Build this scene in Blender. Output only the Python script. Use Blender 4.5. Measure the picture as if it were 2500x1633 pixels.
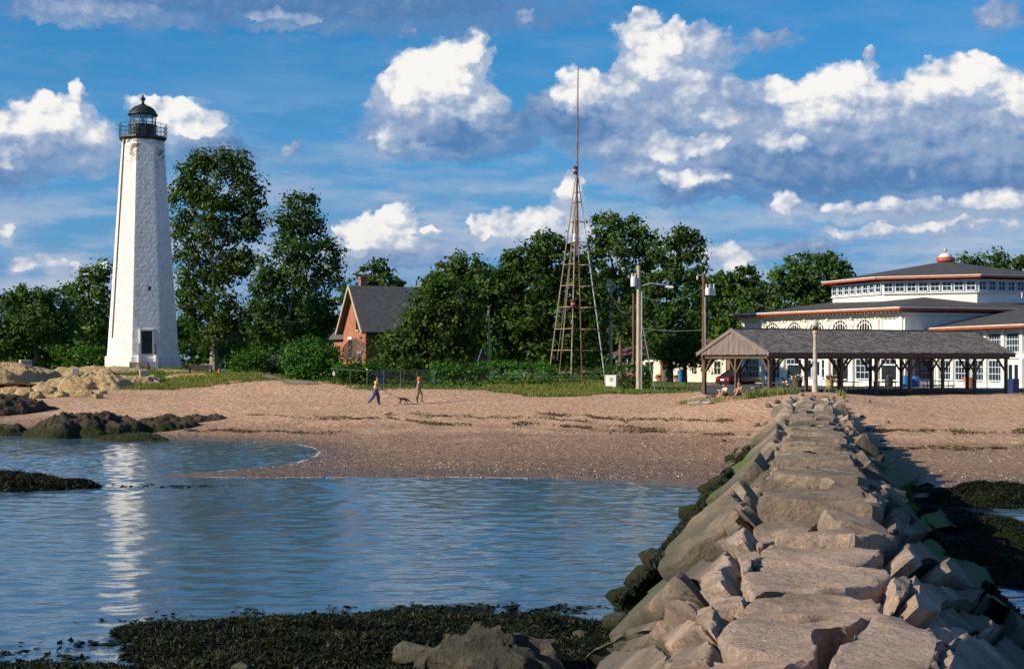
import bpy, bmesh, math, random
import numpy as np
from mathutils import Vector, Matrix, noise as mnoise
R = math.radians
random.seed(7); RNG = np.random.default_rng(7)
SC = bpy.context.scene
for _o in list(bpy.data.objects): bpy.data.objects.remove(_o)
COL = SC.collection
# ------------------------------------------------------------------ camera
F = 3472.0            # focal length in photograph pixels (50 mm on 36 mm)
HOR = 880.0           # row of the horizon in the photograph
EYE = 4.0             # eye height over the water
cam_d = bpy.data.cameras.new('camera'); cam = bpy.data.objects.new('camera', cam_d); COL.objects.link(cam)
cam.location = (0, 0, EYE); cam.rotation_euler = (R(90), 0, 0)
cam_d.lens = 50; cam_d.sensor_width = 36; cam_d.sensor_fit = 'HORIZONTAL'
cam_d.shift_y = (HOR - 816.5) / 2500.0
cam_d.clip_start = 0.1; cam_d.clip_end = 9000
SC.camera = cam
def at(x, y, Y): return Vector(((x - 1250) * Y / F, Y, EYE - (y - HOR) * Y / F))
def gx(x, Y): return (x - 1250) * Y / F
def gz(y, Y): return EYE - (y - HOR) * Y / F
# ------------------------------------------------------------------ sun and exposure
SUN_EL, SUN_A = R(27), R(21.8)           # elevation; swing of the sun from the left towards the camera
SDIR = Vector((-math.cos(SUN_A) * math.cos(SUN_EL), -math.sin(SUN_A) * math.cos(SUN_EL), math.sin(SUN_EL)))
sun_d = bpy.data.lights.new('sun', 'SUN'); sun = bpy.data.objects.new('sun', sun_d); COL.objects.link(sun)
sun_d.energy = 5.0; sun_d.angle = R(0.5); sun_d.color = (1.0, 0.85, 0.64)
sun.rotation_euler = SDIR.to_track_quat('Z', 'Y').to_euler()
SC.cycles.max_bounces = 6; SC.cycles.diffuse_bounces = 3; SC.cycles.glossy_bounces = 3; SC.cycles.transparent_max_bounces = 8
SC.view_settings.view_transform = 'Standard'; SC.view_settings.look = 'None'
SC.view_settings.exposure = 0.45; SC.view_settings.gamma = 1.0; SC.view_settings.use_curve_mapping = False
# ------------------------------------------------------------------ node helpers
class S:
    """wraps a socket so that node graphs can be written as arithmetic"""
    def __init__(s, nt, sock): s.nt, s.k = nt, sock
    def _m(s, op, *a, clamp=False):
        n = s.nt.nodes.new('ShaderNodeMath'); n.operation = op; n.use_clamp = clamp
        for i, v in enumerate((s,) + a):
            if isinstance(v, S): s.nt.links.new(v.k, n.inputs[i])
            else: n.inputs[i].default_value = v
        return S(s.nt, n.outputs[0])
    def __add__(s, o): return s._m('ADD', o)
    __radd__ = __add__
    def __sub__(s, o): return s._m('SUBTRACT', o)
    def __rsub__(s, o): return s._m('MULTIPLY', -1.0)._m('ADD', o)
    def __mul__(s, o): return s._m('MULTIPLY', o)
    __rmul__ = __mul__
    def __truediv__(s, o): return s._m('DIVIDE', o)
    def mx(s, o): return s._m('MAXIMUM', o)
    def mn(s, o): return s._m('MINIMUM', o)
    def pw(s, o): return s._m('POWER', o)
    def ab(s): return s._m('ABSOLUTE')
    def cl(s): return s._m('ADD', 0.0, clamp=True)
    def ss(s, a, b, lo=0.0, hi=1.0):
        n = s.nt.nodes.new('ShaderNodeMapRange'); n.interpolation_type = 'SMOOTHSTEP'
        s.nt.links.new(s.k, n.inputs[0])
        for i, v in ((1, a), (2, b), (3, lo), (4, hi)): n.inputs[i].default_value = v
        return S(s.nt, n.outputs[0])
def vec(nt, x, y, z=0.0):
    n = nt.nodes.new('ShaderNodeCombineXYZ')
    for i, v in enumerate((x, y, z)):
        if isinstance(v, S): nt.links.new(v.k, n.inputs[i])
        else: n.inputs[i].default_value = v
    return S(nt, n.outputs[0])
def sep(nt, v):
    n = nt.nodes.new('ShaderNodeSeparateXYZ'); nt.links.new(v.k, n.inputs[0])
    return [S(nt, o) for o in n.outputs]
def vmul(nt, v, sc):
    n = nt.nodes.new('ShaderNodeVectorMath'); n.operation = 'MULTIPLY'
    nt.links.new(v.k, n.inputs[0]); n.inputs[1].default_value = sc
    return S(nt, n.outputs[0])
def nz(nt, v, scale=5, detail=4, rough=0.5, dist=0.0, col=False):
    n = nt.nodes.new('ShaderNodeTexNoise')
    nt.links.new(v.k, n.inputs['Vector'])
    n.inputs['Scale'].default_value = scale; n.inputs['Detail'].default_value = detail
    n.inputs['Roughness'].default_value = rough; n.inputs['Distortion'].default_value = dist
    return S(nt, n.outputs['Color' if col else 'Fac'])
def vor(nt, v, scale=5, detail=0, rough=0.5, feature='F1', rnd=1.0, out='Distance'):
    n = nt.nodes.new('ShaderNodeTexVoronoi'); n.feature = feature
    nt.links.new(v.k, n.inputs['Vector']); n.inputs['Scale'].default_value = scale
    if 'Detail' in n.inputs: n.inputs['Detail'].default_value = detail; n.inputs['Roughness'].default_value = rough
    n.inputs['Randomness'].default_value = rnd
    return S(nt, n.outputs[out])
def mix(nt, f, a, b, mode='MIX'):
    n = nt.nodes.new('ShaderNodeMix'); n.data_type = 'RGBA'; n.blend_type = mode
    for i, v in ((0, f), (6, a), (7, b)):
        if isinstance(v, S): nt.links.new(v.k, n.inputs[i])
        elif i == 0: n.inputs[0].default_value = v
        else: n.inputs[i].default_value = (*v[:3], 1)
    return S(nt, n.outputs[2])
# ------------------------------------------------------------------ sky: Nishita air with procedural clouds by direction
W = bpy.data.worlds.new('World'); SC.world = W; W.use_nodes = True
nt = W.node_tree; nt.nodes.clear()
tc = nt.nodes.new('ShaderNodeTexCoord'); D = S(nt, tc.outputs['Generated'])
dx, dy, dz = sep(nt, D)
az = dx._m('ARCTAN2', dy); el = dz._m('ARCSINE')
sky = nt.nodes.new('ShaderNodeTexSky'); sky.sky_type = 'NISHITA'; sky.sun_disc = False
sky.sun_elevation = SUN_EL; sky.sun_rotation = math.atan2(SDIR.x, SDIR.y) % (2 * math.pi)
sky.air_density = 1.0; sky.dust_density = 0.35; sky.ozone_density = 1.5; sky.altitude = 0
hsv = nt.nodes.new('ShaderNodeHueSaturation'); hsv.inputs['Saturation'].default_value = 1.0; hsv.inputs['Value'].default_value = 1.0
nt.links.new(sky.outputs[0], hsv.inputs['Color'])
base = S(nt, hsv.outputs[0])
AIR = 0.085
base = mix(nt, 1.0, base, (AIR * 0.24, AIR * 0.95, AIR * 1.46), 'MULTIPLY')
UP = 1.0
def ang(x, y):
    a = math.atan((x - 1250) / F)
    return a, math.atan((HOR - y) / F * math.cos(a))
def nz2(*a, **k):
    r = nz(*a, **k); r.k.node.noise_dimensions = '2D'; return r
def vor2(*a, **k):
    r = vor(*a, **k); r.k.node.voronoi_dimensions = '2D'; return r
# each cloud mass: photograph position, half size, how sunlit it is
BL = [(120,285,100,58,.95),(58,300,75,55,.85),(198,240,32,55,1.0),(165,318,120,40,.62),(110,362,150,36,.3),(20,410,70,45,.18),(40,385,30,28,.85),
 (430,275,62,44,.9),(372,262,46,34,1.0),(485,292,60,36,.72),(520,358,110,34,.18),(495,315,34,18,.7),(725,365,20,18,.35),
 (1100,150,72,66,1.0),(1020,170,76,62,1.0),(1150,112,32,46,1.0),(965,205,46,46,1.0),(1060,215,120,42,1.0),
 (1035,275,150,58,.50),(1185,262,58,60,.55),(1110,335,120,40,.02),(1020,320,110,34,.25),(968,345,50,30,.62),(1240,300,50,40,.15),
 (1400,195,52,52,1.0),(1450,225,100,56,.6),(1530,190,56,48,.6),(1560,70,56,48,.85),(1652,84,44,48,.97),(1600,135,72,58,.86),(1730,100,70,48,.55),(1660,190,60,50,.62),
 (1440,300,130,44,.08),(1560,285,90,52,.38),(1330,260,50,46,.2),
 (2050,202,95,50,1.0),(1905,222,70,44,.92),(2160,245,90,52,.7),(2310,200,120,58,.85),(2385,170,72,40,1.0),(2480,230,60,60,.9),(1990,255,110,60,.9),
 (1880,310,190,70,.36),(2200,320,240,85,.34),(2450,340,150,95,.36),(2060,425,280,50,.04),(1720,240,150,70,.5),(1560,350,150,44,.42),(1900,400,240,46,.12),(2350,380,220,60,.25),(2300,428,200,40,.06),(2480,420,90,40,.1),(1790,400,110,36,.3),
 (1640,362,76,44,.85),(1725,350,62,34,.7),(1895,352,50,24,.8),(1745,280,56,28,.72),(1955,355,30,24,.9),
 (1690,440,100,26,.85),(1560,410,70,24,.4),(1905,492,46,32,.9),(2085,502,100,22,.78),(2440,480,90,34,.75),(2250,505,150,20,.55),(1700,470,120,20,.12),(2220,415,16,14,.95),
 (900,562,54,48,.95),(962,545,46,46,.95),(1052,550,46,12,1.0),(985,600,120,26,.55),(862,575,46,30,.85),(930,630,120,16,.2),
 (1290,545,120,52,.8),(1392,452,40,40,.85),(1180,560,30,40,.85),(1400,560,80,40,.6),
 (85,645,60,16,.7),(150,650,34,14,.8),(235,645,22,18,.85),(15,560,30,22,.8),(195,665,40,18,.55),(1770,625,80,36,.75),(1800,660,50,20,.8),(2150,560,160,14,.6),(2330,550,150,12,.72),(1930,600,120,16,.3),
 (620,0,640,46,.06),(220,22,180,26,.4),(930,8,330,36,.0),(680,46,90,18,.55),(996,68,24,15,.35),(1290,40,30,16,.5),
 (2440,28,50,32,.35),(1885,92,48,16,.4),(2112,128,16,18,.55)]
KW = 1.55
def field(bl, pq):
    """the cloud masses of one sector as a node group: cover, sunlit cover, and the same for the wider grey skirts below them"""
    g_ = bpy.data.node_groups.new('cloud_masses', 'ShaderNodeTree'); N = g_.nodes.new; L = g_.links.new
    g_.interface.new_socket('pq', in_out='INPUT', socket_type='NodeSocketVector')
    for nm in ('tot', 'lit', 'tot2', 'lit2'): g_.interface.new_socket(nm, in_out='OUTPUT', socket_type='NodeSocketFloat')
    src = N('NodeGroupInput').outputs[0]; dst = N('NodeGroupOutput')
    def ma(a, m, c, clamp=False):
        n = N('ShaderNodeMath'); n.operation = 'MULTIPLY_ADD'; n.use_clamp = clamp; L(a, n.inputs[0]); n.inputs[1].default_value = m
        if c is None: n.inputs[2].default_value = 0
        elif isinstance(c, float): n.inputs[2].default_value = c
        else: L(c, n.inputs[2])
        return n.outputs[0]
    def one(a, e, rx, ry):
        v = N('ShaderNodeVectorMath'); v.operation = 'MULTIPLY_ADD'; L(src, v.inputs[0])
        v.inputs[1].default_value = (F / rx, F / ry, 0); v.inputs[2].default_value = (-a * F / rx, -e * F / ry, 0)
        d = N('ShaderNodeVectorMath'); d.operation = 'DOT_PRODUCT'; L(v.outputs[0], d.inputs[0]); L(v.outputs[0], d.inputs[1])
        return ma(d.outputs['Value'], -1.0, 1.0, True)
    tot = lit = tot2 = lit2 = None
    for (x, y, rx, ry, w) in bl:
        a, e = ang(x, y)
        g = one(a, e, rx, ry); g2 = one(a + 0.1 * rx / F, e - 0.50 * ry / F, rx * KW, ry * KW)
        tot = ma(g, 1.0, tot); lit = ma(g, w, lit); tot2 = ma(g2, 1.0, tot2); lit2 = ma(g2, w, lit2)
    for i, k in enumerate((tot, lit, tot2, lit2)): L(k, dst.inputs[i])
    n = nt.nodes.new('ShaderNodeGroup'); n.node_tree = g_; nt.links.new(pq.k, n.inputs[0])
    return [S(nt, o) for o in n.outputs]
az0 = az; az = az + 7.0; P0 = vec(nt, az, el)
wx, wy, wz = sep(nt, nz2(nt, P0, 26, 3, 0.6, col=True))
vx, vy, vz = sep(nt, nz2(nt, P0, 95, 3, 0.6, col=True))
PQ = vec(nt, az0 + (wx - 0.5) * 0.034 + (vx - 0.5) * 0.012, el + (wy - 0.5) * 0.020 + (vy - 0.5) * 0.009)
def detail(a, e):
    v = vec(nt, a, e * 1.25, 0.37)
    return (0.55 - vor2(nt, v, 42, 2, 0.62)) * 0.9 + (nz2(nt, v, 60, 5, 0.62) - 0.5) * 1.15
d0 = detail(az, el); d1 = detail(az - 0.0050, el + 0.0062)
fn = nz2(nt, vec(nt, az, el * 2.0, 2.2), 30, 5, 0.62)
# beyond the frame the same kind of scattered cumulus goes on from noise alone
gen = nz2(nt, vec(nt, az, el * 2.2, 4.2), 4.2, 4, 0.55)
genf = gen.ss(0.55, 0.78) * az0.ab().ss(0.42, 0.56).mx(el.ss(0.28, 0.36))
# veil of thin streaks, denser towards the horizon
st = nz2(nt, vec(nt, az * 4.0, el * 22.0, 1.3), 2.1, 5, 0.55)
st2 = nz2(nt, vec(nt, az * 8.0, el * 30.0, 7.3), 2.4, 5, 0.55)
low = el.ss(0.20, 0.06)
pat = nz2(nt, vec(nt, az * 2.0, el * 7.5, 3.1), 4.5, 6, 0.55)
veil = (st.ss(0.40, 0.66) * 0.70 + st2.ss(0.48, 0.74) * 0.60).cl() * (0.10 + low * 0.66)
clear = mix(nt, el.ss(0.25, 0.02) * 0.80, base, (0.135, 0.300, 0.580))
clear = mix(nt, pat.ss(0.40, 0.66) * low * 0.75, clear, (0.255, 0.390, 0.615))
clear = mix(nt, veil, clear, (0.50, 0.56, 0.68))
cB, cM, cT = (0.090, 0.222, 0.460), (0.345, 0.445, 0.630), (0.98, 0.96, 0.92)
def layer(bl, emboss):
    if bl: tot, lit, tot2, lit2 = field(bl, PQ); cov = tot + genf; lt = lit + genf * 0.5; cov2 = tot2 + genf; lt2 = lit2 + genf * 0.5
    else: cov = genf; lt = genf * 0.5; cov2 = genf; lt2 = genf * 0.5
    den = cov.pw(0.55).mn(1.2) + d0 * 0.46
    litn = (lt / (cov + 0.01)).cl(); litw = (lt2 / (cov2 + 0.01)).cl()
    alpha = den.ss(0.06, 0.70) * cov.ss(0.0, 0.10)
    skirt = (cov2.pw(0.75).mn(1.1) + (fn - 0.5) * 1.5).ss(0.30, 1.0) * 0.80
    shade = litn * 0.80 + litw * 0.24 + (den.ss(0.3, 1.25) - 0.5) * 0.14
    if emboss: shade = shade + (d0 - d1) * (0.12 + litn * 0.26)
    shade = (shade + (fn - 0.5) * 0.35).cl()
    c1 = mix(nt, shade.ss(0.0, 0.60), cB, cM); cc = mix(nt, shade.ss(0.44, 1.02), c1, cT)
    cc = mix(nt, el.ss(0.14, 0.0) * 0.30, cc, (0.52, 0.53, 0.58))
    sk = mix(nt, (litw + (fn - 0.5) * 0.9).ss(0.05, 0.95), (0.110, 0.250, 0.500), (0.46, 0.54, 0.68))
    c = mix(nt, skirt, clear, sk); c = mix(nt, alpha * 0.96, c, cc)
    b = nt.nodes.new('ShaderNodeBackground'); nt.links.new(c.k, b.inputs[0]); b.inputs[1].default_value = SKY_STRENGTH
    return b.outputs[0]
SKY_STRENGTH = 0.72
def mixs(fac, a, b):
    n = nt.nodes.new('ShaderNodeMixShader'); nt.links.new(fac.k, n.inputs[0]); nt.links.new(a, n.inputs[1]); nt.links.new(b, n.inputs[2])
    return n.outputs[0]
# the masses are evaluated sector by sector only to keep the render quick
cuts = [-9, -0.25, -0.16, -0.07, 0.02, 0.11, 0.19, 0.26, 9]; acc = None
for i in range(len(cuts) - 1):
    lo, hi = cuts[i] - 0.03, cuts[i + 1] + 0.03
    bl = [b for b in BL if ang(b[0], b[1])[0] + b[2] * KW / F > lo and ang(b[0], b[1])[0] - b[2] * KW / F < hi]
    sh = layer(bl, True)
    acc = sh if acc is None else mixs(az0._m('GREATER_THAN', cuts[i]), acc, sh)
inside = az0.ab()._m('LESS_THAN', 0.64) * el.ab()._m('LESS_THAN', 0.45)
acc = mixs(inside, layer([], False), acc)
wo = nt.nodes.new('ShaderNodeOutputWorld'); nt.links.new(acc, wo.inputs[0])
W.cycles.sampling_method = 'MANUAL'; W.cycles.sample_map_resolution = 256
# ------------------------------------------------------------------ objects
def tag(o, label=None, cat=None, group=None, kind=None):
    if label: o['label'] = label
    if cat: o['category'] = cat
    if group: o['group'] = group
    if kind: o['kind'] = kind
    return o
def thing(name, loc, label, cat, group=None):
    o = bpy.data.objects.new(name, None); COL.objects.link(o); o.location = loc; o.empty_display_size = 0.3
    return tag(o, label, cat, group)
def root_loc(p):
    while p is not None and p.parent is not None: p = p.parent
    return Vector(p.location) if p is not None else Vector((0, 0, 0))
def np_mesh(name, V, Fc, mats, parent=None, smooth=False, midx=None, fattr=None):
    """one mesh object from arrays; Fc an (n,k) array or a list of index lists; V in world coordinates"""
    V = np.asarray(V, dtype=np.float64).reshape(-1, 3)
    if parent is not None: V = V - np.array(root_loc(parent))
    me = bpy.data.meshes.new(name)
    if isinstance(Fc, np.ndarray):
        n, k = Fc.shape
        me.vertices.add(len(V)); me.vertices.foreach_set('co', V.astype(np.float32).ravel())
        me.loops.add(n * k); me.loops.foreach_set('vertex_index', Fc.astype(np.int32).ravel())
        me.polygons.add(n); me.polygons.foreach_set('loop_start', np.arange(0, n * k, k, dtype=np.int32))
        me.update(calc_edges=True)
    else: me.from_pydata([tuple(v) for v in V], [], Fc); me.update()
    for m in (mats if isinstance(mats, (list, tuple)) else [mats]): me.materials.append(m)
    if midx is not None: me.polygons.foreach_set('material_index', np.asarray(midx, dtype=np.int32))
    if smooth: me.polygons.foreach_set('use_smooth', np.ones(len(me.polygons), dtype=bool))
    if fattr is not None:
        a = me.attributes.new('tint', 'FLOAT', 'FACE'); a.data.foreach_set('value', np.asarray(fattr, dtype=np.float32))
    o = bpy.data.objects.new(name, me); COL.objects.link(o)
    if parent is not None: o.parent = parent
    return o
def frame(origin, ang=0.0): return Matrix.Translation(Vector(origin)) @ Matrix.Rotation(ang, 4, 'Z')
class MB:
    """collects boxes, tubes, lathes, prisms; build() makes one mesh object"""
    def __init__(s, M=None): s.v, s.f, s.M = [], [], M or Matrix.Identity(4)
    def add(s, vs, fs, M=None):
        b = len(s.v); T = s.M @ M if M is not None else s.M
        s.v += [tuple(T @ Vector(v)) for v in vs]; s.f += [[b + i for i in f] for f in fs]; return s
    def box(s, c, d, rz=0.0, M=None, taper=1.0):
        x, y, z = d[0] / 2, d[1] / 2, d[2] / 2
        vs = [(-x, -y, -z), (x, -y, -z), (x, y, -z), (-x, y, -z)] + [(a * taper, b * taper, z) for a, b in ((-x, -y), (x, -y), (x, y), (-x, y))]
        T = Matrix.Translation(Vector(c)) @ Matrix.Rotation(rz, 4, 'Z')
        if M is not None: T = M @ T
        return s.add(vs, [[3, 2, 1, 0], [4, 5, 6, 7], [0, 1, 5, 4], [1, 2, 6, 5], [2, 3, 7, 6], [3, 0, 4, 7]], T)
    def bar(s, p, q, w, h=None, up=(0, 0, 1)):
        """box beam between two points"""
        p, q = Vector(p), Vector(q); d = q - p; h = h or w
        x = d.normalized(); u = Vector(up)
        if abs(x.dot(u)) > 0.98: u = Vector((1, 0, 0))
        y = u.cross(x).normalized(); z = x.cross(y)
        vs = [tuple(p0 + y * a * w / 2 + z * b * h / 2) for p0 in (p, q) for a, b in ((-1, -1), (1, -1), (1, 1), (-1, 1))]
        return s.add(vs, [[3, 2, 1, 0], [4, 5, 6, 7], [0, 1, 5, 4], [1, 2, 6, 5], [2, 3, 7, 6], [3, 0, 4, 7]])
    def tube(s, pts, rad, n=8, cap=True):
        pts = [Vector(p) for p in pts]; rad = rad if isinstance(rad, (list, tuple)) else [rad] * len(pts)
        vs, fs = [], []
        for i, p in enumerate(pts):
            d = (pts[min(i + 1, len(pts) - 1)] - pts[max(i - 1, 0)]).normalized()
            u = Vector((0, 0, 1)) if abs(d.z) < 0.9 else Vector((1, 0, 0))
            a = d.cross(u).normalized(); b = d.cross(a)
            vs += [tuple(p + (a * math.cos(t) + b * math.sin(t)) * rad[i]) for t in [2 * math.pi * k / n for k in range(n)]]
        for i in range(len(pts) - 1):
            fs += [[i * n + k, i * n + (k + 1) % n, (i + 1) * n + (k + 1) % n, (i + 1) * n + k] for k in range(n)]
        if cap: fs += [list(range(n)), list(range((len(pts) - 1) * n, len(pts) * n))[::-1]]
        return s.add(vs, fs)
    def lathe(s, c, prof, n=16, ph=0.0, M=None):
        vs, fs = [], []
        for r, z in prof: vs += [(r * math.cos(ph + 2 * math.pi * k / n), r * math.sin(ph + 2 * math.pi * k / n), z) for k in range(n)]
        for i in range(len(prof) - 1):
            fs += [[i * n + k, i * n + (k + 1) % n, (i + 1) * n + (k + 1) % n, (i + 1) * n + k] for k in range(n)]
        fs += [list(range(n))[::-1], list(range((len(prof) - 1) * n, len(prof) * n))]
        T = Matrix.Translation(Vector(c)); T = M @ T if M is not None else T
        return s.add(vs, fs, T)
    def prism(s, poly, z0, z1):
        n = len(poly); vs = [(p[0], p[1], z0) for p in poly] + [(p[0], p[1], z1) for p in poly]
        return s.add(vs, [list(range(n))[::-1], list(range(n, 2 * n))] + [[k, (k + 1) % n, n + (k + 1) % n, n + k] for k in range(n)])
    def slab(s, poly3, off):
        """closed plate: a planar 3-D outline and its copy moved by off"""
        n = len(poly3); o = Vector(off); vs = [tuple(p) for p in poly3] + [tuple(Vector(p) + o) for p in poly3]
        return s.add(vs, [list(range(n)), list(range(n, 2 * n))[::-1]] + [[k, n + k, n + (k + 1) % n, (k + 1) % n] for k in range(n)])
    def build(s, name, mat, parent=None, smooth=False):
        o = np_mesh(name, s.v, s.f, mat, parent, smooth)
        bm = bmesh.new(); bm.from_mesh(o.data); bmesh.ops.recalc_face_normals(bm, faces=bm.faces); bm.to_mesh(o.data); bm.free()
        return o
def vnoise(P, sc, seed=0.0):
    return np.array([mnoise.noise(Vector((p[0] * sc + seed, p[1] * sc - seed, p[2] * sc + 3.1 * seed))) for p in P])
# cheap vectorised value noise for large arrays
def _hash(i, j, k): 
    h = (i * 374761393 + j * 668265263 + k * 2147483647) & 0xFFFFFFFF
    h = ((h ^ (h >> 13)) * 1274126177) & 0xFFFFFFFF
    return ((h ^ (h >> 16)) & 0xFFFF) / 65535.0
def n2(X, Y, sc, seed=0):
    x = np.asarray(X) * sc; y = np.asarray(Y) * sc; i = np.floor(x).astype(np.int64); j = np.floor(y).astype(np.int64)
    fx = x - i; fy = y - j; fx = fx * fx * (3 - 2 * fx); fy = fy * fy * (3 - 2 * fy)
    a, b, c, d = _hash(i, j, seed), _hash(i + 1, j, seed), _hash(i, j + 1, seed), _hash(i + 1, j + 1, seed)
    return (a + (b - a) * fx) * (1 - fy) + (c + (d - c) * fx) * fy - 0.5
def fbm2(X, Y, sc, oc=4, seed=0):
    t = 0; a = 1.0
    for k in range(oc): t = t + a * n2(X, Y, sc * 2.03 ** k, seed + k * 17); a *= 0.5
    return t
# ------------------------------------------------------------------ materials
def new_mat(name):
    m = bpy.data.materials.new(name); m.use_nodes = True; t = m.node_tree
    return m, t, t.nodes['Principled BSDF']
def obj_co(t):
    n = t.nodes.new('ShaderNodeNewGeometry'); return S(t, n.outputs['Position'])
def setc(t, b, c, key='Base Color'):
    if isinstance(c, S): t.links.new(c.k, b.inputs[key])
    elif isinstance(c, (tuple, list)): b.inputs[key].default_value = (*c[:3], 1)
    else: b.inputs[key].default_value = c
def bump(t, b, h, strength=0.4, dist=0.02):
    n = t.nodes.new('ShaderNodeBump'); n.inputs['Strength'].default_value = strength; n.inputs['Distance'].default_value = dist
    t.links.new(h.k, n.inputs['Height']); t.links.new(n.outputs[0], b.inputs['Normal'])
def mat_noise(name, c1, c2, scale=3.0, rough=0.8, bs=0.3, bd=0.02, c3=None, s3=0.6, metal=0.0, stretch=(1, 1, 1), spec=0.5):
    """two-tone mottled surface with fine relief; c3 blotches of wear"""
    m, t, b = new_mat(name); p = vmul(t, obj_co(t), stretch)
    a = nz(t, p, scale, 6, 0.6); c = mix(t, a.ss(0.3, 0.7), c1, c2)
    if c3: c = mix(t, nz(t, p, s3, 6, 0.65).ss(0.54, 0.68), c, c3)
    setc(t, b, c); b.inputs['Roughness'].default_value = rough; b.inputs['Metallic'].default_value = metal
    b.inputs['Specular IOR Level'].default_value = spec
    if bs: bump(t, b, nz(t, p, scale * 4, 5, 0.65), bs, bd)
    return m
def mat_leaf(name, dark, light, trans=0.35):
    m, t, b = new_mat(name)
    at_ = t.nodes.new('ShaderNodeAttribute'); at_.attribute_name = 'tint'; f = S(t, at_.outputs['Fac'])
    c = mix(t, f, dark, light)
    oi = t.nodes.new('ShaderNodeObjectInfo'); rn = S(t, oi.outputs['Random'])
    c = mix(t, rn * 0.55, c, mix(t, 1.0, c, (1.45, 1.12, 0.70), 'MULTIPLY'))
    t.nodes.remove(b)
    d = t.nodes.new('ShaderNodeBsdfPrincipled'); setc(t, d, c); d.inputs['Roughness'].default_value = 0.55; d.inputs['Specular IOR Level'].default_value = 0.15
    tr = t.nodes.new('ShaderNodeBsdfTranslucent'); c2 = mix(t, 1.0, c, (1.15, 1.2, 0.55), 'MULTIPLY'); t.links.new(c2.k, tr.inputs[0])
    mx = t.nodes.new('ShaderNodeMixShader'); mx.inputs[0].default_value = trans
    t.links.new(d.outputs[0], mx.inputs[1]); t.links.new(tr.outputs[0], mx.inputs[2])
    t.links.new(mx.outputs[0], t.nodes['Material Output'].inputs[0])
    return m
M = {}
M['leaf_a'] = mat_leaf('leaf_cottonwood', (0.018, 0.050, 0.012), (0.085, 0.160, 0.036))
M['leaf_b'] = mat_leaf('leaf_maple', (0.014, 0.046, 0.009), (0.078, 0.155, 0.028))
M['leaf_c'] = mat_leaf('leaf_oak', (0.022, 0.060, 0.013), (0.100, 0.185, 0.040))
M['leaf_d'] = mat_leaf('leaf_shrub', (0.022, 0.080, 0.012), (0.075, 0.200, 0.026))
M['grass'] = mat_leaf('grass_blade', (0.050, 0.115, 0.022), (0.260, 0.300, 0.105), 0.25)
M['weed'] = mat_leaf('rockweed', (0.003, 0.006, 0.003), (0.018, 0.026, 0.007), 0.05)
M['wrack'] = mat_leaf('dry_wrack', (0.015, 0.012, 0.008), (0.20, 0.14, 0.06), 0.0)
M['algae'] = mat_leaf('green_algae', (0.012, 0.04, 0.005), (0.035, 0.095, 0.010), 0.1)
M['shell'] = mat_leaf('shell_bits', (0.16, 0.11, 0.08), (0.72, 0.66, 0.56), 0.0)
M['bark'] = mat_noise('bark', (0.07, 0.055, 0.042), (0.16, 0.135, 0.11), 6, 0.95, 0.6, 0.03, stretch=(1, 1, 0.25))
M['barkw'] = mat_noise('pale_bark', (0.16, 0.14, 0.12), (0.36, 0.33, 0.29), 5, 0.95, 0.6, 0.03, stretch=(1, 1, 0.3))
M['black'] = mat_noise('black_iron_paint', (0.010, 0.013, 0.014), (0.022, 0.026, 0.028), 3, 0.45, 0.1, 0.01)
M['wood_grey'] = mat_noise('weathered_wood', (0.095, 0.078, 0.072), (0.225, 0.19, 0.178), 7, 0.9, 0.5, 0.02, stretch=(2.5, 2.5, 0.22))
M['wood_brown'] = mat_noise('creosote_pole', (0.070, 0.036, 0.020), (0.16, 0.085, 0.048), 7, 0.9, 0.4, 0.02, stretch=(2, 2, 0.2))
M['wood_pale'] = mat_noise('bleached_pole', (0.30, 0.245, 0.19), (0.50, 0.43, 0.35), 7, 0.9, 0.4, 0.02, stretch=(2, 2, 0.2))
M['wood_beam'] = mat_noise('stained_beam', (0.050, 0.034, 0.024), (0.125, 0.088, 0.060), 7, 0.85, 0.4, 0.02, stretch=(2, 2, 0.3))
M['white'] = mat_noise('white_paint', (0.72, 0.70, 0.65), (0.80, 0.785, 0.74), 1.5, 0.6, 0.12, 0.01)
M['cream'] = mat_noise('cream_paint', (0.78, 0.735, 0.62), (0.83, 0.79, 0.69), 1.2, 0.7, 0.12, 0.01)
M['bluewhite'] = mat_noise('pale_blue_paint', (0.50, 0.60, 0.70), (0.58, 0.67, 0.76), 1.2, 0.55, 0.1, 0.01)
M['orange'] = mat_noise('orange_red_trim', (0.38, 0.060, 0.022), (0.47, 0.085, 0.032), 2.0, 0.5, 0.1, 0.01)
M['roof_dark'] = mat_noise('dark_felt_roof', (0.030, 0.030, 0.034), (0.062, 0.060, 0.064), 1.6, 0.9, 0.5, 0.02)
M['soffit'] = mat_noise('weathered_soffit', (0.20, 0.17, 0.13), (0.34, 0.29, 0.22), 5, 0.9, 0.3, 0.02)
M['glass'] = mat_noise('dark_window_glass', (0.012, 0.016, 0.022), (0.022, 0.028, 0.036), 0.5, 0.05, 0, 0)
M['concrete'] = mat_noise('concrete', (0.30, 0.26, 0.21), (0.46, 0.41, 0.34), 2.5, 0.95, 0.4, 0.02)
M['asphalt'] = mat_noise('asphalt', (0.045, 0.046, 0.05), (0.075, 0.075, 0.08), 4, 0.95, 0.3, 0.01)
M['steel'] = mat_noise('galvanised_steel', (0.30, 0.32, 0.34), (0.48, 0.50, 0.52), 3, 0.5, 0.1, 0.01, metal=0.3)
M['greypaint'] = mat_noise('grey_enamel', (0.55, 0.56, 0.57), (0.66, 0.67, 0.67), 2, 0.45, 0.1, 0.01)
M['blue'] = mat_noise('blue_plastic', (0.012, 0.09, 0.30), (0.02, 0.13, 0.40), 2, 0.45, 0.05, 0.01)
M['navy'] = mat_noise('navy_plastic', (0.010, 0.022, 0.10), (0.016, 0.032, 0.14), 2, 0.45, 0.05, 0.01)
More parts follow.
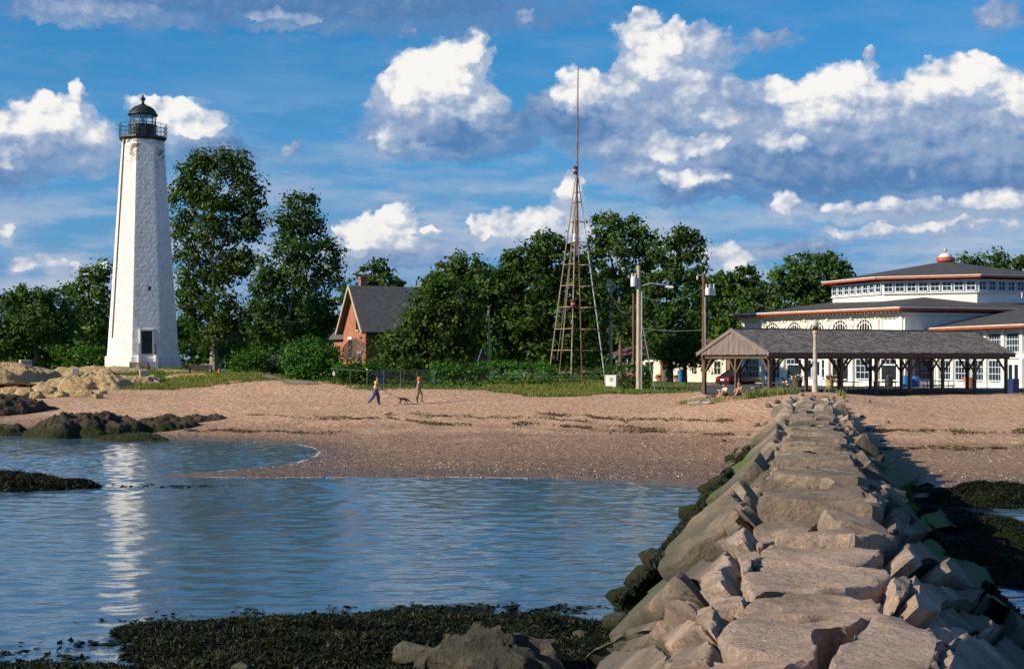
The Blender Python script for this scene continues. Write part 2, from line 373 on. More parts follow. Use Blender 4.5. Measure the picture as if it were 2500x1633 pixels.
M['rust'] = mat_noise('white_paint_over_rust', (0.20, 0.135, 0.088), (0.38, 0.30, 0.22), 2.5, 0.7, 0.2, 0.01, c3=(0.16, 0.060, 0.025), s3=1.3)
M['rusty'] = mat_noise('rusty_pipe', (0.14, 0.062, 0.028), (0.24, 0.115, 0.05), 3, 0.8, 0.2, 0.01, c3=(0.36, 0.28, 0.19), s3=1.2)
M['red'] = mat_noise('red_glass', (0.17, 0.010, 0.007), (0.24, 0.016, 0.010), 3, 0.35, 0.1, 0.01)
M['terracotta'] = mat_noise('terracotta', (0.34, 0.13, 0.075), (0.44, 0.18, 0.10), 4, 0.85, 0.2, 0.01)
M['straw'] = mat_noise('barrel_stave', (0.42, 0.28, 0.10), (0.55, 0.38, 0.15), 5, 0.8, 0.3, 0.01)
M['wire'] = mat_noise('cable', (0.03, 0.035, 0.04), (0.06, 0.065, 0.07), 3, 0.6, 0, 0)
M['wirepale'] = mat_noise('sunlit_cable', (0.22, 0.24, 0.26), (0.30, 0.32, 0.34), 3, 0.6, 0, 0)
# ------------------------------------------------------------------ terrain
CP = []   # control points (X, Y, z)
def cp(x, y, Y=None, z=None):
    if Y is None: Y = (EYE - z) * F / (y - HOR)
    p = at(x, y, Y); CP.append((p.x, p.y, p.z))
for x, y in ((1745, 1195), (1570, 1181), (1400, 1172), (1200, 1167), (1000, 1166), (800, 1166), (600, 1167), (450, 1163), (600, 1147), (700, 1134), (762, 1118), (774, 1103), (750, 1090),
             (700, 1083), (600, 1077), (480, 1073), (300, 1066), (130, 1050), (0, 1047), (2250, 1228), (2500, 1214), (2100, 1205)): cp(x, y, z=0.0)
cp(345, 1166, z=-0.02)
for x, y, z in ((700, 1110, -.10), (600, 1110, -.2), (400, 1110, -.3), (100, 1110, -.5), (200, 1080, -.3), (1500, 1230, -.3), (1200, 1230, -.35), (800, 1230, -.4), (500, 1210, -.3), (300, 1230, -.5), (1600, 1300, -.4), (1000, 1400, -.6), (400, 1400, -.7),
                (100, 1180, -.4), (900, 1130, .10), (1200, 1120, .18), (1500, 1120, .16), (650, 1157, .05), (2350, 1290, -.2), (2480, 1380, -.5), (2500, 1270, -.2)): cp(x, y, z=z)
for x, y, Y in ((1000, 1025, 76), (1400, 1030, 75), (700, 1020, 77), (1600, 1040, 73), (905, 989, 89), (1020, 985, 90), (1500, 985, 88), (1250, 985, 89), (600, 985, 90), (1000, 947, 104), (1200, 950, 103), (800, 940, 106),
                (2300, 963, 95), (2100, 966, 93), (2470, 962, 97), (2300, 1000, 80), (2400, 1100, 57), (2200, 1060, 63), (2450, 1040, 69), (600, 930, 111), (450, 940, 111), (700, 915, 121), (350, 895, 131), (260, 895, 132), (440, 897, 133), (350, 893, 140),
                (470, 915, 123), (350, 925, 121), (230, 925, 121), (100, 960, 106), (0, 905, 119), (60, 915, 120), (200, 975, 99), (330, 955, 106), (60, 1030, 86), (300, 995, 90), (450, 1000, 88), (150, 1000, 92), (20, 980, 97),
                (1880, 966, 90.5), (1720, 962, 96.8), (1900, 962, 80), (1990, 967, 78), (1850, 972, 82), (1960, 955, 88), (1700, 949, 112), (1620, 948, 112), (2205, 953, 123), (1815, 946, 142), (2000, 950, 132), (2300, 952, 125), (2450, 955, 118), (1700, 932, 150), (1550, 933, 148), (1400, 933, 108), (1340, 938, 107), (1470, 945, 106), (1350, 966, 98), (1500, 960, 99), (1250, 955, 103), (1550, 951, 104), (1640, 957, 101)): cp(x, y, Y)
CP = np.array(CP)
h0x = [0, 30, 40, 47, 60, 76, 89, 104, 125, 200, 5000]; h0z = [-1.2, -0.8, -0.35, 0, .32, .80, 1.2, 1.95, 2.05, 2.1, 2.1]
def sst(x, a, b): t = np.clip((x - a) / (b - a), 0, 1); return t * t * (3 - 2 * t)
def h0(X, Y): return np.interp(Y - 33 * sst(-X, 3, 26) * sst(125 - np.asarray(Y), 0, 40) + 4 * sst(X, 6, 14), h0x, h0z)
def ker(r): return 1.0 / (1.0 + (r / 7.0) ** 2) ** 1.5
_D = np.hypot(CP[:, None, 0] - CP[None, :, 0], CP[:, None, 1] - CP[None, :, 1])
CW = np.linalg.solve(ker(_D) + np.eye(len(CP)) * 0.03, CP[:, 2] - h0(CP[:, 0], CP[:, 1]))
def terr(X, Y):
    X = np.asarray(X, dtype=float); Y = np.asarray(Y, dtype=float); z = h0(X, Y)
    for (cx, cy, _), w in zip(CP, CW): z = z + w * ker(np.hypot(X - cx, Y - cy))
    return z
def tz(x, y): return float(terr(np.array([x]), np.array([y]))[0])
def axis(segs):
    a = []
    for lo, hi, st in segs: a += list(np.arange(lo, hi, st))
    return np.array(a + [segs[-1][1]])
XA = axis([(-4000, -800, 400), (-800, -120, 40), (-120, -46, 3), (-46, 46, 0.36), (46, 120, 3), (120, 800, 40), (800, 4000, 400)])
YA = axis([(-60, 12, 12), (12, 40, 1.0), (40, 106, 0.30), (106, 150, 0.7), (150, 260, 5), (260, 900, 40), (900, 5000, 410)])
def grid(xa, ya):
    X, Y = np.meshgrid(xa, ya); nx, ny = len(xa), len(ya)
    i = np.arange((nx - 1) * (ny - 1)); r, c = i // (nx - 1), i % (nx - 1); b = r * nx + c
    return X.ravel(), Y.ravel(), np.stack([b, b + 1, b + nx + 1, b + nx], 1)
GX, GY, GF = grid(XA, YA)
GZ = terr(GX, GY)
_in = (np.abs(GX) < 60) & (GY > 35) & (GY < 160)
rel = fbm2(GX, GY, 0.9, 3, 5) * 0.055 + np.minimum(fbm2(GX, GY, 1.5, 2, 41) + .12, 0) * 0.16 + fbm2(GX, GY, 0.22, 2, 9) * 0.06
GZ = GZ + np.where(_in, rel * sst(GZ, 0.25, 0.9), 0)
# where turf grows: distance behind the upper edge of the beach
bx = np.array([0, 300, 450, 560, 700, 830, 900, 1000, 1200, 1330, 1420, 1500, 1600, 1690, 1712, 1730, 2600]); bY = np.array([112, 111, 110.5, 112, 112, 106.5, 104, 103.5, 101.5, 97.5, 96.5, 98.5, 100, 101, 104, 142, 142])
def turf(X, Y):
    px = 1250 + np.asarray(X) * F / np.maximum(np.asarray(Y), 5)
    return np.asarray(Y) - np.interp(px, bx, bY)
tf = np.clip(0.5 + turf(GX, GY) / 3.0 + fbm2(GX, GY, 0.5, 3, 3) * 1.1, 0, 1)
ground = np_mesh('ground', np.stack([GX, GY, GZ], 1), GF, [], smooth=True); tag(ground, kind='structure')
_a = ground.data.attributes.new('turf', 'FLOAT', 'POINT'); _a.data.foreach_set('value', tf.astype(np.float32))
m, t, b = new_mat('beach_sand_and_turf'); p = obj_co(t); px_, py_, pz_ = sep(t, p)
big = nz(t, p, 0.35, 5, 0.6); med = nz(t, p, 2.6, 6, 0.65); fine = nz(t, p, 16, 4, 0.7)
sand = mix(t, big.ss(0.35, 0.65), (0.48, 0.295, 0.190), (0.55, 0.360, 0.240))
sand = mix(t, med.ss(0.35, 0.75) * 0.55, sand, (0.34, 0.205, 0.132))
sand = mix(t, fine.ss(0.55, 0.75) * 0.5, sand, (0.64, 0.45, 0.31))
coarse = mix(t, nz(t, p, 9, 5, 0.75).ss(0.35, 0.68), (0.150, 0.098, 0.068), (0.33, 0.220, 0.150))
shingle = (pz_ + (big - 0.5) * 0.9).ss(0.85, 0.30)
sand = mix(t, shingle * 0.85, sand, coarse)
spk = vor(t, p, 7.0).ss(0.14, 0.05) * (nz(t, p, 0.8, 3, 0.6)).ss(0.42, 0.62)
sand = mix(t, spk * 0.9, sand, (0.68, 0.60, 0.50))
wet = (pz_ + (big - 0.5) * 0.10).ss(0.24, 0.03)
sand = mix(t, wet * 0.7, sand, (0.125, 0.085, 0.062))
tn = nz(t, p, 0.8, 5, 0.65)
tcol = mix(t, tn.ss(0.32, 0.68), (0.040, 0.100, 0.018), (0.085, 0.150, 0.030)); tcol = mix(t, nz(t, p, 0.30, 5, 0.6).ss(0.55, 0.75) * 0.8, tcol, (0.21, 0.165, 0.085))
ta = t.nodes.new('ShaderNodeAttribute'); ta.attribute_name = 'turf'; tfac = (S(t, ta.outputs['Fac']) + (med - 0.5) * 0.7).ss(0.35, 0.65)
setc(t, b, mix(t, tfac, sand, tcol)); b.inputs['Specular IOR Level'].default_value = 0.25
t.links.new((wet * -0.55 + 0.95).k, b.inputs['Roughness'])
bump(t, b, nz(t, p, 3.4, 6, 0.72) * 1.0 + vor(t, p, 2.2, 2, 0.5) * 0.6, 0.95, 0.15)
ground.data.materials.append(m)
def drape(name, poly, step, lift, mat):
    P = np.array(poly); xs = np.arange(P[:, 0].min(), P[:, 0].max() + step, step); ys = np.arange(P[:, 1].min(), P[:, 1].max() + step, step)
    X, Y, Fq = grid(xs, ys); ins = np.zeros(len(X), bool); n = len(P)
    for i in range(n):
        x1, y1 = P[i]; x2, y2 = P[(i + 1) % n]
        c = ((y1 > Y) != (y2 > Y)); c &= X < (x2 - x1) * (Y - y1) / (y2 - y1 + 1e-12) + x1; ins ^= c
    Fq = Fq[ins[Fq].all(1)]; u, inv = np.unique(Fq, return_inverse=True)
    return np_mesh(name, np.stack([X[u], Y[u], terr(X[u], Y[u]) + lift + 0.05], 1), inv.reshape(-1, 4), mat, smooth=True)
road = drape('road', [(15.9, 90.4), (34.8, 99.0), (90, 124), (90, 150), (24, 146), (19.5, 122), (10.6, 114.5), (10.4, 109.5), (13.4, 106.6), (13.0, 97.2)], 0.3, 0.0, M['asphalt']); tag(road, kind='structure')
path = drape('path', [tuple(at(*q).to_2d()) for q in ((600, 910, 128), (640, 912, 124), (690, 922, 116), (790, 938, 107), (700, 938, 107), (655, 925, 114), (620, 915, 122))], 0.3, 0.0, mat_noise('packed_dirt', (0.16, 0.115, 0.085), (0.27, 0.20, 0.15), 2, 0.95, 0.4, 0.03)); tag(path, kind='structure')
# ------------------------------------------------------------------ water
wxa = axis([(-3000, -200, 400), (-200, -32, 12), (-32, 18, 0.12), (18, 60, 3)]); wya = axis([(-400, 9, 60), (9, 34, 0.09), (34, 60, 0.15), (60, 90, 0.3)])
WX, WY, WF = grid(wxa, wya); wz = np.zeros(len(WX))
for k in range(46):
    lam = 0.34 * 1.105 ** random.uniform(0, 17); th = random.gauss(R(100), R(38)); kx, ky = 2 * math.pi / lam * math.cos(th), 2 * math.pi / lam * math.sin(th)
    amp = 0.0029 * lam ** 0.8
    wz += amp * np.sin(kx * WX + ky * WY + random.uniform(0, 6.3) + 1.2 * fbm2(WX, WY, 0.12, 2, k))
gust = 0.62 + 0.9 * np.clip(fbm2(WX, WY, 0.11, 3, 77) + 0.25, 0, 1)
wz = wz * gust * np.where((WX > -34) & (WX < 22) & (WY > 8), 1, 0)
water = np_mesh('water', np.stack([WX, WY, wz], 1), WF, [], smooth=True); tag(water, kind='structure')
m, t, b = new_mat('sea_water'); p = obj_co(t); px_, py_, pz_ = sep(t, p)
setc(t, b, mix(t, nz(t, p, 0.09, 3, 0.5).ss(0.35, 0.65), (0.056, 0.116, 0.180), (0.072, 0.140, 0.205)))
b.inputs['Roughness'].default_value = 0.03; b.inputs['IOR'].default_value = 1.45; b.inputs['Specular IOR Level'].default_value = 0.5
q = vmul(t, p, (1.0, 1.6, 1.0))
bump(t, b, nz(t, q, 2.4, 3, 0.55, 0.8) * 0.6 + nz(t, q, 5.5, 4, 0.6, 0.4) * 0.5, 0.28, 0.038)
water.data.materials.append(m)
# ------------------------------------------------------------------ lighthouse
def mat_whitewash():
    m, t, b = new_mat('whitewashed_stone'); p = obj_co(t); x, y, z = sep(t, p)
    c = mix(t, nz(t, p, 1.4, 6, 0.65).ss(0.35, 0.7), (0.78, 0.77, 0.75), (0.64, 0.63, 0.62))
    c = mix(t, nz(t, vmul(t, p, (1, 1, 0.5)), 2.6, 6, 0.7).ss(0.56, 0.66) * 0.5, c, (0.46, 0.44, 0.42))
    peel = nz(t, vmul(t, p, (1.1, 1.1, 2.0)), 1.5, 6, 0.62).ss(0.47, 0.51) * z.ss(20.5, 23.6)
    peel = peel * (nz(t, p, 0.55, 3, 0.5) + (z - 22.8) * 0.09).ss(0.42, 0.60)
    c = mix(t, peel * 0.92, c, (0.145, 0.095, 0.075))
    setc(t, b, c); b.inputs['Roughness'].default_value = 0.85; b.inputs['Specular IOR Level'].default_value = 0.25
    bump(t, b, nz(t, p, 9, 5, 0.75), 0.5, 0.03); return m
M['whitewash'] = mat_whitewash()
LX, LY = gx(349, 133), 133.0; LZ = gz(893, 133)
LB = Vector((LX, LY, LZ))
lh = thing('lighthouse', LB, 'tall white octagonal stone lighthouse with black lantern on the rocky point', 'lighthouse')
PH0 = R(290.6)                       # outward normal of the face with the door
Z1, Z2, RB, RT = LZ + 0.95, 24.62, 3.38, 1.98
def rad(z): return RB + (RT - RB) * (z - Z1) / (Z2 - Z1)
def corner(k, z, r=None):
    r = r if r is not None else rad(z); a = PH0 + R(22.5 + 45 * k)
    return Vector((LX + r * math.cos(a), LY + r * math.sin(a), z))
o8 = R(290.6 + 22.5)
MB().lathe((LX, LY, 0), [(RB + 0.22, LZ - 0.8), (RB + 0.22, LZ + 0.83), (RB + 0.06, Z1)], 8, o8).build('plinth', M['whitewash'], lh)
MB().lathe((LX, LY, 0), [(RB + 0.002, Z1 - 0.1), (RT + 0.002, Z2)], 8, o8).build('shaft', M['whitewash'], lh)
def block(c0, c1, c2, c3, nrm, nx=4, nzr=3):
    """a rough-faced ashlar: quad c0..c3 (bottom left, bottom right, top right, top left), proud of the wall"""
    vs, fs = [], []
    for j in range(nzr + 1):
        for i in range(nx + 1):
            a, bq = i / nx, j / nzr; q = (c0 * (1 - a) + c1 * a) * (1 - bq) + (c3 * (1 - a) + c2 * a) * bq
            e = 0.008 if (i in (0, nx) or j in (0, nzr)) else 0.011 + random.uniform(-0.003, 0.006)
            vs.append(q + nrm * e)
    W_ = nx + 1
    for j in range(nzr):
        for i in range(nx): b0 = j * W_ + i; fs.append([b0, b0 + 1, b0 + W_ + 1, b0 + W_])
    ring = [i for i in range(W_)] + [j * W_ + nx for j in range(1, nzr + 1)] + [nzr * W_ + i for i in range(nx - 1, -1, -1)] + [j * W_ for j in range(nzr - 1, 0, -1)]
    b0 = len(vs); vs += [vs[i] - nrm * 0.05 for i in ring]; n = len(ring)
    fs += [[ring[k], b0 + k, b0 + (k + 1) % n, ring[(k + 1) % n]] for k in range(n)]
    return vs, fs
DOOR_W, DOOR_Z0, DOOR_Z1 = 0.50, LZ + 1.12, LZ + 3.22
NC = 45; ch = (Z2 - Z1) / NC; shared = {}
extra = MB()
for k in range(8):                   # face k lies between corner k-1 and corner k
    a = PH0 + R(45 * k); nh = Vector((math.cos(a), math.sin(a), 0)); nrm = (nh + Vector((0, 0, (RB - RT) / (Z2 - Z1) * 0.92))).normalized()
    for c in range(NC):
        za, zb = Z1 + c * ch + 0.008, Z1 + (c + 1) * ch - 0.008
        la, ra, lb, rb = corner(k - 1, za), corner(k, za), corner(k - 1, zb), corner(k, zb)
        cuts = [0, 0.36 + random.uniform(-.05, .05), 0.70 + random.uniform(-.05, .05), 1] if c % 2 else [0, 0.22 + random.uniform(-.05, .05), 0.56 + random.uniform(-.05, .05), 0.82 + random.uniform(-.04, .04), 1]
        if c > 26 and len(cuts) == 5: cuts.pop(3)
        for u0, u1 in zip(cuts, cuts[1:]):
            if k == 0 and za < DOOR_Z1 and zb > DOOR_Z0 - 0.3:
                wq = (ra - la).length; um = DOOR_W / wq + 0.01
                if u1 > 0.5 - um and u0 < 0.5 + um:
                    if u0 < 0.5 - um - 0.03: u1 = 0.5 - um
                    elif u1 > 0.5 + um + 0.03: u0 = 0.5 + um
                    else: continue
            g = 0.006
            q = [la.lerp(ra, u0 + g), la.lerp(ra, u1 - g), lb.lerp(rb, u1 - g), lb.lerp(rb, u0 + g)]
            vs, fs = block(*q, nrm)
            if k in (0, 1): np_mesh('block', [tuple(v) for v in vs], fs, M['whitewash'], lh)
            else: extra.add(vs, fs)
ob = extra.build('blockwork', M['whitewash'], lh); tag(ob, kind='stuff')
tang = Vector((-math.sin(PH0), math.cos(PH0), 0)); nf = Vector((math.cos(PH0), math.sin(PH0), 0))
fc = Vector((LX, LY, 0)) + nf * (rad(DOOR_Z1) * math.cos(R(22.5)) )
Mf = Matrix.Translation(fc) @ Matrix.Rotation(PH0 + R(90), 4, 'Z')    # local x along the face, -y outward
d = MB(Mf).box((0, -0.10, (DOOR_Z0 + DOOR_Z1) / 2), (2 * DOOR_W, 0.30, DOOR_Z1 - DOOR_Z0)).build('door', mat_noise('dark_green_door', (0.006, 0.012, 0.010), (0.012, 0.02, 0.016), 3, 0.6, 0.1, 0.01), lh)
fr = MB(Mf)
for sx in (-1, 1): fr.box((sx * (DOOR_W + 0.07), -0.16, (DOOR_Z0 + DOOR_Z1) / 2), (0.14, 0.36, DOOR_Z1 - DOOR_Z0 + 0.1))
fr.box((0, -0.16, DOOR_Z1 + 0.06), (2 * DOOR_W + 0.28, 0.36, 0.13)).build('frame', M['whitewash'], d)
MB(Mf).tube([(0.36, -0.26, DOOR_Z0 + 1.0), (0.36, -0.32, DOOR_Z0 + 1.0)], 0.035).build('handle', M['black'], d)
for i in range(4):
    MB(Mf).box((0.02, -0.75 - 0.17 * (3 - i) / 1.0 + 0.4, LZ - 0.05 + 0.145 + 0.28 * i - 0.1), (1.25, 0.62 - 0.02 * i, 0.28)).build('step', M['whitewash'], lh)
for sx in (-1, 1):
    MB(Mf).box((0.02 + sx * 0.76, -0.72, LZ + 0.35), (0.24, 1.05, 1.35)).build('step_wall', M['whitewash'], lh)
    r_ = MB(Mf); r_.tube([(sx * 0.72, -1.2, LZ + 0.2), (sx * 0.72, -1.2, LZ + 1.75)], 0.03); r_.tube([(sx * 0.72, -0.35, LZ + 1.0), (sx * 0.72, -0.35, LZ + 2.15)], 0.03)
    r_.tube([(sx * 0.72, -1.2, LZ + 1.75), (sx * 0.72, -0.3, LZ + 2.15)], 0.03).build('handrail', M['black'], lh)
MB(Mf).lathe((0.25, -0.10, LZ + 6.9), [(0.05, 0), (0.16, 0.08), (0.17, 0.30), (0.06, 0.4)], 10).build('wall_lamp', M['black'], lh)
MB(Mf).box((0.10, -0.02, 9.4 + 3.5), (0.30, 0.2, 0.18)).build('vent_box', M['whitewash'], lh)
cond = MB(); ca = R(245.6 - 19)
cond.tube([(LX + (rad(z) * 0.965 + 0.10) * math.cos(ca), LY + (rad(z) * 0.965 + 0.10) * math.sin(ca), z) for z in np.linspace(LZ + 2.6, Z2, 12)], 0.045, 6).build('lightning_conductor', mat_noise('copper_brown', (0.22, 0.11, 0.05), (0.30, 0.16, 0.08), 3, 0.6, 0.1, 0.01), lh)
# gallery and lantern
g = MB().lathe((LX, LY, 0), [(2.02, 24.45), (2.16, 24.62), (2.26, 24.66), (2.26, 24.82), (2.16, 24.86)], 8, o8).build('gallery_deck', M['black'], lh)
for k in range(8):
    c = corner(k, 24.85, 2.24)
    MB().tube([c, c + Vector((0, 0, 1.16))], 0.032, 6).build('railing_post', M['black'], g)
    mid = c.lerp(corner(k + 1, 24.85, 2.24), 0.5); MB().tube([mid, mid + Vector((0, 0, 1.16))], 0.028, 6).build('railing_post', M['black'], g)
for dz in (0.38, 0.76, 1.15):
    MB().tube([corner(k, 24.85 + dz, 2.24) for k in range(9)], 0.024, 6).build('rail', M['black'], g)
ln = MB().lathe((LX, LY, 0), [(1.24, 24.86), (1.24, 25.86), (1.31, 25.90), (1.31, 25.97)], 20).build('lantern_base', M['black'], lh)
MB(Matrix.Translation(Vector((LX, LY, 0)))).box((-0.3, -1.25, 25.3), (0.5, 0.06, 0.75)).build('hatch', M['black'], ln)
mg, t, b = new_mat('lantern_glass'); b.inputs['Transmission Weight'].default_value = 0.0
gl = t.nodes.new('ShaderNodeBsdfGlossy'); gl.inputs['Roughness'].default_value = 0.03; tr = t.nodes.new('ShaderNodeBsdfTransparent'); tr.inputs[0].default_value = (0.86, 0.93, 0.93, 1)
mx = t.nodes.new('ShaderNodeMixShader'); mx.inputs[0].default_value = 0.14; t.links.new(tr.outputs[0], mx.inputs[1]); t.links.new(gl.outputs[0], mx.inputs[2]); t.links.new(mx.outputs[0], t.nodes['Material Output'].inputs[0])
M['clear_glass'] = mg
for k in range(12):
    a0, a1 = R(30 * k), R(30 * k + 30); q = [(LX + 1.2 * math.cos(a), LY + 1.2 * math.sin(a)) for a in (a0, a1)]
    pn = MB().slab([(q[0][0], q[0][1], 25.97), (q[1][0], q[1][1], 25.97), (q[1][0], q[1][1], 26.9), (q[0][0], q[0][1], 26.9)], (-0.012 * math.cos(a0), -0.012 * math.sin(a0), 0)).build('pane', mg, lh)
    MB().tube([(q[0][0], q[0][1], 25.95), (q[0][0], q[0][1], 26.92)], 0.042, 6).build('mullion', M['black'], lh)
MB().lathe((LX, LY, 0), [(0.25, 25.9), (0.28, 26.15), (0.12, 26.2), (0.12, 26.3), (0.20, 26.35), (0.20, 26.55), (0.05, 26.62)], 12).build('lamp_pedestal', M['steel'], lh)
dm = MB().lathe((LX, LY, 0), [(1.26, 26.82), (1.38, 26.90), (1.38, 26.98), (1.30, 27.06), (1.18, 27.30), (0.98, 27.54), (0.70, 27.72), (0.36, 27.83), (0.34, 27.90), (0.20, 27.92)], 24).build('dome', M['black'], lh, True)
MB().lathe((LX, LY, 0), [(0.16, 27.86), (0.12, 28.05), (0.20, 28.12), (0.08, 28.18), (0.10, 28.22), (0.24, 28.34), (0.25, 28.46), (0.12, 28.62), (0.06, 28.66), (0.05, 28.82), (0.005, 28.92)], 14).build('finial', M['black'], dm, True)
# ------------------------------------------------------------------ steel signal tower on the grass mound
TY = 109.0; ts = TY / F; tc_ = Vector((gx(1408, TY), TY, 0)); tb = tz(tc_.x, tc_.y)
tower = thing('signal_tower', (tc_.x, tc_.y, tb), 'tall rusty white four-legged pipe tower with thin mast on a grassy mound', 'tower')
hd = 71 * ts; lv = Vector((-hd * 0.972, hd * 0.235, 0)); fv = Vector((-hd * 0.235, -hd * 0.972, 0))
LEG = [lv, fv, -lv, -fv]; zt = gz(432, TY); z0 = gz(930, TY)
def tp(k, y): 
    z = gz(y, TY); f_ = (zt - z) / (zt - z0); return tc_ + LEG[k % 4] * (0.045 + 0.955 * f_) + Vector((0, 0, z))
legs = []
for k in range(4):
    base = tp(k, 930); base.z = tz(base.x, base.y) - 0.3
    legs.append(MB().tube([base, tp(k, 930), tp(k, 432)], [0.062, 0.056, 0.042], 8).build('leg', M['rust'] if k in (0, 1) else (M['rusty'] if k == 3 else M['steel']), tower))
for y in (908, 855, 803, 750, 698, 646, 593, 542, 494, 470):
    for k in range(4): MB().tube([tp(k, y), tp(k + 1, y)], 0.032, 6).build('crossbar', M['rust'] if k in (0, 2) else M['rusty'], tower)
pb = tp(0, 908).lerp(tp(1, 908), 0.47)
MB().tube([pb, tc_ + Vector((-0.05, 0.05, gz(470, TY)))], 0.05, 6).build('conduit', M['rusty'], tower)
MB().tube([tc_ + Vector((0.0, 0, gz(620, TY))), tc_ + Vector((0.0, 0, gz(440, TY)))], [0.09, 0.07], 8).build('mast_socket', M['rust'], tower)
mt = MB().tube([tc_ + Vector((0.03, 0, gz(470, TY))), tc_ + Vector((0.06, 0, gz(300, TY))), tc_ + Vector((0.10, 0, gz(168, TY)))], [0.075, 0.06, 0.035], 8).build('mast', M['rusty'], tower)
MB().lathe(tc_ + Vector((0.10, 0, gz(168, TY))), [(0.02, -0.05), (0.09, 0.02), (0.09, 0.10), (0.02, 0.16)], 8).build('mast_ball', M['steel'], mt)
for q, z_, c in ((tc_ + Vector((-0.13, -0.1, 0)), gz(425, TY), 'red'), (tp(1, 752) * 1, None, 'red'), (tp(1, 592) * 1, None, 'greypaint')):
    zz = z_ if z_ is not None else q.z
    lm = MB().lathe((q.x, q.y, zz), [(0.09, -0.06), (0.16, 0), (0.16, 0.24), (0.13, 0.26), (0.16, 0.29), (0.16, 0.52), (0.13, 0.54), (0.06, 0.62)], 12).build('signal_lamp', M[c], tower)
    MB().lathe((q.x, q.y, zz), [(0.175, 0.22), (0.175, 0.31)], 12).build('band', M['steel'], lm)
for k, (ya, yb) in enumerate(((880, 500), (850, 480))):
    a_ = tp(0, ya).lerp(tp(1, ya), 0.3 + 0.2 * k); MB().tube([a_, tc_ + Vector((0, 0, gz(yb, TY)))], 0.012, 4).build('halyard', M['wirepale'], tower)
# ------------------------------------------------------------------ poles and cables
def pole_thing(name, x, Y, ytop, r, mat, label, cat='pole', ybase=None):
    X = gx(x, Y); b0 = tz(X, Y); o = thing(name, (X, Y, b0), label, cat)
    MB().tube([(X, Y, b0 - 0.3), (X, Y, gz(ytop, Y))], [r, r * 0.72], 10).build('pole', mat, o); return o, X
u1, X1 = pole_thing('utility_pole', 1559, 104, 648, 0.19, M['wood_pale'], 'tall pale utility pole with grey transformer and street lamp by the dark hedge', 'utility pole')
def can(o, X, Y, z0, z1, r, off, nm='transformer'):
    t_ = MB().lathe((X + off[0], Y + off[1], 0), [(r * .9, z0), (r, z0 + .06), (r, z1 - .08), (r * .8, z1)], 14).build(nm, M['greypaint'], o, False)
    MB().bar((X, Y, (z0 + z1) / 2), (X + off[0], Y + off[1], (z0 + z1) / 2), 0.08, 0.25).build('bracket', M['steel'], t_)
    for s_ in (-.12, .1): MB().lathe((X + off[0] + s_, Y + off[1], z1 - .05), [(.04, 0), (.06, .1), (.03, .16), (.055, .24), (.02, .32)], 8).build('bushing', M['greypaint'], t_)
can(u1, X1, 104, gz(700, 104), gz(676, 104), 0.23, (-0.36, -0.1))
MB().tube([(X1 + .2, 104 - .15, tz(X1, 104)), (X1 + .22, 104 - .15, gz(712, 104))], 0.05, 8).build('conduit', M['steel'], u1)
arm = MB().tube([(X1, 104, gz(700, 104)), (X1 + .9, 103.8, gz(692, 104)), (X1 + 2.0, 103.6, gz(697, 104))], 0.035, 6).build('lamp_arm', M['steel'], u1)
MB(Matrix.Translation(Vector((gx(1634, 103.6), 103.6, gz(700, 103.6))))).box((0, 0, 0), (0.62, 0.28, 0.14), taper=0.75).box((0.05, 0, -0.1), (0.36, 0.22, 0.08), taper=1.2).build('street_lamp_head', M['greypaint'], arm)
u2, X2 = pole_thing('stub_pole', 1547, 108, 716, 0.14, M['wood_brown'], 'shorter brown pole standing just left of the pale utility pole')
u3, X3 = pole_thing('crossarm_pole', 1491, 132, 682, 0.17, M['wood_pale'], 'pale utility pole with crossarm behind the signal tower', 'utility pole')
ca_ = MB().bar((X3 - .95, 132, gz(702, 132)), (X3 + .75, 131.4, gz(702, 132)), 0.12, 0.14).build('crossarm', M['wood_pale'], u3)
for s_ in (-.8, -.4, .4, .7): MB().lathe((X3 + s_, 131.8, gz(702, 132) + .07), [(.02, 0), (.06, .1), (.03, .2)], 8).build('insulator', M['greypaint'], ca_)
MB().bar((X3 - .5, 131.9, gz(702, 132)), (X3, 131.9, gz(712, 132)), 0.05).build('brace', M['steel'], u3); MB().bar((X3 + .5, 131.9, gz(702, 132)), (X3, 131.9, gz(712, 132)), 0.05).build('brace', M['steel'], u3)
u4, X4 = pole_thing('utility_pole', 1718.5, 99.0, 668, 0.16, M['wood_brown'], 'brown utility pole with two white transformers at the corner of the shelter', 'utility pole')
can(u4, X4, 99, gz(721, 99), gz(703, 99), 0.20, (0.28, -.1)); can(u4, X4, 99, gz(721, 99), gz(702, 99), 0.20, (0.62, .15))
MB().tube([(X4 - .5, 99, gz(673, 99)), (X4 + .1, 99, gz(670, 99))], 0.035, 6).build('pole_top_arm', M['steel'], u4); MB().tube([(X4 + .06, 98.95, gz(672, 99)), (X4 + .06, 98.95, gz(661, 99))], 0.03, 6).build('top_pin', M['steel'], u4)
MB().lathe((X4 - .45, 99, gz(679, 99)), [(.03, -.12), (.07, 0), (.05, .14)], 8).build('insulator', M['greypaint'], u4)
MB().tube([(X4 + .08, 98.83, gz(655 + 300, 99)), (X4 + .06, 98.84, gz(725, 99))], 0.035, 6).build('conduit', M['steel'], u4)
u5, X5 = pole_thing('stub_pole', 1193, 121, 748, 0.13, M['wood_pale'], 'short bleached pole in the trees right of the brick house')
def cable(a, b, sag, label, r=0.009, mat='wirepale'):
    a, b = Vector(a), Vector(b); pts = [a.lerp(b, k / 14) - Vector((0, 0, sag * 4 * (k / 14) * (1 - k / 14))) for k in range(15)]
    o = MB().tube(pts, r, 4).build('cable', M[mat]); return tag(o, label, 'cable')
cable((X4, 99, gz(725, 99)), (gx(1798, 140), 140, gz(772, 140)), 0.35, 'overhead service cable from the brown pole to the pavilion eave')
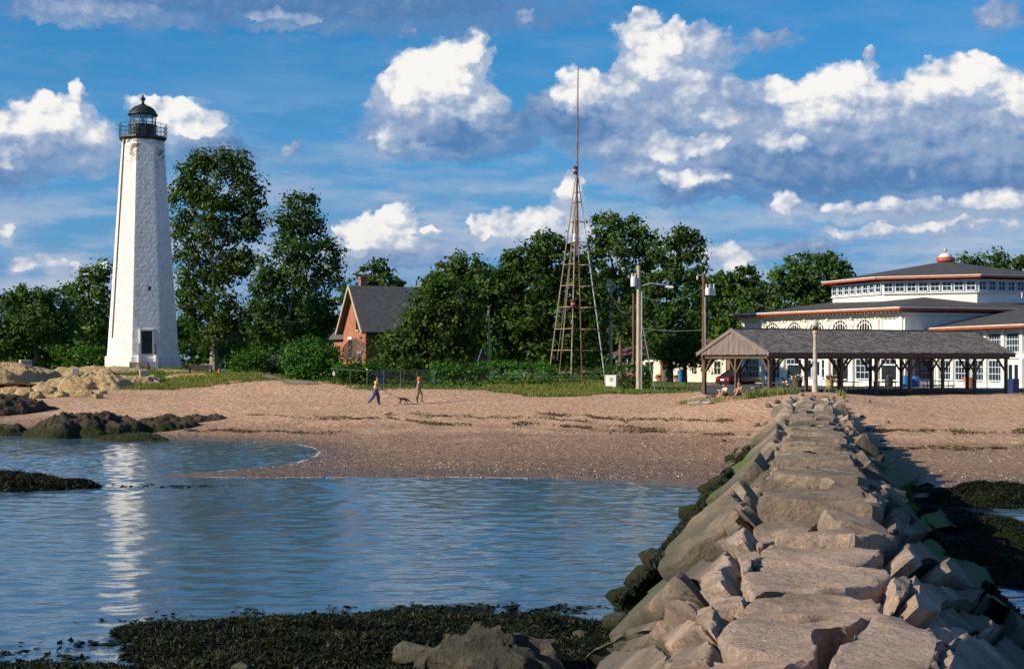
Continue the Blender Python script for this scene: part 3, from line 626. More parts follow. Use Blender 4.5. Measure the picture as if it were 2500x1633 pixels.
cable((X4, 99, gz(700, 99)), (X1, 104, gz(720, 104)), 0.7, 'upper overhead cable slung between the pale and the brown utility pole')
cable((X4, 99, gz(805, 99)), (X1, 104, gz(800, 104)), 0.15, 'low overhead cable slung between the pale and the brown utility pole')
cable((X3, 132, gz(745, 132)), tp(2, 748), 0.25, 'cable from the crossarm pole to the signal tower')
cable((X1, 104, gz(735, 104)), (X3, 132, gz(712, 132)), 1.4, 'sagging cable between the crossarm pole and the pale utility pole')
cable((X1 + 1.1, 103.2, tz(X1, 103)), (X1 + .1, 104, gz(760, 104)), 0.0, 'guy wire slanting down beside the pale utility pole', 0.025)
# white cabinet by the tower
bX = gx(1493, 104.5); bz = tz(bX, 104.5)
cab = thing('utility_cabinet', (bX, 104.5, bz), 'small white metal cabinet with a dark notice at the foot of the tower', 'cabinet')
Mc = frame((bX, 104.5, bz), R(-18))
MB(Mc).box((0, 0, .55), (.78, .55, .80)).build('body', M['white'], cab); MB(Mc).box((0, 0, .98), (.84, .61, .07)).build('lid', M['white'], cab)
for s_ in (-.3, .3): MB(Mc).box((s_, 0, .05), (.08, .45, .3)).build('foot', M['concrete'], cab)
nt_ = MB(Mc).box((.05, -.285, .66), (.30, .012, .30)).build('notice', M['bluewhite'], cab)
for j, (w_, c) in enumerate(((.27, 'navy'), (.20, 'red'), (.23, 'navy'), (.18, 'navy'))): MB(Mc).box((.05, -.294, .77 - .065 * j), (w_, .006, .05 if j == 0 else .025)).build('print_line', M[c], nt_)
# ------------------------------------------------------------------ picnic shelter
SO = Vector((16.3, 90.0, 1.74)); SA = R(25); SL, SW_ = 19.7, 7.5
shl = thing('picnic_shelter', SO, 'long open timber picnic shelter with grey shingle roof and board gable', 'shelter')
MS = frame(SO, SA)
EZ, RZ, BZ = 4.49 - SO.z, 6.07 - SO.z, 4.12 - SO.z
posts = [(i * SL / 7, 0) for i in range(8)] + [(i * SL / 7, SW_) for i in range(8)] + [(0, SW_ / 2), (SL, SW_ / 2)]
for (x, y) in posts:
    MB(MS).box((x, y, BZ / 2 - .15), (.17, .17, BZ + .3)).build('post', M['wood_beam'], shl)
    for dx_ in ((-1, 1) if y in (0, SW_) else ()):
        if 0 <= x + dx_ <= SL: MB(MS).bar((x, y, BZ - .95), (x + dx_ * .85, y, BZ + .05), .08, .12).build('brace', M['wood_beam'], shl)
    if x in (0, SL):
        for dy_ in (-1, 1):
            if 0 <= y + dy_ <= SW_: MB(MS).bar((x, y, BZ - .95), (x, y + dy_ * .85, BZ + .05), .08, .12).build('brace', M['wood_beam'], shl)
for y in (0, SW_): MB(MS).box((SL / 2, y, BZ + .14), (SL + .5, .16, .30)).build('beam', M['wood_beam'], shl)
for x in [i * SL / 7 for i in range(8)]: MB(MS).box((x, SW_ / 2, BZ + .135), (.14, SW_ - .16, .26)).build('tie_beam', M['wood_beam'], shl)
ov = .42; x0, x1 = -.38, SL + .40
def roof_side(sy):
    y0, y1 = (-ov, SW_ / 2) if sy < 0 else (SW_ + ov, SW_ / 2)
    return [(x0, y0, EZ), (x1, y0, EZ), (x1, y1, RZ), (x0, y1, RZ)]
m, t, b = new_mat('weathered_shingle'); p = obj_co(t)
a_ = t.nodes.new('ShaderNodeAttribute'); a_.attribute_name = 'tint'
c = mix(t, S(t, a_.outputs['Fac']), (0.125, 0.112, 0.108), (0.300, 0.270, 0.250)); c = mix(t, nz(t, p, 3, 5, .7).ss(.5, .75) * .4, c, (.40, .36, .33))
setc(t, b, c); b.inputs['Roughness'].default_value = .95; b.inputs['Specular IOR Level'].default_value = .15; bump(t, b, nz(t, p, 30, 4, .6), .5, .01)
M['shingle'] = m
for sy in (-1, 1):
    q = [Vector(v) for v in roof_side(sy)]; nrm = Vector((0, sy * (RZ - EZ), SW_ / 2 + ov)).normalized()
    rf = MB(MS).slab([v - nrm * .02 for v in q], -nrm * .09).build('roof_deck', M['wood_beam'], shl)
    vs, fs, tn = [], [], []; NR = 21
    for r_ in range(NR):
        v0, v1 = r_ / NR - .006, min(1.0, (r_ + 1.35) / NR); x = x0 - random.uniform(0, .25)
        while x < x1:
            w = random.uniform(.13, .36); xa, xb = max(x, x0), min(x + w - .012, x1); x += w
            if xb - xa < .03: continue
            fa, fb = (xa - x0) / (x1 - x0), (xb - x0) / (x1 - x0); lip = .045 + random.uniform(0, .02); jag = random.uniform(-.006, .004)
            A, B, C_, D_ = q[0].lerp(q[1], fa).lerp(q[3].lerp(q[2], fa), v0 + jag), q[0].lerp(q[1], fb).lerp(q[3].lerp(q[2], fb), v0 + jag), q[0].lerp(q[1], fb).lerp(q[3].lerp(q[2], fb), v1), q[0].lerp(q[1], fa).lerp(q[3].lerp(q[2], fa), v1)
            n0 = len(vs); vs += [MS @ v for v in (A, B, A + nrm * lip, B + nrm * lip, C_ + nrm * .012, D_ + nrm * .012)]
            fs += [[n0, n0 + 1, n0 + 3, n0 + 2], [n0 + 2, n0 + 3, n0 + 4, n0 + 5]]; k_ = random.random(); tn += [k_, k_]
    tag(np_mesh('shingles', [tuple(v) for v in vs], fs, M['shingle'], rf, fattr=tn), kind='stuff')
MB(MS).box(((x0 + x1) / 2, SW_ / 2, RZ + .03), (x1 - x0 + .02, .34, .07)).build('ridge_cap', M['shingle'], shl)
for y, s_ in ((-ov, -1), (SW_ + ov, 1)): MB(MS).box(((x0 + x1) / 2, y + s_ * .025, EZ - .15), (x1 - x0 + .04, .05, .24)).build('fascia', M['wood_beam'], shl)
for gx_ in (x0 + .06, x1 - .06):
    nb = 42
    for i in range(nb):
        ya, yb = -ov + .12 + (SW_ + 2 * ov - .24) * i / nb, -ov + .12 + (SW_ + 2 * ov - .24) * (i + 1) / nb - .012
        top = lambda y: EZ - .06 + (RZ - EZ) * (1 - abs(y - SW_ / 2) / (SW_ / 2 + ov))
        off = random.uniform(-.012, .012); zb = BZ + .26 + random.uniform(-.02, .02)
        MB(MS).slab([(gx_ + off, ya, zb), (gx_ + off, yb, zb), (gx_ + off, yb, max(zb + .02, top(yb))), (gx_ + off, ya, max(zb + .02, top(ya)))], (.03, 0, 0)).build('gable_board', M['wood_grey'], shl)
    sx = -1 if gx_ < 1 else 1
    for a_, e_ in ((-ov - .05, 1), (SW_ + ov + .05, -1)): MB(MS).bar((gx_ + sx * .07, a_, EZ - .08), (gx_ + sx * .07, SW_ / 2, RZ - .08), .05, .22).build('rake_board', M['wood_grey'], shl)
# ------------------------------------------------------------------ carousel pavilion
pav = thing('pavilion', (38.1, 125, 1.7), 'large white polygonal pavilion with dark roofs, orange eaves and red cupola', 'pavilion')
PA, PB = Vector((20.56, 127, 0)), Vector((30.26, 110, 0)); PC_ = PB + Vector((.94, .342, 0)) * 21; G0 = 1.45
def wallframe(a, b):
    d_ = (b - a); return Matrix.Translation(a) @ Matrix.Rotation(math.atan2(d_.y, d_.x), 4, 'Z'), d_.length
def window(parent, Mw, x, z0, z1, w, nx, nzr, mat_f, depth=.10, name='window', arch=False):
    """sashed window in wall frame Mw: outward is -y"""
    wd = thing_part = MB(Mw).box((x, .03, (z0 + z1) / 2), (w, .05, z1 - z0)).build(name, M['glass'], parent)
    fr = MB(Mw)
    for s_ in (-1, 1): fr.box((x + s_ * (w / 2 + .03), -.02, (z0 + z1) / 2), (.09, depth, z1 - z0 + .12))
    fr.box((x, -.02, z1 + .03), (w - .03, depth, .09)); fr.box((x, -.035, z0 - .03), (w - .03, depth + .05, .09)); fr.build('frame', mat_f, wd)
    mu = MB(Mw)
    for i in range(1, nx): mu.box((x - w / 2 + w * i / nx, -.005, (z0 + z1) / 2), (.035, .04, z1 - z0))
    for j in range(1, nzr): mu.box((x, -.008, z0 + (z1 - z0) * j / nzr), (w, .046, .045))
    if nx > 1 or nzr > 1: mu.build('muntins', mat_f, wd)
    return wd
Mw, LW = wallframe(PA, PB); WT = 7.74; nb = 7; bw = LW / nb
wl = MB(Mw).box((LW / 2, .30, (G0 + WT) / 2), (LW, .5, WT - G0)).build('wall', M['cream'], pav)
MB(Mw).box((LW / 2, -.05, WT - .10), (LW + .3, .35, .22)).build('cornice', M['cream'], wl)
MB(Mw).box((LW / 2, -.0, WT - .42), (LW, .12, .10)).build('moulding', M['cream'], wl)
MB(Mw).box((LW / 2, -.02, 4.35), (LW, .2, .30)).build('string_course', M['white'], wl)
for i in range(nb + 1):
    x = min(max(i * bw, .25), LW - .25)
    MB(Mw).box((x, -.06, (G0 + 4.2) / 2), (.50, .36, 4.2 - G0)).build('pilaster', M['white'], pav)
    MB(Mw).box((x, -.02, (4.5 + WT - .2) / 2), (.42 if i in (0, 1, nb - 1, nb) else .12, .16, WT - .2 - 4.5)).build('upper_pilaster', M['cream'], pav)
    if 1 <= i < nb: MB(Mw).box((x, -.10, WT - .34), (.16, .22, .24)).build('bracket', M['cream'], pav)
def arch_window(x, zc, r):
    n = 14; ring = [(x + r * math.cos(math.pi * k / n), zc + r * math.sin(math.pi * k / n)) for k in range(n + 1)]
    w_ = MB(Mw).slab([(a, .03, c) for a, c in ring], (0, .04, 0)).build('arched_window', M['glass'], pav)
    for rr, th, mt_ in ((r + .05, .12, M['cream']), (r * .72, .05, M['white']), (r * .98, .06, M['white'])):
        f_ = MB(Mw)
        for k in range(n): f_.bar((x + rr * math.cos(math.pi * k / n), -.0, zc + rr * math.sin(math.pi * k / n)), (x + rr * math.cos(math.pi * (k + 1) / n), 0, zc + rr * math.sin(math.pi * (k + 1) / n)), .14 if th > .1 else .07, th, up=(0, 1, 0))
        f_.build('arch_frame', mt_, w_)
    f_ = MB(Mw)
    for k in range(-3, 4): f_.box((x + k * r / 3.5, 0, zc + .5 * math.sqrt(max(.02, r * r - (k * r / 3.5) ** 2))), (.05, .06, math.sqrt(max(.02, r * r - (k * r / 3.5) ** 2))))
    f_.build('muntins', M['white'], w_)
ZA = 6.32
for i in range(1, 6): arch_window((i + .5) * bw, ZA, 1.0)
for i in range(1, 7):
    MB(Mw).lathe((0, 0, 0), [(.14, -.03), (.20, 0), (.20, .05)], 14, M=Matrix.Translation(Vector((i * bw, .0, 7.0))) @ Matrix.Rotation(R(90), 4, 'X') @ Matrix.Scale(1.35, 4, (0, 1, 0))).build('medallion', M['cream'], pav)
for i in (0, 6):
    f_ = MB(Mw); x = (i + .5) * bw
    for s_ in (-1, 1): f_.box((x + s_ * .85, -.0, 6.4), (.12, .12, 1.9))
    f_.box((x, -.0, 7.36), (1.82, .12, .12)); f_.box((x, 0, 5.44), (1.58, .12, .12)); f_.build('panel_frame', M['cream'], pav)
kinds = ['win', 'win', 'open', 'door', 'open', 'win', 'open']
for i, kd in enumerate(kinds):
    x = (i + .5) * bw
    if kd == 'win': window(pav, Mw, x, 2.55, 4.10, 1.85, 4, 3, M['bluewhite'])
    elif kd == 'open':
        w_ = MB(Mw).box((x, .03, 3.05), (1.9, .05, 1.1)).build('serving_hatch', M['glass'], pav); window(w_, Mw, x, 3.70, 4.10, 1.85, 4, 1, M['bluewhite'], name='transom')
        MB(Mw).box((x, -.12, 2.46), (2.0, .36, .07)).build('counter', M['white'], w_)
    else:
        dr = MB(Mw).box((x, .02, 2.9), (1.05, .06, 2.35)).build('door', M['bluewhite'], pav); MB(Mw).box((x, -.02, 3.35), (.62, .05, 1.1)).build('pane', M['glass'], dr); MB(Mw).tube([(x + .4, -.03, 2.7), (x + .4, -.12, 2.7)], .03).build('handle', M['steel'], dr)
        for s_ in (-1, 1): window(pav, Mw, x + s_ * .85, 2.6, 4.05, .42, 1, 2, M['bluewhite'], name='side_light')
# shaded return wall, then the annex wing
Mr, LR = wallframe(PB, PC_)
wr = MB(Mr).box((LR / 2 + .02, .27, (G0 + WT) / 2), (LR, .5, WT - G0 - .01)).build('wall', M['white'], pav)
MB(Mr).box((LR / 2, -.05, WT - .12), (LR, .3, .2)).build('cornice', M['white'], wr); MB(Mr).box((.3, -.04, (G0 + WT) / 2 - .1), (.5, .2, WT - G0 - .3)).build('pilaster', M['white'], wr); MB(Mr).box((3.0, -.04, (G0 + WT) / 2 - .1), (.4, .2, WT - G0 - .3)).build('pilaster', M['white'], wr)
window(pav, Mr, 1.65, 2.5, 4.2, 1.7, 2, 2, M['blue'])
PD, PE = Vector((33.25, 111.0, 0)), Vector((38.0, 91.0, 0)); Ma, LA = wallframe(PD, PE); AT = 6.30
wa = MB(Ma).box((LA / 2, .30, (G0 + AT) / 2), (LA, .5, AT - G0)).build('annex_wall', M['white'], pav)
nA = 9; ba = LA / nA
for i in range(nA + 1): MB(Ma).box((min(max(i * ba, .2), LA - .2), -.05, (G0 + AT) / 2), (.36, .30, AT - G0 - .1)).build('pilaster', M['white'], wa)
MB(Ma).box((LA / 2, -.03, 4.30), (LA, .16, .34)).build('string_course', M['white'], wa)
for i in range(nA):
    x = (i + .5) * ba
    window(pav, Ma, x, 4.62, 5.95, 1.62, 5, 3, M['bluewhite'])
    if i in (4, 6): 
        dr = MB(Ma).box((x, .02, 2.75), (1.5, .06, 2.3)).build('door', M['bluewhite'], pav)
        for s_ in (-.36, .36): MB(Ma).box((x + s_, -.02, 3.2), (.40, .05, 1.0)).build('pane', M['glass'], dr)
    else: window(pav, Ma, x, 2.55, 4.0, 1.62, 4, 3, M['bluewhite'])
# roofs: eave ring offset from the walls, pyramid to the middle
ctr = Vector((38.1, 125, 0))
EV = [PA, PB, PC_, Vector((59, 128, 0)), Vector((57, 140, 0)), Vector((46, 147, 0)), Vector((32, 147, 0)), Vector((23, 138, 0))]
EV = [ctr + (e - ctr) * (1 + 1.25 / (e - ctr).length) for e in EV]
def pyramid(name, ring, z, apex, thick, mat):
    n = len(ring); mb = MB(); vs = [(p_.x, p_.y, z) for p_ in ring] + [(p_.x, p_.y, z - thick) for p_ in ring] + [apex]
    fs = [[k, (k + 1) % n, 2 * n] for k in range(n)] + [[n + k, n + (k + 1) % n, (k + 1) % n, k] for k in range(n)] + [list(range(n, 2 * n))]
    return mb.add(vs, fs).build(name, mat, pav)
r1 = pyramid('main_roof', EV, 8.10, (38.1, 125, 10.3), .10, M['roof_dark'])
def fascia(par, ring, z, h, mat, nm, thick=.06, push=0.03, c=ctr):
    n = len(ring)
    for k in range(n):
        a_, b_ = ring[k], ring[(k + 1) % n]; o_ = ((a_ + b_) / 2 - c).normalized() * push
        MB().bar((a_.x + o_.x, a_.y + o_.y, z), (b_.x + o_.x, b_.y + o_.y, z), thick, h).build(nm, mat, par)
fascia(r1, EV, 7.96, .14, M['orange'], 'fascia'); fascia(r1, EV, 8.08, .07, M['white'], 'gutter', .10, .05)
SOF = [ctr + (e - ctr) * (1 - .12 / (e - ctr).length) for e in EV]; WR = [PA, PB, PC_] + [ctr + (e - ctr) * (1 - 1.7 / (e - ctr).length) for e in EV[3:]]
sf = MB(); n = 8
sf.add([(p_.x, p_.y, 7.84) for p_ in SOF] + [(ctr.x + (p_.x - ctr.x) * .99, ctr.y + (p_.y - ctr.y) * .99, 7.80) for p_ in WR], [[k, (k + 1) % n, n + (k + 1) % n, n + k] for k in range(n)]).build('soffit', M['soffit'], r1)
# rafter-tail valance under the eave
for (a_, b_) in ((EV[0], EV[1]),):
    for k in range(46):
        q = a_.lerp(b_, (k + .5) / 46); i_ = (ctr - q).normalized(); MB().bar((q.x + i_.x * .15, q.y + i_.y * .15, 7.78), (q.x + i_.x * 1.05, q.y + i_.y * 1.05, 7.78), .09, .14).build('rafter_tail', M['soffit'], r1)
# annex roof
aw = wa
A0, A1 = PD, PE; inn = Vector(((PE - PD).y, -(PE - PD).x, 0)).normalized() * -1
if inn.x < 0: inn = -inn
o_ = -inn * 1.15; e0, e1 = A0 + o_ - (PE - PD).normalized() * 1.2, A1 + o_
rr = MB().slab([(e0.x, e0.y, 6.50), (e1.x, e1.y, 6.50), (e1.x + inn.x * 14, e1.y + inn.y * 14, 9.2), (e0.x + inn.x * 14, e0.y + inn.y * 14, 9.2)], (0, 0, -.09)).build('annex_roof', M['roof_dark'], pav)
MB().bar((e0.x - .03, e0.y, 6.36), (e1.x - .03, e1.y, 6.38), .06, .13).build('fascia', M['orange'], rr); MB().bar((e0.x - .05, e0.y, 6.49), (e1.x - .05, e1.y, 6.49), .1, .06).build('gutter', M['white'], rr)
for k in range(44):
    q = e0.lerp(e1, (k + .5) / 44); MB().bar((q.x + inn.x * .1, q.y + inn.y * .1, 6.30), (q.x + inn.x * 1.1, q.y + inn.y * 1.1, 6.38), .08, .12).build('rafter_tail', M['soffit'], rr)
# clerestory, upper roof, cupola
def octc(k, r, z=0): a_ = R(177.5 + 45 * k); return Vector((38.1 + r * math.cos(a_), 125 + r * math.sin(a_), z))
cl = MB().prism([octc(k, 9.83).to_2d() for k in range(8)], 8.6, 10.62).build('clerestory_wall', M['white'], pav)
for k in range(3):
    Mk, lk = wallframe(octc(k, 9.83), octc(k + 1, 9.83)); nw = 8; Mk = Mk @ Matrix.Translation(Vector((0, -.06, 0)))
    for i in range(nw): window(cl, Mk, (i + .5) * lk / nw, 9.72, 10.42, lk / nw * .70, 2, 2, M['bluewhite'])
    MB(Mk).box((lk / 2, -.05, 9.55), (lk, .14, .1)).build('sill_band', M['white'], cl)
r2 = pyramid('upper_roof', [octc(k, 10.75) for k in range(8)], 10.92, (38.1, 125, 12.72), .10, M['roof_dark'])
fascia(r2, [octc(k, 10.75) for k in range(8)], 10.77, .14, M['orange'], 'fascia'); fascia(r2, [octc(k, 10.75) for k in range(8)], 10.90, .06, M['white'], 'gutter', .1, .05)
cu = MB().lathe((38.1, 125, 0), [(.62, 12.2), (.62, 12.66), (.80, 12.72), (.80, 12.98), (.74, 13.02)], 20).build('cupola', M['orange'], pav)
MB().lathe((38.1, 125, 0), [(.62, 13.02), (.60, 13.14), (.48, 13.30), (.28, 13.40), (.10, 13.44)], 16).build('cupola_dome', M['greypaint'], cu, True)
MB().lathe((38.1, 125, 0), [(.05, 13.40), (.05, 13.58), (.16, 13.64), (.16, 13.74), (.10, 13.84), (.01, 13.98)], 10).build('finial', M['steel'], cu, True)
MB().tube([(octc(2, 9.83).x + 3.2, octc(2, 9.83).y - 1.2, 9.0), (octc(2, 9.83).x + 3.2, octc(2, 9.83).y - 1.2, 9.45)], .05, 8).build('vent_pipe', M['greypaint'], r1)
pav.scale = (1.12,) * 3; pav.location = (38.1 * 1.12, 125 * 1.12, EYE - (EYE - 1.7) * 1.12)      # the plan above was drawn at 1 : 1.12
# ------------------------------------------------------------------ brick walls
def mat_brick(name, c1, c2, mortar, ang_, sc=1.0):
    m, t, b = new_mat(name); p = obj_co(t); x, y, z = sep(t, p)
    u = x * math.cos(ang_) + y * math.sin(ang_) + (x * -math.sin(ang_) + y * math.cos(ang_))
    n = t.nodes.new('ShaderNodeTexBrick'); t.links.new(vec(t, u, z).k, n.inputs['Vector']); n.inputs['Scale'].default_value = 1.0
    n.inputs['Brick Width'].default_value = .22 * sc; n.inputs['Row Height'].default_value = .075 * sc; n.inputs['Mortar Size'].default_value = .008 * sc
    n.inputs['Color1'].default_value = (*c1, 1); n.inputs['Color2'].default_value = (*c2, 1); n.inputs['Mortar'].default_value = (*mortar, 1)
    c = mix(t, nz(t, p, .8, 5, .6).ss(.4, .7) * .5, S(t, n.outputs['Color']), tuple(v * .55 for v in c1)); setc(t, b, c); b.inputs['Roughness'].default_value = .9
    bump(t, b, S(t, n.outputs['Fac']) * -1.0, .4, .02); return m
M['brick'] = mat_brick('red_brick', (.40, .125, .060), (.30, .085, .042), (.34, .24, .18), R(23))
M['brick2'] = mat_brick('tan_brick', (.32, .13, .085), (.26, .105, .07), (.34, .27, .22), R(-24))
m, t, b = new_mat('grey_slate'); p = obj_co(t); x, y, z = sep(t, p)
n_ = t.nodes.new('ShaderNodeTexBrick'); t.links.new(vec(t, x * .92 + y * .39, z * 1.25).k, n_.inputs['Vector']); n_.inputs['Scale'].default_value = 1.0
for k_, v_ in (('Brick Width', .34), ('Row Height', .24), ('Mortar Size', .012)): n_.inputs[k_].default_value = v_
n_.inputs['Color1'].default_value = (.062, .066, .075, 1); n_.inputs['Color2'].default_value = (.10, .102, .110, 1); n_.inputs['Mortar'].default_value = (.035, .036, .04, 1)
setc(t, b, S(t, n_.outputs['Color'])); b.inputs['Roughness'].default_value = .75; bump(t, b, S(t, n_.outputs['Fac']) * -1.0, .6, .03); M['slate'] = m
# ------------------------------------------------------------------ keeper's house
HO = Vector((-12.85, 125, 2.0)); MH = frame(HO, R(23)); HW, HL = 7.0, 11.4; HE, HR = 7.0 - 2.0, 10.6 - 2.0
hs = thing('brick_house', HO, 'red brick house with steep slate roof half hidden behind a spreading maple', 'house')
MB(MH).add([(0, 0, -.3), (HL, 0, -.3), (HL, HW, -.3), (0, HW, -.3), (0, 0, HE), (HL, 0, HE), (HL, HW, HE), (0, HW, HE), (0, HW / 2, HR), (HL, HW / 2, HR)],
  [[0, 1, 5, 4], [2, 3, 7, 6], [3, 0, 4, 8, 7], [1, 2, 6, 9, 5], [3, 2, 1, 0], [4, 5, 9, 8], [6, 7, 8, 9]]).build('wall', M['brick'], hs)
def gable_roof(mb_M, x0, x1, y0, y1, e, r, par, nm='roof', trim=True, th=.16):
    """two slopes with a ridge along x"""
    ym = (y0 + y1) / 2; rf = None
    for ya, s_ in ((y0, -1), (y1, 1)):
        q = [(x0, ya, e), (x1, ya, e), (x1, ym, r), (x0, ym, r)]; nrm = Vector((0, s_ * (r - e), abs(ym - ya))).normalized()
        o = MB(mb_M).slab([Vector(v) + nrm * th for v in q], -nrm * th).build(nm, M['slate'], par); rf = rf or o
        if trim:
            for xx in (x0 - .03, x1 + .03): MB(mb_M).bar((xx, ya, e + .02), (xx, ym, r + .06), .07, .26).build('bargeboard', M['wood_pale'], par)
    return rf
hr = gable_roof(MH, -.55, HL + .5, -.55, HW + .55, HE - .62, HR + .02, hs)
for (x, y, zt_) in ((1.0, HW / 2 + .6, HR + 1.0), (HL - 1.6, HW / 2, HR + .9)):
    ch_ = MB(MH).box((x, y, (HR - 1.5 + zt_) / 2), (.62, .62, zt_ - HR + 1.5)).build('chimney', M['brick'], hs); MB(MH).box((x, y, zt_ - .12), (.74, .74, .16)).build('chimney_cap', M['brick'], ch_)
Mg = MH @ Matrix.Rotation(R(-90), 4, 'Z')             # gable end: local x runs along -y of the house
def hwin(xl, z0, z1, w, nm='window'):
    wd = MB(Mg).box((xl, -.02, (z0 + z1) / 2), (w, .06, z1 - z0)).build(nm, M['glass'], hs); f_ = MB(Mg)
    for s_ in (-1, 1): f_.box((xl + s_ * (w / 2 + .03), -.05, (z0 + z1) / 2), (.08, .1, z1 - z0))
    f_.box((xl, -.045, (z0 + z1) / 2), (w, .06, .06)); f_.build('frame', M['wood_grey'], wd); MB(Mg).box((xl, -.06, z1 + .12), (w + .3, .12, .22)).build('lintel', M['cream'], wd); MB(Mg).box((xl, -.07, z0 - .07), (w + .3, .14, .12)).build('sill', M['concrete'], wd)
hwin(-2.35, 4.75, 6.2, .70); hwin(-4.6, 2.3, 3.9, .85); hwin(-1.6, .9, 2.6, .9)
Mwg = MH @ Matrix.Translation(Vector((.8, HW, 0)))
wg = MB(Mwg).box((2.2, 3.25, (4.3 - .3) / 2), (4.4, 6.5, 4.6)).build('wing_wall', M['brick'], hs)
MB(Mwg).add([(-.5, -.1, 4.15), (4.9, -.1, 4.15), (4.9, 7.1, 4.15), (-.5, 7.1, 4.15), (1.6, -.1, 6.6), (3.2, 2.8, 6.6), (3.2, -.1, 6.6), (1.6, 2.8, 6.6), (-.5, -.1, 4.0), (4.9, -.1, 4.0), (4.9, 7.1, 4.0), (-.5, 7.1, 4.0)],
  [[0, 4, 7, 3], [3, 7, 5, 2], [2, 5, 6, 1], [4, 6, 5, 7], [0, 1, 6, 4], [8, 9, 10, 11], [8, 0, 3, 11], [11, 3, 2, 10], [10, 2, 1, 9], [9, 1, 0, 8]]).build('wing_roof', M['slate'], hs)
MB(Mwg @ Matrix.Rotation(R(-90), 4, 'Z')).box((-2.2, -.03, 2.4), (.8, .06, 1.5)).build('window', M['glass'], hs)
# ------------------------------------------------------------------ mesh satellite dish by the house
DC = at(866, 858, 119.5); dsh = thing('satellite_dish', (DC.x, DC.y, tz(DC.x, DC.y)), 'large dark mesh satellite dish in front of the brick gable', 'satellite dish')
m, t, b = new_mat('perforated_mesh'); setc(t, b, (.03, .022, .022)); b.inputs['Roughness'].default_value = .7
tr = t.nodes.new('ShaderNodeBsdfTransparent'); mx = t.nodes.new('ShaderNodeMixShader'); mx.inputs[0].default_value = .72; t.links.new(tr.outputs[0], mx.inputs[1]); t.links.new(b.outputs[0], mx.inputs[2]); t.links.new(mx.outputs[0], t.nodes['Material Output'].inputs[0]); M['mesh'] = m
Dm = Matrix.Translation(DC) @ Vector((-.25, -.85, .42)).to_track_quat('Z', 'Y').to_matrix().to_4x4(); dr_ = 1.0
prof = [(dr_ * k / 6, .30 * (k / 6) ** 2) for k in range(7)]; vs, fs = [], []
for i, (r_, h_) in enumerate(prof): vs += [(max(r_, .01) * math.cos(R(15 * k)), max(r_, .01) * math.sin(R(15 * k)), h_) for k in range(24)]
for i in range(6): fs += [[i * 24 + k, i * 24 + (k + 1) % 24, (i + 1) * 24 + (k + 1) % 24, (i + 1) * 24 + k] for k in range(24)]
rf = MB(Dm).add(vs, fs).build('reflector', M['mesh'], dsh, True)
for k in range(12): MB(Dm).tube([(r_ * math.cos(R(30 * k)), r_ * math.sin(R(30 * k)), h_ - .01) for r_, h_ in prof], .013, 5).build('rib', M['wire'], rf)
for r_, h_ in (prof[6], prof[3]): MB(Dm).tube([(r_ * math.cos(R(15 * k)), r_ * math.sin(R(15 * k)), h_) for k in range(25)], .016, 5).build('ring', M['wire'], rf)
for k in range(3): MB(Dm).tube([(.9 * math.cos(R(120 * k)), .9 * math.sin(R(120 * k)), .24), (0, 0, .85)], .012, 5).build('feed_strut', M['wire'], dsh)
MB(Dm).lathe((0, 0, .80), [(.05, 0), (.11, .03), (.11, .14), (.05, .16)], 10).build('feed_horn', M['black'], dsh)
MB().tube([(DC.x, DC.y + .1, tz(DC.x, DC.y) - .2), (DC.x, DC.y + .1, DC.z)], .06, 8).build('mount_post', M['wire'], dsh)
# ------------------------------------------------------------------ bath house across the road
YO = Vector((gx(1503, 152), 152, 1.75)); MY = frame(YO, R(-24)); YL = 12.5
yh = thing('bath_house', YO, 'low brick and cream building with arched panels and brown roof behind the trees', 'building')
MB(MY).box((YL / 2, 3, 1.3), (YL, 6, 3.2)).build('wall', M['brick2'], yh)
MB(MY).add([(-.7, -.7, 2.92), (YL + .7, -.7, 2.92), (YL + .7, 6.7, 2.92), (-.7, 6.7, 2.92), (3.2, 3, 4.5), (YL - 2.6, 3, 4.5), (-.7, -.7, 2.80), (YL + .7, -.7, 2.80), (YL + .7, 6.7, 2.80), (-.7, 6.7, 2.80)],
  [[0, 1, 5, 4], [1, 2, 5], [2, 3, 4, 5], [3, 0, 4], [6, 7, 8, 9], [0, 6, 7, 1], [1, 7, 8, 2], [2, 8, 9, 3], [3, 9, 6, 0]]).build('roof', mat_noise('brown_shingle', (.085, .042, .034), (.13, .068, .055), 4, .9, .4, .02), yh)
for i in range(19): MB(MY).box((i * .68 - .3, -.45, 2.70), (.1, .5, .14)).build('rafter_tail', M['wood_beam'], yh)
def panel_arch(xa, xb, zt_):
    w = (xb - xa) / 2; xm = (xa + xb) / 2; n = 14
    pts = [(xa, -.025, .02), (xb, -.025, .02)] + [(xm + w * math.cos(math.pi * k / n), -.025, zt_ - w * .9 + w * .9 * math.sin(math.pi * k / n)) for k in range(n + 1)]
    return MB(MY).slab(pts, (0, .02, 0)).build('cream_panel', M['cream'], yh)
for xa, xb in ((2.75, 5.0), (5.5, 7.75)): panel_arch(xa, xb, 2.65)
MB(MY).box((10.0, -.04, 1.35), (4.2, .06, 2.7)).build('cream_panel', M['cream'], yh)
def ywin(x, z0, z1, w, nm='window'):
    wd = MB(MY).box((x, -.07, (z0 + z1) / 2), (w, .05, z1 - z0)).build(nm, M['glass'], yh); f_ = MB(MY)
    for s_ in (-1, 0, 1): f_.box((x + s_ * w / 2, -.09, (z0 + z1) / 2), (.05, .06, z1 - z0))
    f_.box((x, -.085, z0), (w + .1, .05, .06)); f_.box((x, -.085, z1), (w + .1, .05, .06)); f_.box((x, -.085, (z0 + z1) / 2), (w, .05, .05)); f_.build('frame', M['white'], wd)
ywin(1.35, 1.3, 2.5, 1.1); ywin(8.7, .9, 2.3, .5); ywin(11.2, .8, 2.2, .7)
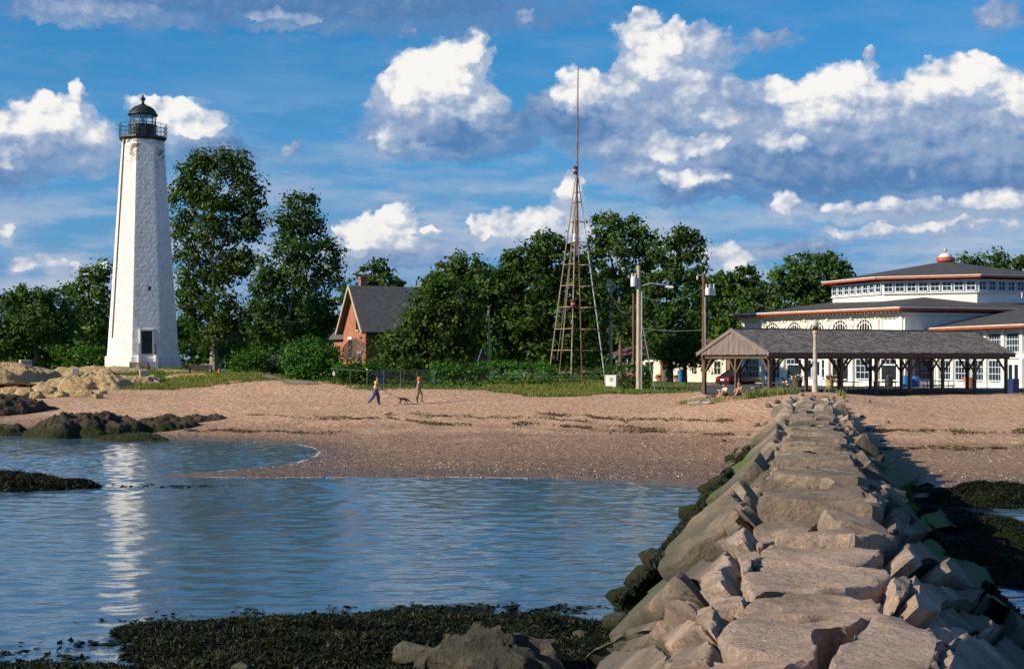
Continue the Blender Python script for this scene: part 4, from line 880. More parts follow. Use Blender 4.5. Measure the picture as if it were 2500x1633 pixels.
MB(MY).box((3.75, -.05, 1.05), (.8, .06, 2.1)).build('door', M['glass'], yh)
for x in (5.25,): MB(MY).box((x, -.06, 1.35), (.42, .1, 2.7)).build('brick_pier', M['brick'], yh)
# ------------------------------------------------------------------ foliage
def leaf_quads(P, Nrm, size, rng, asp=.36):
    """rhombic leaves at P facing Nrm, as vertex and face arrays"""
    n = len(P); t_ = rng.normal(size=(n, 3)); t_ -= (t_ * Nrm).sum(1)[:, None] * Nrm; t_ /= np.linalg.norm(t_, axis=1)[:, None] + 1e-9; b_ = np.cross(Nrm, t_)
    s_ = (size * rng.uniform(.6, 1.35, n))[:, None]
    V = np.stack([P - t_ * s_ * .62, P - b_ * s_ * asp - Nrm * s_ * .08, P + t_ * s_ * .62, P + b_ * s_ * asp - Nrm * s_ * .08], 1).reshape(-1, 3)
    return V, np.arange(4 * n).reshape(-1, 4)
def crown_points(ell, size, cov, rng, shell=.5, clump=.7, per=34):
    """leaf clumps through the volume of ellipsoids; ell rows: cx cy cz rx ry rz"""
    Ps, Ns, Ts = [], [], []
    for cx, cy, cz, rx, ry, rz in ell:
        pp = 1.6; area = 4 * math.pi * (((rx * ry) ** pp + (rx * rz) ** pp + (ry * rz) ** pp) / 3) ** (1 / pp)
        nl = cov * area / (size * size * .45); nc = max(3, int(nl / per))
        d = rng.normal(size=(nc, 3)); d /= np.linalg.norm(d, axis=1)[:, None]
        r_ = (shell + (1 - shell) * rng.random(nc) ** .5) * rng.uniform(.86, 1.10, nc)
        c = np.array([cx, cy, cz]) + d * r_[:, None] * np.array([rx, ry, rz])
        cr = clump * rng.uniform(.55, 1.3, nc); k = np.repeat(np.arange(nc), per)
        off = rng.normal(size=(len(k), 3)) * np.array([.55, .55, .40]); P = c[k] + off * cr[k][:, None]
        nn = d[k] * .55 + off * .35 + np.array([0, 0, .25]) + rng.normal(size=(len(k), 3)) * .55; nn /= np.linalg.norm(nn, axis=1)[:, None]
        Ps.append(P); Ns.append(nn); Ts.append(np.clip(rng.normal(.45, .20, nc)[k] + rng.normal(0, .18, len(k)), 0, 1))
    return np.concatenate(Ps), np.concatenate(Ns), np.concatenate(Ts)
def limb(mb, a, b, r0, r1, rng, bend=.08):
    a, b = np.array(a), np.array(b); L_ = np.linalg.norm(b - a); n = 6
    pts = [a + (b - a) * k / n + (rng.normal(size=3) * L_ * bend * math.sin(math.pi * k / n) if 0 < k < n else 0) for k in range(n + 1)]
    mb.tube(pts, [r0 + (r1 - r0) * k / n for k in range(n + 1)], 7)
TREE_SEED = [100]
def tree(name, label, xb, Y, ell, leaf, size=.34, cov=1.7, trunk=.3, bark='bark', cat='tree', shell=.5, clump=.75, depth=.85, lean=0, twigs=0, group=None, ztop=None):
    """ell: photograph ellipses (x, y, rx, ry[, depth shift]) at distance Y"""
    TREE_SEED[0] += 1; rng = np.random.default_rng(TREE_SEED[0]); s_ = Y / F
    X = gx(xb, Y); zb = tz(X, Y); o = thing(name, (X, Y, zb), label, cat, group)
    E = []
    for e in ell:
        q = at(e[0], e[1], Y); dy_ = e[4] if len(e) > 4 else rng.uniform(-.25, .25) * e[2] * s_
        E.append((q.x, Y + dy_, q.z, e[2] * s_, max(e[2] * s_ * depth, .6), e[3] * s_))
    P, N_, T = crown_points(E, size, cov, rng, shell, clump)
    P[:, 2] = np.maximum(P[:, 2], zb + .03)
    V, Fq = leaf_quads(P, N_, size, rng)
    np_mesh('crown', V, Fq, M[leaf], o, fattr=T)
    if trunk:
        mb = MB(); top = max(E, key=lambda e: e[2] + e[5] * .3); fork = zb + (min(e[2] - e[5] for e in E) - zb) * .8 + 1.2
        fx = X + lean; pts = [(X, Y, zb - .3), (X + lean * .4, Y, zb + (fork - zb) * .5), (fx, Y, fork)]
        mb.tube(pts, [trunk * 1.25, trunk, trunk * .85], 9)
        limb(mb, (fx, Y, fork - .2), (top[0], top[1], top[2] + top[5] * .7), trunk * .8, .05, rng, .03)
        for e in E:
            if e is top: continue
            zs = fork + (max(e[2] - e[5], fork) - fork) * .6; f_ = min(1, max(0, (zs - fork) / max(.1, top[2] - fork)))
            st_ = (fx + (top[0] - fx) * f_, Y + (top[1] - Y) * f_, zs); limb(mb, st_, (e[0], e[1], e[2] + e[5] * .3), trunk * .42, .04, rng, .06)
            for _ in range(2):
                d = rng.normal(size=3); limb(mb, (e[0], e[1], e[2]), (e[0] + d[0] * e[3] * .5, e[1] + d[1] * e[4] * .4, e[2] + abs(d[2]) * e[5] * .5), .06, .02, rng, .08)
        mb.build('trunk', M[bark], o)
    return o
def hedge(name, label, x0, x1, yt, Y0, Y1, size=.22, dens=1.0, leaf='leaf_d', cat='hedge', zlow=None):
    """clipped box of leaves between photograph columns x0..x1, top at row yt, from distance Y0 to Y1"""
    TREE_SEED[0] += 1; rng = np.random.default_rng(TREE_SEED[0]); Ym = (Y0 + Y1) / 2
    Xa, Xb = gx(x0, Y0), gx(x1, Y0); zt_ = gz(yt, Y0); zb = tz((Xa + Xb) / 2, Y0) - .1; h = zt_ - zb; L_ = Xb - Xa; D_ = Y1 - Y0
    o = thing(name, ((Xa + Xb) / 2, Ym, zb + .1), label, cat); n = int(dens * (L_ * h * 2 + L_ * D_ + D_ * h * 2) * 30)
    f_ = rng.random(n); w_ = np.array([L_ * h, L_ * D_, D_ * h, D_ * h, L_ * h * .3]); w_ = np.cumsum(w_ / w_.sum()); k = np.searchsorted(w_, f_)
    u, v = rng.random(n), rng.random(n); P = np.zeros((n, 3)); N_ = np.zeros((n, 3))
    for i, (ax, nn) in enumerate((((u, 0 * u, v), (0, -1, 0)), ((u, v, 1 + 0 * u), (0, 0, 1)), ((0 * u, u, v), (-1, 0, 0)), ((1 + 0 * u, u, v), (1, 0, 0)), ((u, 1 + 0 * u, v), (0, 1, 0)))):
        m_ = k == i; P[m_] = np.stack(ax, 1)[m_]; N_[m_] = nn
    P = P * np.array([L_, D_, h]) + np.array([Xa, Y0, zb])
    wob = fbm2(P[:, 0] + P[:, 2] * .7, P[:, 1] + P[:, 2], .55, 3, 4) * .55; P += N_ * (wob[:, None] - np.abs(rng.normal(0, .16, n))[:, None]); P += rng.normal(0, .07, (n, 3))
    N_ = N_ * .7 + rng.normal(size=(n, 3)) * .5 + np.array([0, 0, .2]); N_ /= np.linalg.norm(N_, axis=1)[:, None]
    V, Fq = leaf_quads(P, N_, size, rng); np_mesh('foliage', V, Fq, M[leaf], o, fattr=np.clip(rng.normal(.45, .22, n) + wob * .4, 0, 1))
    mb = MB()
    for _ in range(max(3, int(L_ / 1.2))):
        x = rng.uniform(Xa + .2, Xb - .2); y = rng.uniform(Y0 + .3, Y1 - .3); mb.tube([(x, y, zb - .1), (x + rng.normal() * .1, y, zb + h * .8)], [.05, .02], 5)
    mb.build('stems', M['bark'], o); return o
A_, B_, C_, D_ = 'leaf_a', 'leaf_b', 'leaf_c', 'leaf_d'
tree('cottonwood_tree', 'tallest cottonwood tree beside the lighthouse with pale forked trunk', 522, 145, [(475, 420, 42, 48), (545, 405, 38, 40), (585, 410, 34, 45), (455, 480, 40, 55), (520, 490, 55, 50), (600, 480, 48, 55), (455, 560, 38, 50), (530, 570, 60, 45), (610, 550, 42, 40), (465, 650, 42, 55), (540, 660, 55, 60), (590, 640, 40, 40), (480, 740, 45, 50), (545, 760, 60, 60), (500, 820, 50, 35), (580, 820, 50, 40), (450, 720, 26, 40), (500, 390, 26, 30)], A_, .33, 1.38, .42, 'barkw', shell=.35, clump=.8)
tree('cottonwood_tree', 'second cottonwood tree with bare twigs, between the tallest one and the brick house', 707, 143, [(735, 495, 34, 35), (690, 545, 36, 40), (755, 545, 38, 42), (720, 600, 55, 45), (780, 610, 28, 30), (660, 650, 40, 45), (740, 670, 60, 45), (805, 630, 26, 45), (690, 730, 60, 50), (770, 730, 50, 50), (640, 720, 40, 50), (720, 790, 65, 45), (640, 800, 45, 45), (790, 790, 35, 35), (820, 670, 18, 36), (705, 490, 14, 18)], A_, .33, 1.30, .40, 'bark', shell=.35, clump=.9)
tw = thing('dead_branch', at(705, 560, 142.5), 'bare leafless branch standing out above the second cottonwood', 'branch'); rg = np.random.default_rng(5); mb = MB()
for (a, b_) in (((707, 570), (690, 490)), ((700, 535), (672, 495)), ((702, 545), (700, 470)), ((706, 560), (668, 478)), ((830, 740), (850, 640)), ((835, 700), (838, 655))):
    limb(mb, at(*a, 142.5), at(*b_, 142.5), .05, .015, rg, .04)
mb.build('twigs', M['barkw'], tw)
tree('leaning_sapling', 'slim pale leaning sapling at the foot of the tallest cottonwood', 533, 137, [(560, 850, 22, 18), (575, 835, 18, 16)], A_, .28, .9, .10, 'barkw', lean=1.1)
tree('locust_tree', 'dark spreading tree at the left edge behind the rocky point', 72, 152, [(70, 735, 55, 35), (25, 760, 55, 45), (120, 745, 50, 45), (85, 790, 70, 50), (20, 830, 60, 45), (100, 850, 70, 40), (150, 800, 40, 50), (40, 700 + 25, 30, 22)], C_, .34, 1.4, .3, 'bark', lean=.8)
tree('locust_tree', 'taller dark tree touching the left side of the lighthouse', 235, 165, [(255, 665, 30, 30), (215, 690, 32, 34), (250, 730, 45, 45), (190, 730, 40, 40), (225, 790, 55, 50), (170, 790, 40, 45), (250, 840, 40, 40), (175, 705, 16, 20)], C_, .36, 1.3, .3)
tree('far_tree', 'low dark tree filling the gap behind the lighthouse', 330, 200, [(300, 800, 60, 60), (380, 800, 60, 60), (440, 820, 50, 50), (460, 790, 30, 40)], B_, .45, 1.2, .3)
for i, (lb, e) in enumerate((('rounded bright green shrub left of the lighthouse on the knoll', [(155, 865, 18, 14), (175, 870, 22, 16)]), ('dark green shrub touching the left foot of the lighthouse', [(225, 868, 32, 20), (200, 865, 22, 18), (250, 872, 18, 18)]))):
    tree('shrub', lb, e[0][0], 142, e, D_, .26, 1.8, 0, cat='shrub')
tree('shrub', 'bright green low shrub right of the leaning sapling', 605, 128, [(590, 885, 26, 18), (620, 882, 28, 22), (575, 890, 14, 12)], D_, .24, 1.8, .05, cat='shrub')
tree('shrub', 'dark shrub between the bright shrub and the grey boat cover', 668, 130, [(662, 886, 24, 22), (650, 892, 18, 16)], B_, .24, 1.6, .05, cat='shrub')
tree('shrub', 'large round green shrub left of the satellite dish', 770, 113, [(768, 872, 56, 36), (725, 882, 34, 38), (805, 885, 30, 32), (760, 905, 60, 28), (745, 848, 25, 20)], D_, .22, 2.0, .08, cat='shrub')
tree('shrub', 'smaller green shrub by the fence in front of the brick gable', 865, 107.5, [(850, 905, 30, 18), (885, 903, 35, 17), (905, 905, 24, 18), (845, 915, 20, 15)], D_, .20, 1.9, .05, cat='shrub')
tree('ivy', 'dark ivy climbing the front wall of the brick house', 915, 125.5, [(905, 845, 14, 35, 0), (920, 820, 16, 25, .2), (940, 850, 20, 35, .6), (960, 830, 20, 30, 1.2)], B_, .20, 1.6, 0, cat='ivy', depth=.25)
tree('maple_tree', 'spreading maple with drooping boughs in front of the brick house', 1050, 118, [(1070, 700, 45, 34), (1055, 740, 50, 45), (1100, 745, 55, 50), (1030, 790, 55, 40), (1075, 800, 70, 50), (1140, 800, 40, 60), (975, 840, 50, 35), (1040, 850, 70, 40), (1110, 860, 60, 45), (955, 870, 35, 26), (1010, 885, 60, 22), (1085, 888, 60, 20), (1150, 740, 24, 40), (1085, 690, 20, 18)], B_, .30, 1.55, .28, shell=.45)
tree('oak_tree', 'pointed tree behind the chimney of the brick house', 925, 175, [(935, 650, 28, 22), (915, 680, 40, 30), (955, 685, 30, 28), (880, 690, 28, 28), (925, 720, 50, 40), (850, 720, 28, 30)], C_, .42, 1.3, .3)
tree('oak_tree', 'rounded tree top rising behind the maple', 1130, 165, [(1130, 650, 42, 38), (1090, 670, 35, 35), (1165, 670, 35, 35), (1120, 700, 60, 45), (1180, 700, 30, 40), (1060, 690, 22, 22), (1110, 630, 22, 18), (1210, 690, 36, 36), (1160, 740, 60, 50)], C_, .42, 1.3, .35)
tree('chestnut_tree', 'broad dark tree behind the left legs of the signal tower', 1290, 128, [(1330, 595, 45, 36), (1275, 640, 60, 42), (1360, 640, 65, 50), (1235, 690, 50, 45), (1310, 700, 80, 55), (1400, 700, 60, 70), (1215, 760, 45, 50), (1290, 780, 80, 60), (1380, 790, 80, 70), (1230, 830, 55, 50), (1320, 850, 80, 45), (1415, 840, 50, 55), (1450, 760, 40, 60), (1200, 800, 36, 60), (1215, 690, 30, 30), (1180, 720, 36, 40), (1170, 790, 36, 50)], B_, .36, 1.6, .45, shell=.45)
tree('elm_tree', 'tall open-crowned tree behind the signal tower', 1515, 150, [(1490, 545, 45, 28), (1540, 560, 42, 32), (1465, 580, 36, 30), (1510, 600, 60, 36), (1570, 600, 36, 36), (1450, 630, 36, 36), (1590, 640, 40, 40), (1530, 660, 45, 34), (1600, 590, 14, 20), (1500, 700, 50, 40), (1480, 780, 40, 50)], C_, .36, 1.15, .22, shell=.3)
tree('elm_tree', 'tall dark tree over the pale utility pole', 1625, 138, [(1650, 585, 32, 28), (1690, 605, 34, 40), (1625, 620, 40, 40), (1680, 660, 50, 45), (1610, 690, 55, 50), (1690, 730, 50, 50), (1590, 760, 50, 50), (1650, 780, 70, 50), (1700, 800, 30, 50), (1600, 800, 36, 34), (1640, 840, 52, 34), (1680, 850, 40, 34), (1660, 570, 20, 16), (1690, 572, 14, 14)], B_, .36, 1.3, .36, shell=.4)
tree('street_tree', 'small round tree in front of the cream arched wall', 1672, 135, [(1670, 865, 38, 22), (1700, 875, 34, 26), (1645, 880, 24, 18), (1690, 845, 40, 24)], B_, .28, 1.5, .22)
tree('street_tree', 'tree with bare brown trunk standing before the cream arched wall', 1635, 136, [(1610, 850, 40, 22), (1650, 838, 44, 24)], B_, .28, 1.3, .34)
tree('far_tree', 'dark evergreen mass between the brown pole and the bright oak', 1790, 175, [(1775, 690, 36, 36), (1820, 680, 36, 30), (1850, 710, 36, 36), (1780, 750, 60, 60), (1840, 770, 60, 60), (1740, 720, 36, 40), (1760, 830, 70, 50)], B_, .44, 1.4, .3)
tree('oak_tree', 'bright green oak rising behind the left end of the pavilion', 1930, 170, [(1955, 645, 36, 28), (2010, 640, 36, 24), (2045, 665, 36, 32), (1920, 690, 60, 40), (1990, 690, 70, 45), (2060, 700, 30, 40), (1860, 735, 60, 36), (1940, 750, 80, 45), (1830, 780, 50, 40), (2020, 750, 70, 50), (1870, 800, 70, 50)], C_, .42, 1.5, .35)
tree('far_tree', 'tree crown showing over the roof just right of the cupola', 2400, 178, [(2350, 645, 22, 18), (2400, 650, 30, 26), (2435, 640, 30, 26), (2480, 650, 36, 26), (2420, 680, 70, 34), (2520, 670, 40, 40)], C_, .42, 1.4, .3)
hedge('hedge', 'long leafy hedge left of the signal tower', 1055, 1345, 890, 106, 109)
hedge('hedge', 'dark hedge behind the legs of the signal tower', 1345, 1490, 897, 112, 114.5, leaf=B_)
hedge('hedge', 'clipped dark hedge around the pale utility pole', 1486, 1592, 893, 105.5, 110, leaf=B_)
hedge('hedge', 'low dark undergrowth behind the chain fence by the maple', 905, 1058, 905, 109, 113, leaf=B_, dens=.7)
for lb, x, e in (('dark woodland tree behind the second cottonwood', 690, [(640, 800, 60, 60), (720, 790, 60, 60), (790, 800, 50, 50), (680, 860, 80, 40)]), ('dark woodland tree between the maple and the signal tower', 1190, [(1160, 760, 60, 60), (1220, 780, 60, 60), (1190, 850, 90, 50)]),
                 ('dark woodland tree filling the gap right of the signal tower', 1480, [(1440, 680, 60, 60), (1500, 720, 70, 70), (1450, 800, 80, 70), (1560, 740, 60, 70), (1540, 830, 80, 60)]), ('dark woodland tree behind the brown utility pole', 1740, [(1735, 715, 46, 50), (1755, 790, 60, 60)]), ('dark woodland tree behind the long hedge', 1225, [(1200, 705, 50, 50), (1255, 690, 50, 60), (1230, 790, 80, 60)]), ('dark woodland tree closing the left edge of the view', -30, [(-20, 790, 70, 60), (-60, 830, 60, 60), (30, 840, 60, 40)]), ('dark woodland tree behind the bath house roof', 1560, [(1500, 790, 60, 60), (1570, 770, 60, 60), (1450, 830, 60, 50)])):
    tree('woodland_tree', lb, x, 190, e, B_, .55, 1.4, .3)
# far woods closing the horizon
rg = np.random.default_rng(3); E = [(x, 330 + rg.uniform(-25, 25), 4.5 + rg.uniform(-1, 2.5), 13, 10, 6.5 + rg.uniform(-1, 2)) for x in np.arange(-260, 300, 13)]
P, N_, T = crown_points(E, 1.3, 1.3, rg, .5, 2.2, 30); V, Fq = leaf_quads(P, N_, 1.3, rg)
tag(np_mesh('distant_woods', V, Fq, M[C_], fattr=T), 'dark green belt of distant woods along the horizon', 'woods', kind='stuff')
# ------------------------------------------------------------------ grasses
def blades(name, pts, h, w, label, tint=(.3, .7), mat='grass', lean=.35):
    rng = np.random.default_rng(len(pts)); n = len(pts); a = rng.uniform(0, 6.28, n); hh = h * rng.uniform(.5, 1.3, n); d = np.stack([np.cos(a), np.sin(a), np.zeros(n)], 1); pd = np.stack([-np.sin(a), np.cos(a), np.zeros(n)], 1)
    up = np.array([0, 0, 1.]); tip = pts + d * (hh * lean * rng.uniform(.2, 1.6, n))[:, None] + up * hh[:, None]; mid = pts + d * (hh * lean * .3)[:, None] + up * (hh * .55)[:, None]; ww = w * rng.uniform(.6, 1.4, n)[:, None]
    V = np.stack([pts - pd * ww, pts + pd * ww, mid + pd * ww * .8, tip, mid - pd * ww * .8], 1).reshape(-1, 3); Fq = np.arange(5 * n).reshape(-1, 5)
    return tag(np_mesh(name, V, Fq, M[mat], fattr=np.clip(rng.uniform(*tint, n) + rng.normal(0, .1, n), 0, 1)), label, 'grass', kind='stuff')
def scatter(x0, x1, Y0, Y1, n, seed, keep):
    rng = np.random.default_rng(seed); Y = rng.uniform(Y0, Y1, n); px = rng.uniform(x0, x1, n); X = (px - 1250) * Y / F; k = keep(px, Y, X) ; X, Y = X[k], Y[k]
    return np.stack([X, Y, terr(X, Y) - .02], 1)
nzk = lambda X, Y, s_, th, sd=1: fbm2(X, Y, s_, 3, sd) > th
blades('mound_grass', scatter(1180, 1520, 96, 113, 26000, 1, lambda p, Y, X: (turf(X, Y) > -1.0 + 4.5 * fbm2(X, Y, .5, 3, 8)) & nzk(X, Y, .6, -.25)), .26, .018, 'pale tall grass covering the mound under the signal tower', (.35, .80))
blades('knoll_grass', scatter(290, 640, 104, 130, 22000, 2, lambda p, Y, X: (turf(X, Y) > -3 + 2 * fbm2(X, Y, .4, 2, 8)) & nzk(X, Y, .35, -.2)), .28, .022, 'pale green beach grass on the knoll before the lighthouse', (.20, .70))
blades('knoll_grass', scatter(180, 400, 116, 126, 9000, 12, lambda p, Y, X: nzk(X, Y, .3, -.05, 5)), .40, .03, 'dark grass patch between the tan rocks and the lighthouse', (.05, .45))
blades('dune_grass', scatter(1815, 1955, 79, 89.5, 4200, 3, lambda p, Y, X: nzk(X, Y, .55, .08)), .42, .016, 'beach grass tufts where the breakwater meets the shelter', (.35, .85))
blades('dune_grass', scatter(2010, 2065, 80, 88, 1200, 4, lambda p, Y, X: nzk(X, Y, .6, .05)), .36, .016, 'small beach grass patch right of the lamp post', (.4, .9))
blades('sparse_grass', scatter(1650, 1850, 80, 88, 2500, 5, lambda p, Y, X: nzk(X, Y, .5, .20)), .16, .014, 'sparse grass tufts on sand in front of the seated couple', (.3, .8))
blades('lawn_grass', scatter(520, 1720, 97, 140, 42000, 6, lambda p, Y, X: (turf(X, Y) > -1.2 + 2.2 * fbm2(X, Y, .5, 2, 8)) & ((p < 1190) | (p > 1480))), .14, .03, 'short green turf along the upper edge of the beach', (.0, .5))
# ------------------------------------------------------------------ stone materials
def mat_granite():
    m, t, b = new_mat('pink_granite'); p = obj_co(t); x, y, z = sep(t, p)
    oi = t.nodes.new('ShaderNodeObjectInfo'); rnd = S(t, oi.outputs['Random'])
    ga = t.nodes.new('ShaderNodeNewGeometry'); nx_, ny_, nz_ = sep(t, S(t, ga.outputs['Normal']))
    c = mix(t, rnd, (.62, .43, .325), (.52, .40, .32)); c = mix(t, nz(t, p, 1.7, 5, .65).ss(.38, .70) * .7, c, (.28, .21, .165))
    c = mix(t, nz(t, p, 24, 4, .75).ss(.52, .66) * .65, c, (.74, .58, .47)); c = mix(t, nz(t, p, 30, 4, .75).ss(.54, .64) * .7, c, (.13, .11, .095))
    c = mix(t, nz(t, p, 7, 6, .75).ss(.50, .66) * .45, c, (.24, .19, .155))
    c = mix(t, nz(t, p, 5, 4, .7).ss(.57, .72) * .55, c, (.36, .235, .105))
    worn = y.ss(11.5, 17.0) * y.ss(62.0, 36.0); c = mix(t, worn * (nz(t, p, .5, 4, .6).ss(.25, .6) * .3 + .55), c, mix(t, nz(t, p, 3.0, 5, .7).ss(.4, .66), (.135, .110, .082), (.29, .235, .175)))
    film = (nz(t, p, .7, 5, .6) * 1.6 - z * .55 + .80).ss(.25, .75); c = mix(t, film * .80, c, mix(t, nz(t, p, 2.5, 4, .6), (.050, .054, .044), (.110, .108, .088)))
    alg = (nz(t, p, .9, 5, .65) * 1.5 - z * 1.25 + .12).ss(.35, .62); c = mix(t, alg * .92, c, mix(t, nz(t, p, 2.0, 4, .6).ss(.4, .65), (.018, .024, .010), (.035, .075, .012)))
    vv = (x + .18) * .9783 - y * .2074; moss = nz(t, p, .55, 4, .6).ss(.42, .52) * z.ss(.25, .5) * z.ss(1.95, 1.4) * vv.ab().ss(1.0, 1.3) * y.ss(17, 21) * y.ss(48, 38)
    c = mix(t, moss * .95, c, mix(t, nz(t, p, 6, 4, .7), (.035, .080, .012), (.095, .19, .022)))
    setc(t, b, c); b.inputs['Roughness'].default_value = .88; b.inputs['Specular IOR Level'].default_value = .25
    bump(t, b, nz(t, p, 9, 8, .78) * 1.2 + vor(t, p, 4.0, 4, .7) * .45, .9, .07); return m
M['granite'] = mat_granite()
def mat_ledge(name, c1, c2, c3, weedy):
    m, t, b = new_mat(name); p = obj_co(t); x, y, z = sep(t, p)
    c = mix(t, nz(t, p, 1.3, 6, .65).ss(.35, .68), c1, c2); c = mix(t, vor(t, p, 1.1, 4, .6).ss(.35, .08) * .6, c, c3)
    c = mix(t, nz(t, vmul(t, p, (1, 1, 3)), 3.0, 5, .7).ss(.55, .7) * .6, c, tuple(v * .45 for v in c1))
    if weedy: c = mix(t, (nz(t, p, .9, 5, .65) * 1.2 - z * .9 + .35).ss(.3, .6), c, mix(t, nz(t, p, 3, 4, .6), (.012, .017, .006), (.045, .058, .014)))
    setc(t, b, c); b.inputs['Roughness'].default_value = .9; b.inputs['Specular IOR Level'].default_value = .25; bump(t, b, nz(t, p, 2.6, 9, .78) + vor(t, p, 1.3, 4, .7) * .5, 1.0, .30); return m
M['tan_rock'] = mat_ledge('tan_ledge', (.46, .325, .165), (.56, .42, .245), (.13, .09, .055), False)
M['dark_rock'] = mat_ledge('dark_tidal_rock', (.042, .035, .026), (.115, .090, .064), (.018, .016, .012), True)
M['grey_rock'] = mat_ledge('grey_boulder', (.075, .072, .054), (.175, .160, .118), (.025, .025, .018), False)
M['weed_bed'] = mat_noise('weed_bed', (.008, .010, .005), (.025, .026, .010), 4, .5, .8, .06)
# ------------------------------------------------------------------ breakwater
AX = Vector((.2074, .9783)); AO = Vector((-.18, 0.0))
def uv(X, Y): dx_, dy_ = X - AO.x, Y - AO.y; return dx_ * AX.x + dy_ * AX.y, dx_ * AX.y - dy_ * AX.x
def xy(u, v): return AO.x + u * AX.x + v * AX.y, AO.y + u * AX.y - v * AX.x
def zJ(u, v):
    zt_ = 2.42 - .0058 * u; w0 = (.42 + .005 * u) if v < 0 else (.76 + .004 * u); a_ = abs(v)
    if a_ <= w0: return zt_ - .03 * (a_ / w0) ** 2
    return zt_ - .03 - (a_ - w0) * (.97 if v < 0 else (.80 + .015 * max(0, u - 10)))
def hit(px, py):
    d = Vector(((px - 1250) / F, 1.0, -(py - HOR) / F)); lo = 2.0; s_ = .05; Yc = lo
    while Yc < 95:
        u, v = uv(d.x * Yc, Yc)
        if EYE + d.z * Yc <= max(zJ(u, v), -.3): break
        Yc += s_
    return Vector((d.x * Yc, Yc, EYE + d.z * Yc))
jet = thing('breakwater', (*xy(40, 0), 0), 'long breakwater of stacked pink granite blocks running to the beach', 'breakwater')
def stone_mesh(out, thick, rng, npts=26, rough=.035, flat=.6, lift=0.0, tilt=.05, up=None, rings=(.93, .72, .42)):
    P = np.array([tuple(p) for p in out]); c = P.mean(0); u_, s_, vt = np.linalg.svd(P - c); n = vt[2]
    if n[2] < 0: n = -n
    if up is not None: n = n * .6 + np.array(up) * .4; n /= np.linalg.norm(n)
    n = n + rng.normal(0, tilt, 3); n /= np.linalg.norm(n)
    P = P - ((P - c) @ n)[:, None] * n[None] * flat + n * lift; c = c + n * lift
    L_ = np.linalg.norm(np.roll(P, -1, 0) - P, axis=1); cum = np.concatenate([[0], np.cumsum(L_)]); tt = (np.arange(npts) + rng.uniform(-.25, .25, npts)) / npts * cum[-1]
    Q = np.roll(P, -1, 0); O = []
    for t_ in tt % cum[-1]:
        k = min(np.searchsorted(cum, t_, side='right') - 1, len(P) - 1); O.append(P[k] + (Q[k] - P[k]) * (t_ - cum[k]) / max(L_[k], 1e-6))
    O = np.array(O); size = math.sqrt(np.mean(((O - c) ** 2).sum(1))); O += rng.normal(0, rough * .45 * min(size, 1.0), O.shape)
    Vs = []
    for f_, dn in ((.80, -thick), (.97, -thick * .55), (1.0, -thick * .22), (.995, -.055 * min(1, size) - .01), (.955, -.008)): Vs.append(c + (O - c) * f_ + n * dn)
    Os = O.copy()
    for f_ in rings:
        for _ in range(3): Os = .5 * Os + .25 * (np.roll(Os, 1, 0) + np.roll(Os, -1, 0))
        Vs.append(c + (Os - c) * f_)
    V = np.concatenate(Vs + [c[None]]); R_ = len(Vs); sd = rng.uniform(0, 50)
    dsp = vnoise(V, 1.3 / max(size, .3), sd) * rough * 1.5 + vnoise(V, 4.0 / max(size, .3), sd) * rough * .35
    V = V + n[None] * (dsp * np.minimum(1, size))[:, None]
    side = V - c; side -= (side @ n)[:, None] * n; side /= np.linalg.norm(side, axis=1)[:, None] + 1e-6
    V[:4 * npts] += side[:4 * npts] * (vnoise(V[:4 * npts], 3.0 / max(size, .3), sd + 9) * rough * 1.3 * min(1, size))[:, None]
    Fc = []
    for i in range(R_ - 1): Fc += [[i * npts + k, i * npts + (k + 1) % npts, (i + 1) * npts + (k + 1) % npts, (i + 1) * npts + k] for k in range(npts)]
    Fc += [[(R_ - 1) * npts + k, (R_ - 1) * npts + (k + 1) % npts, R_ * npts] for k in range(npts)]
    return V, Fc
def sharp(o, a): o.data.set_sharp_from_angle(angle=R(a)); return o
srng = np.random.default_rng(21)
C5 = lambda pts: [(1400 + x / 3.887, 1233 + y / 3.887) for x, y in pts]
C6 = lambda pts: [(1900 + x / 3.11, 1133 + y / 3.11) for x, y in pts]
NEAR = []
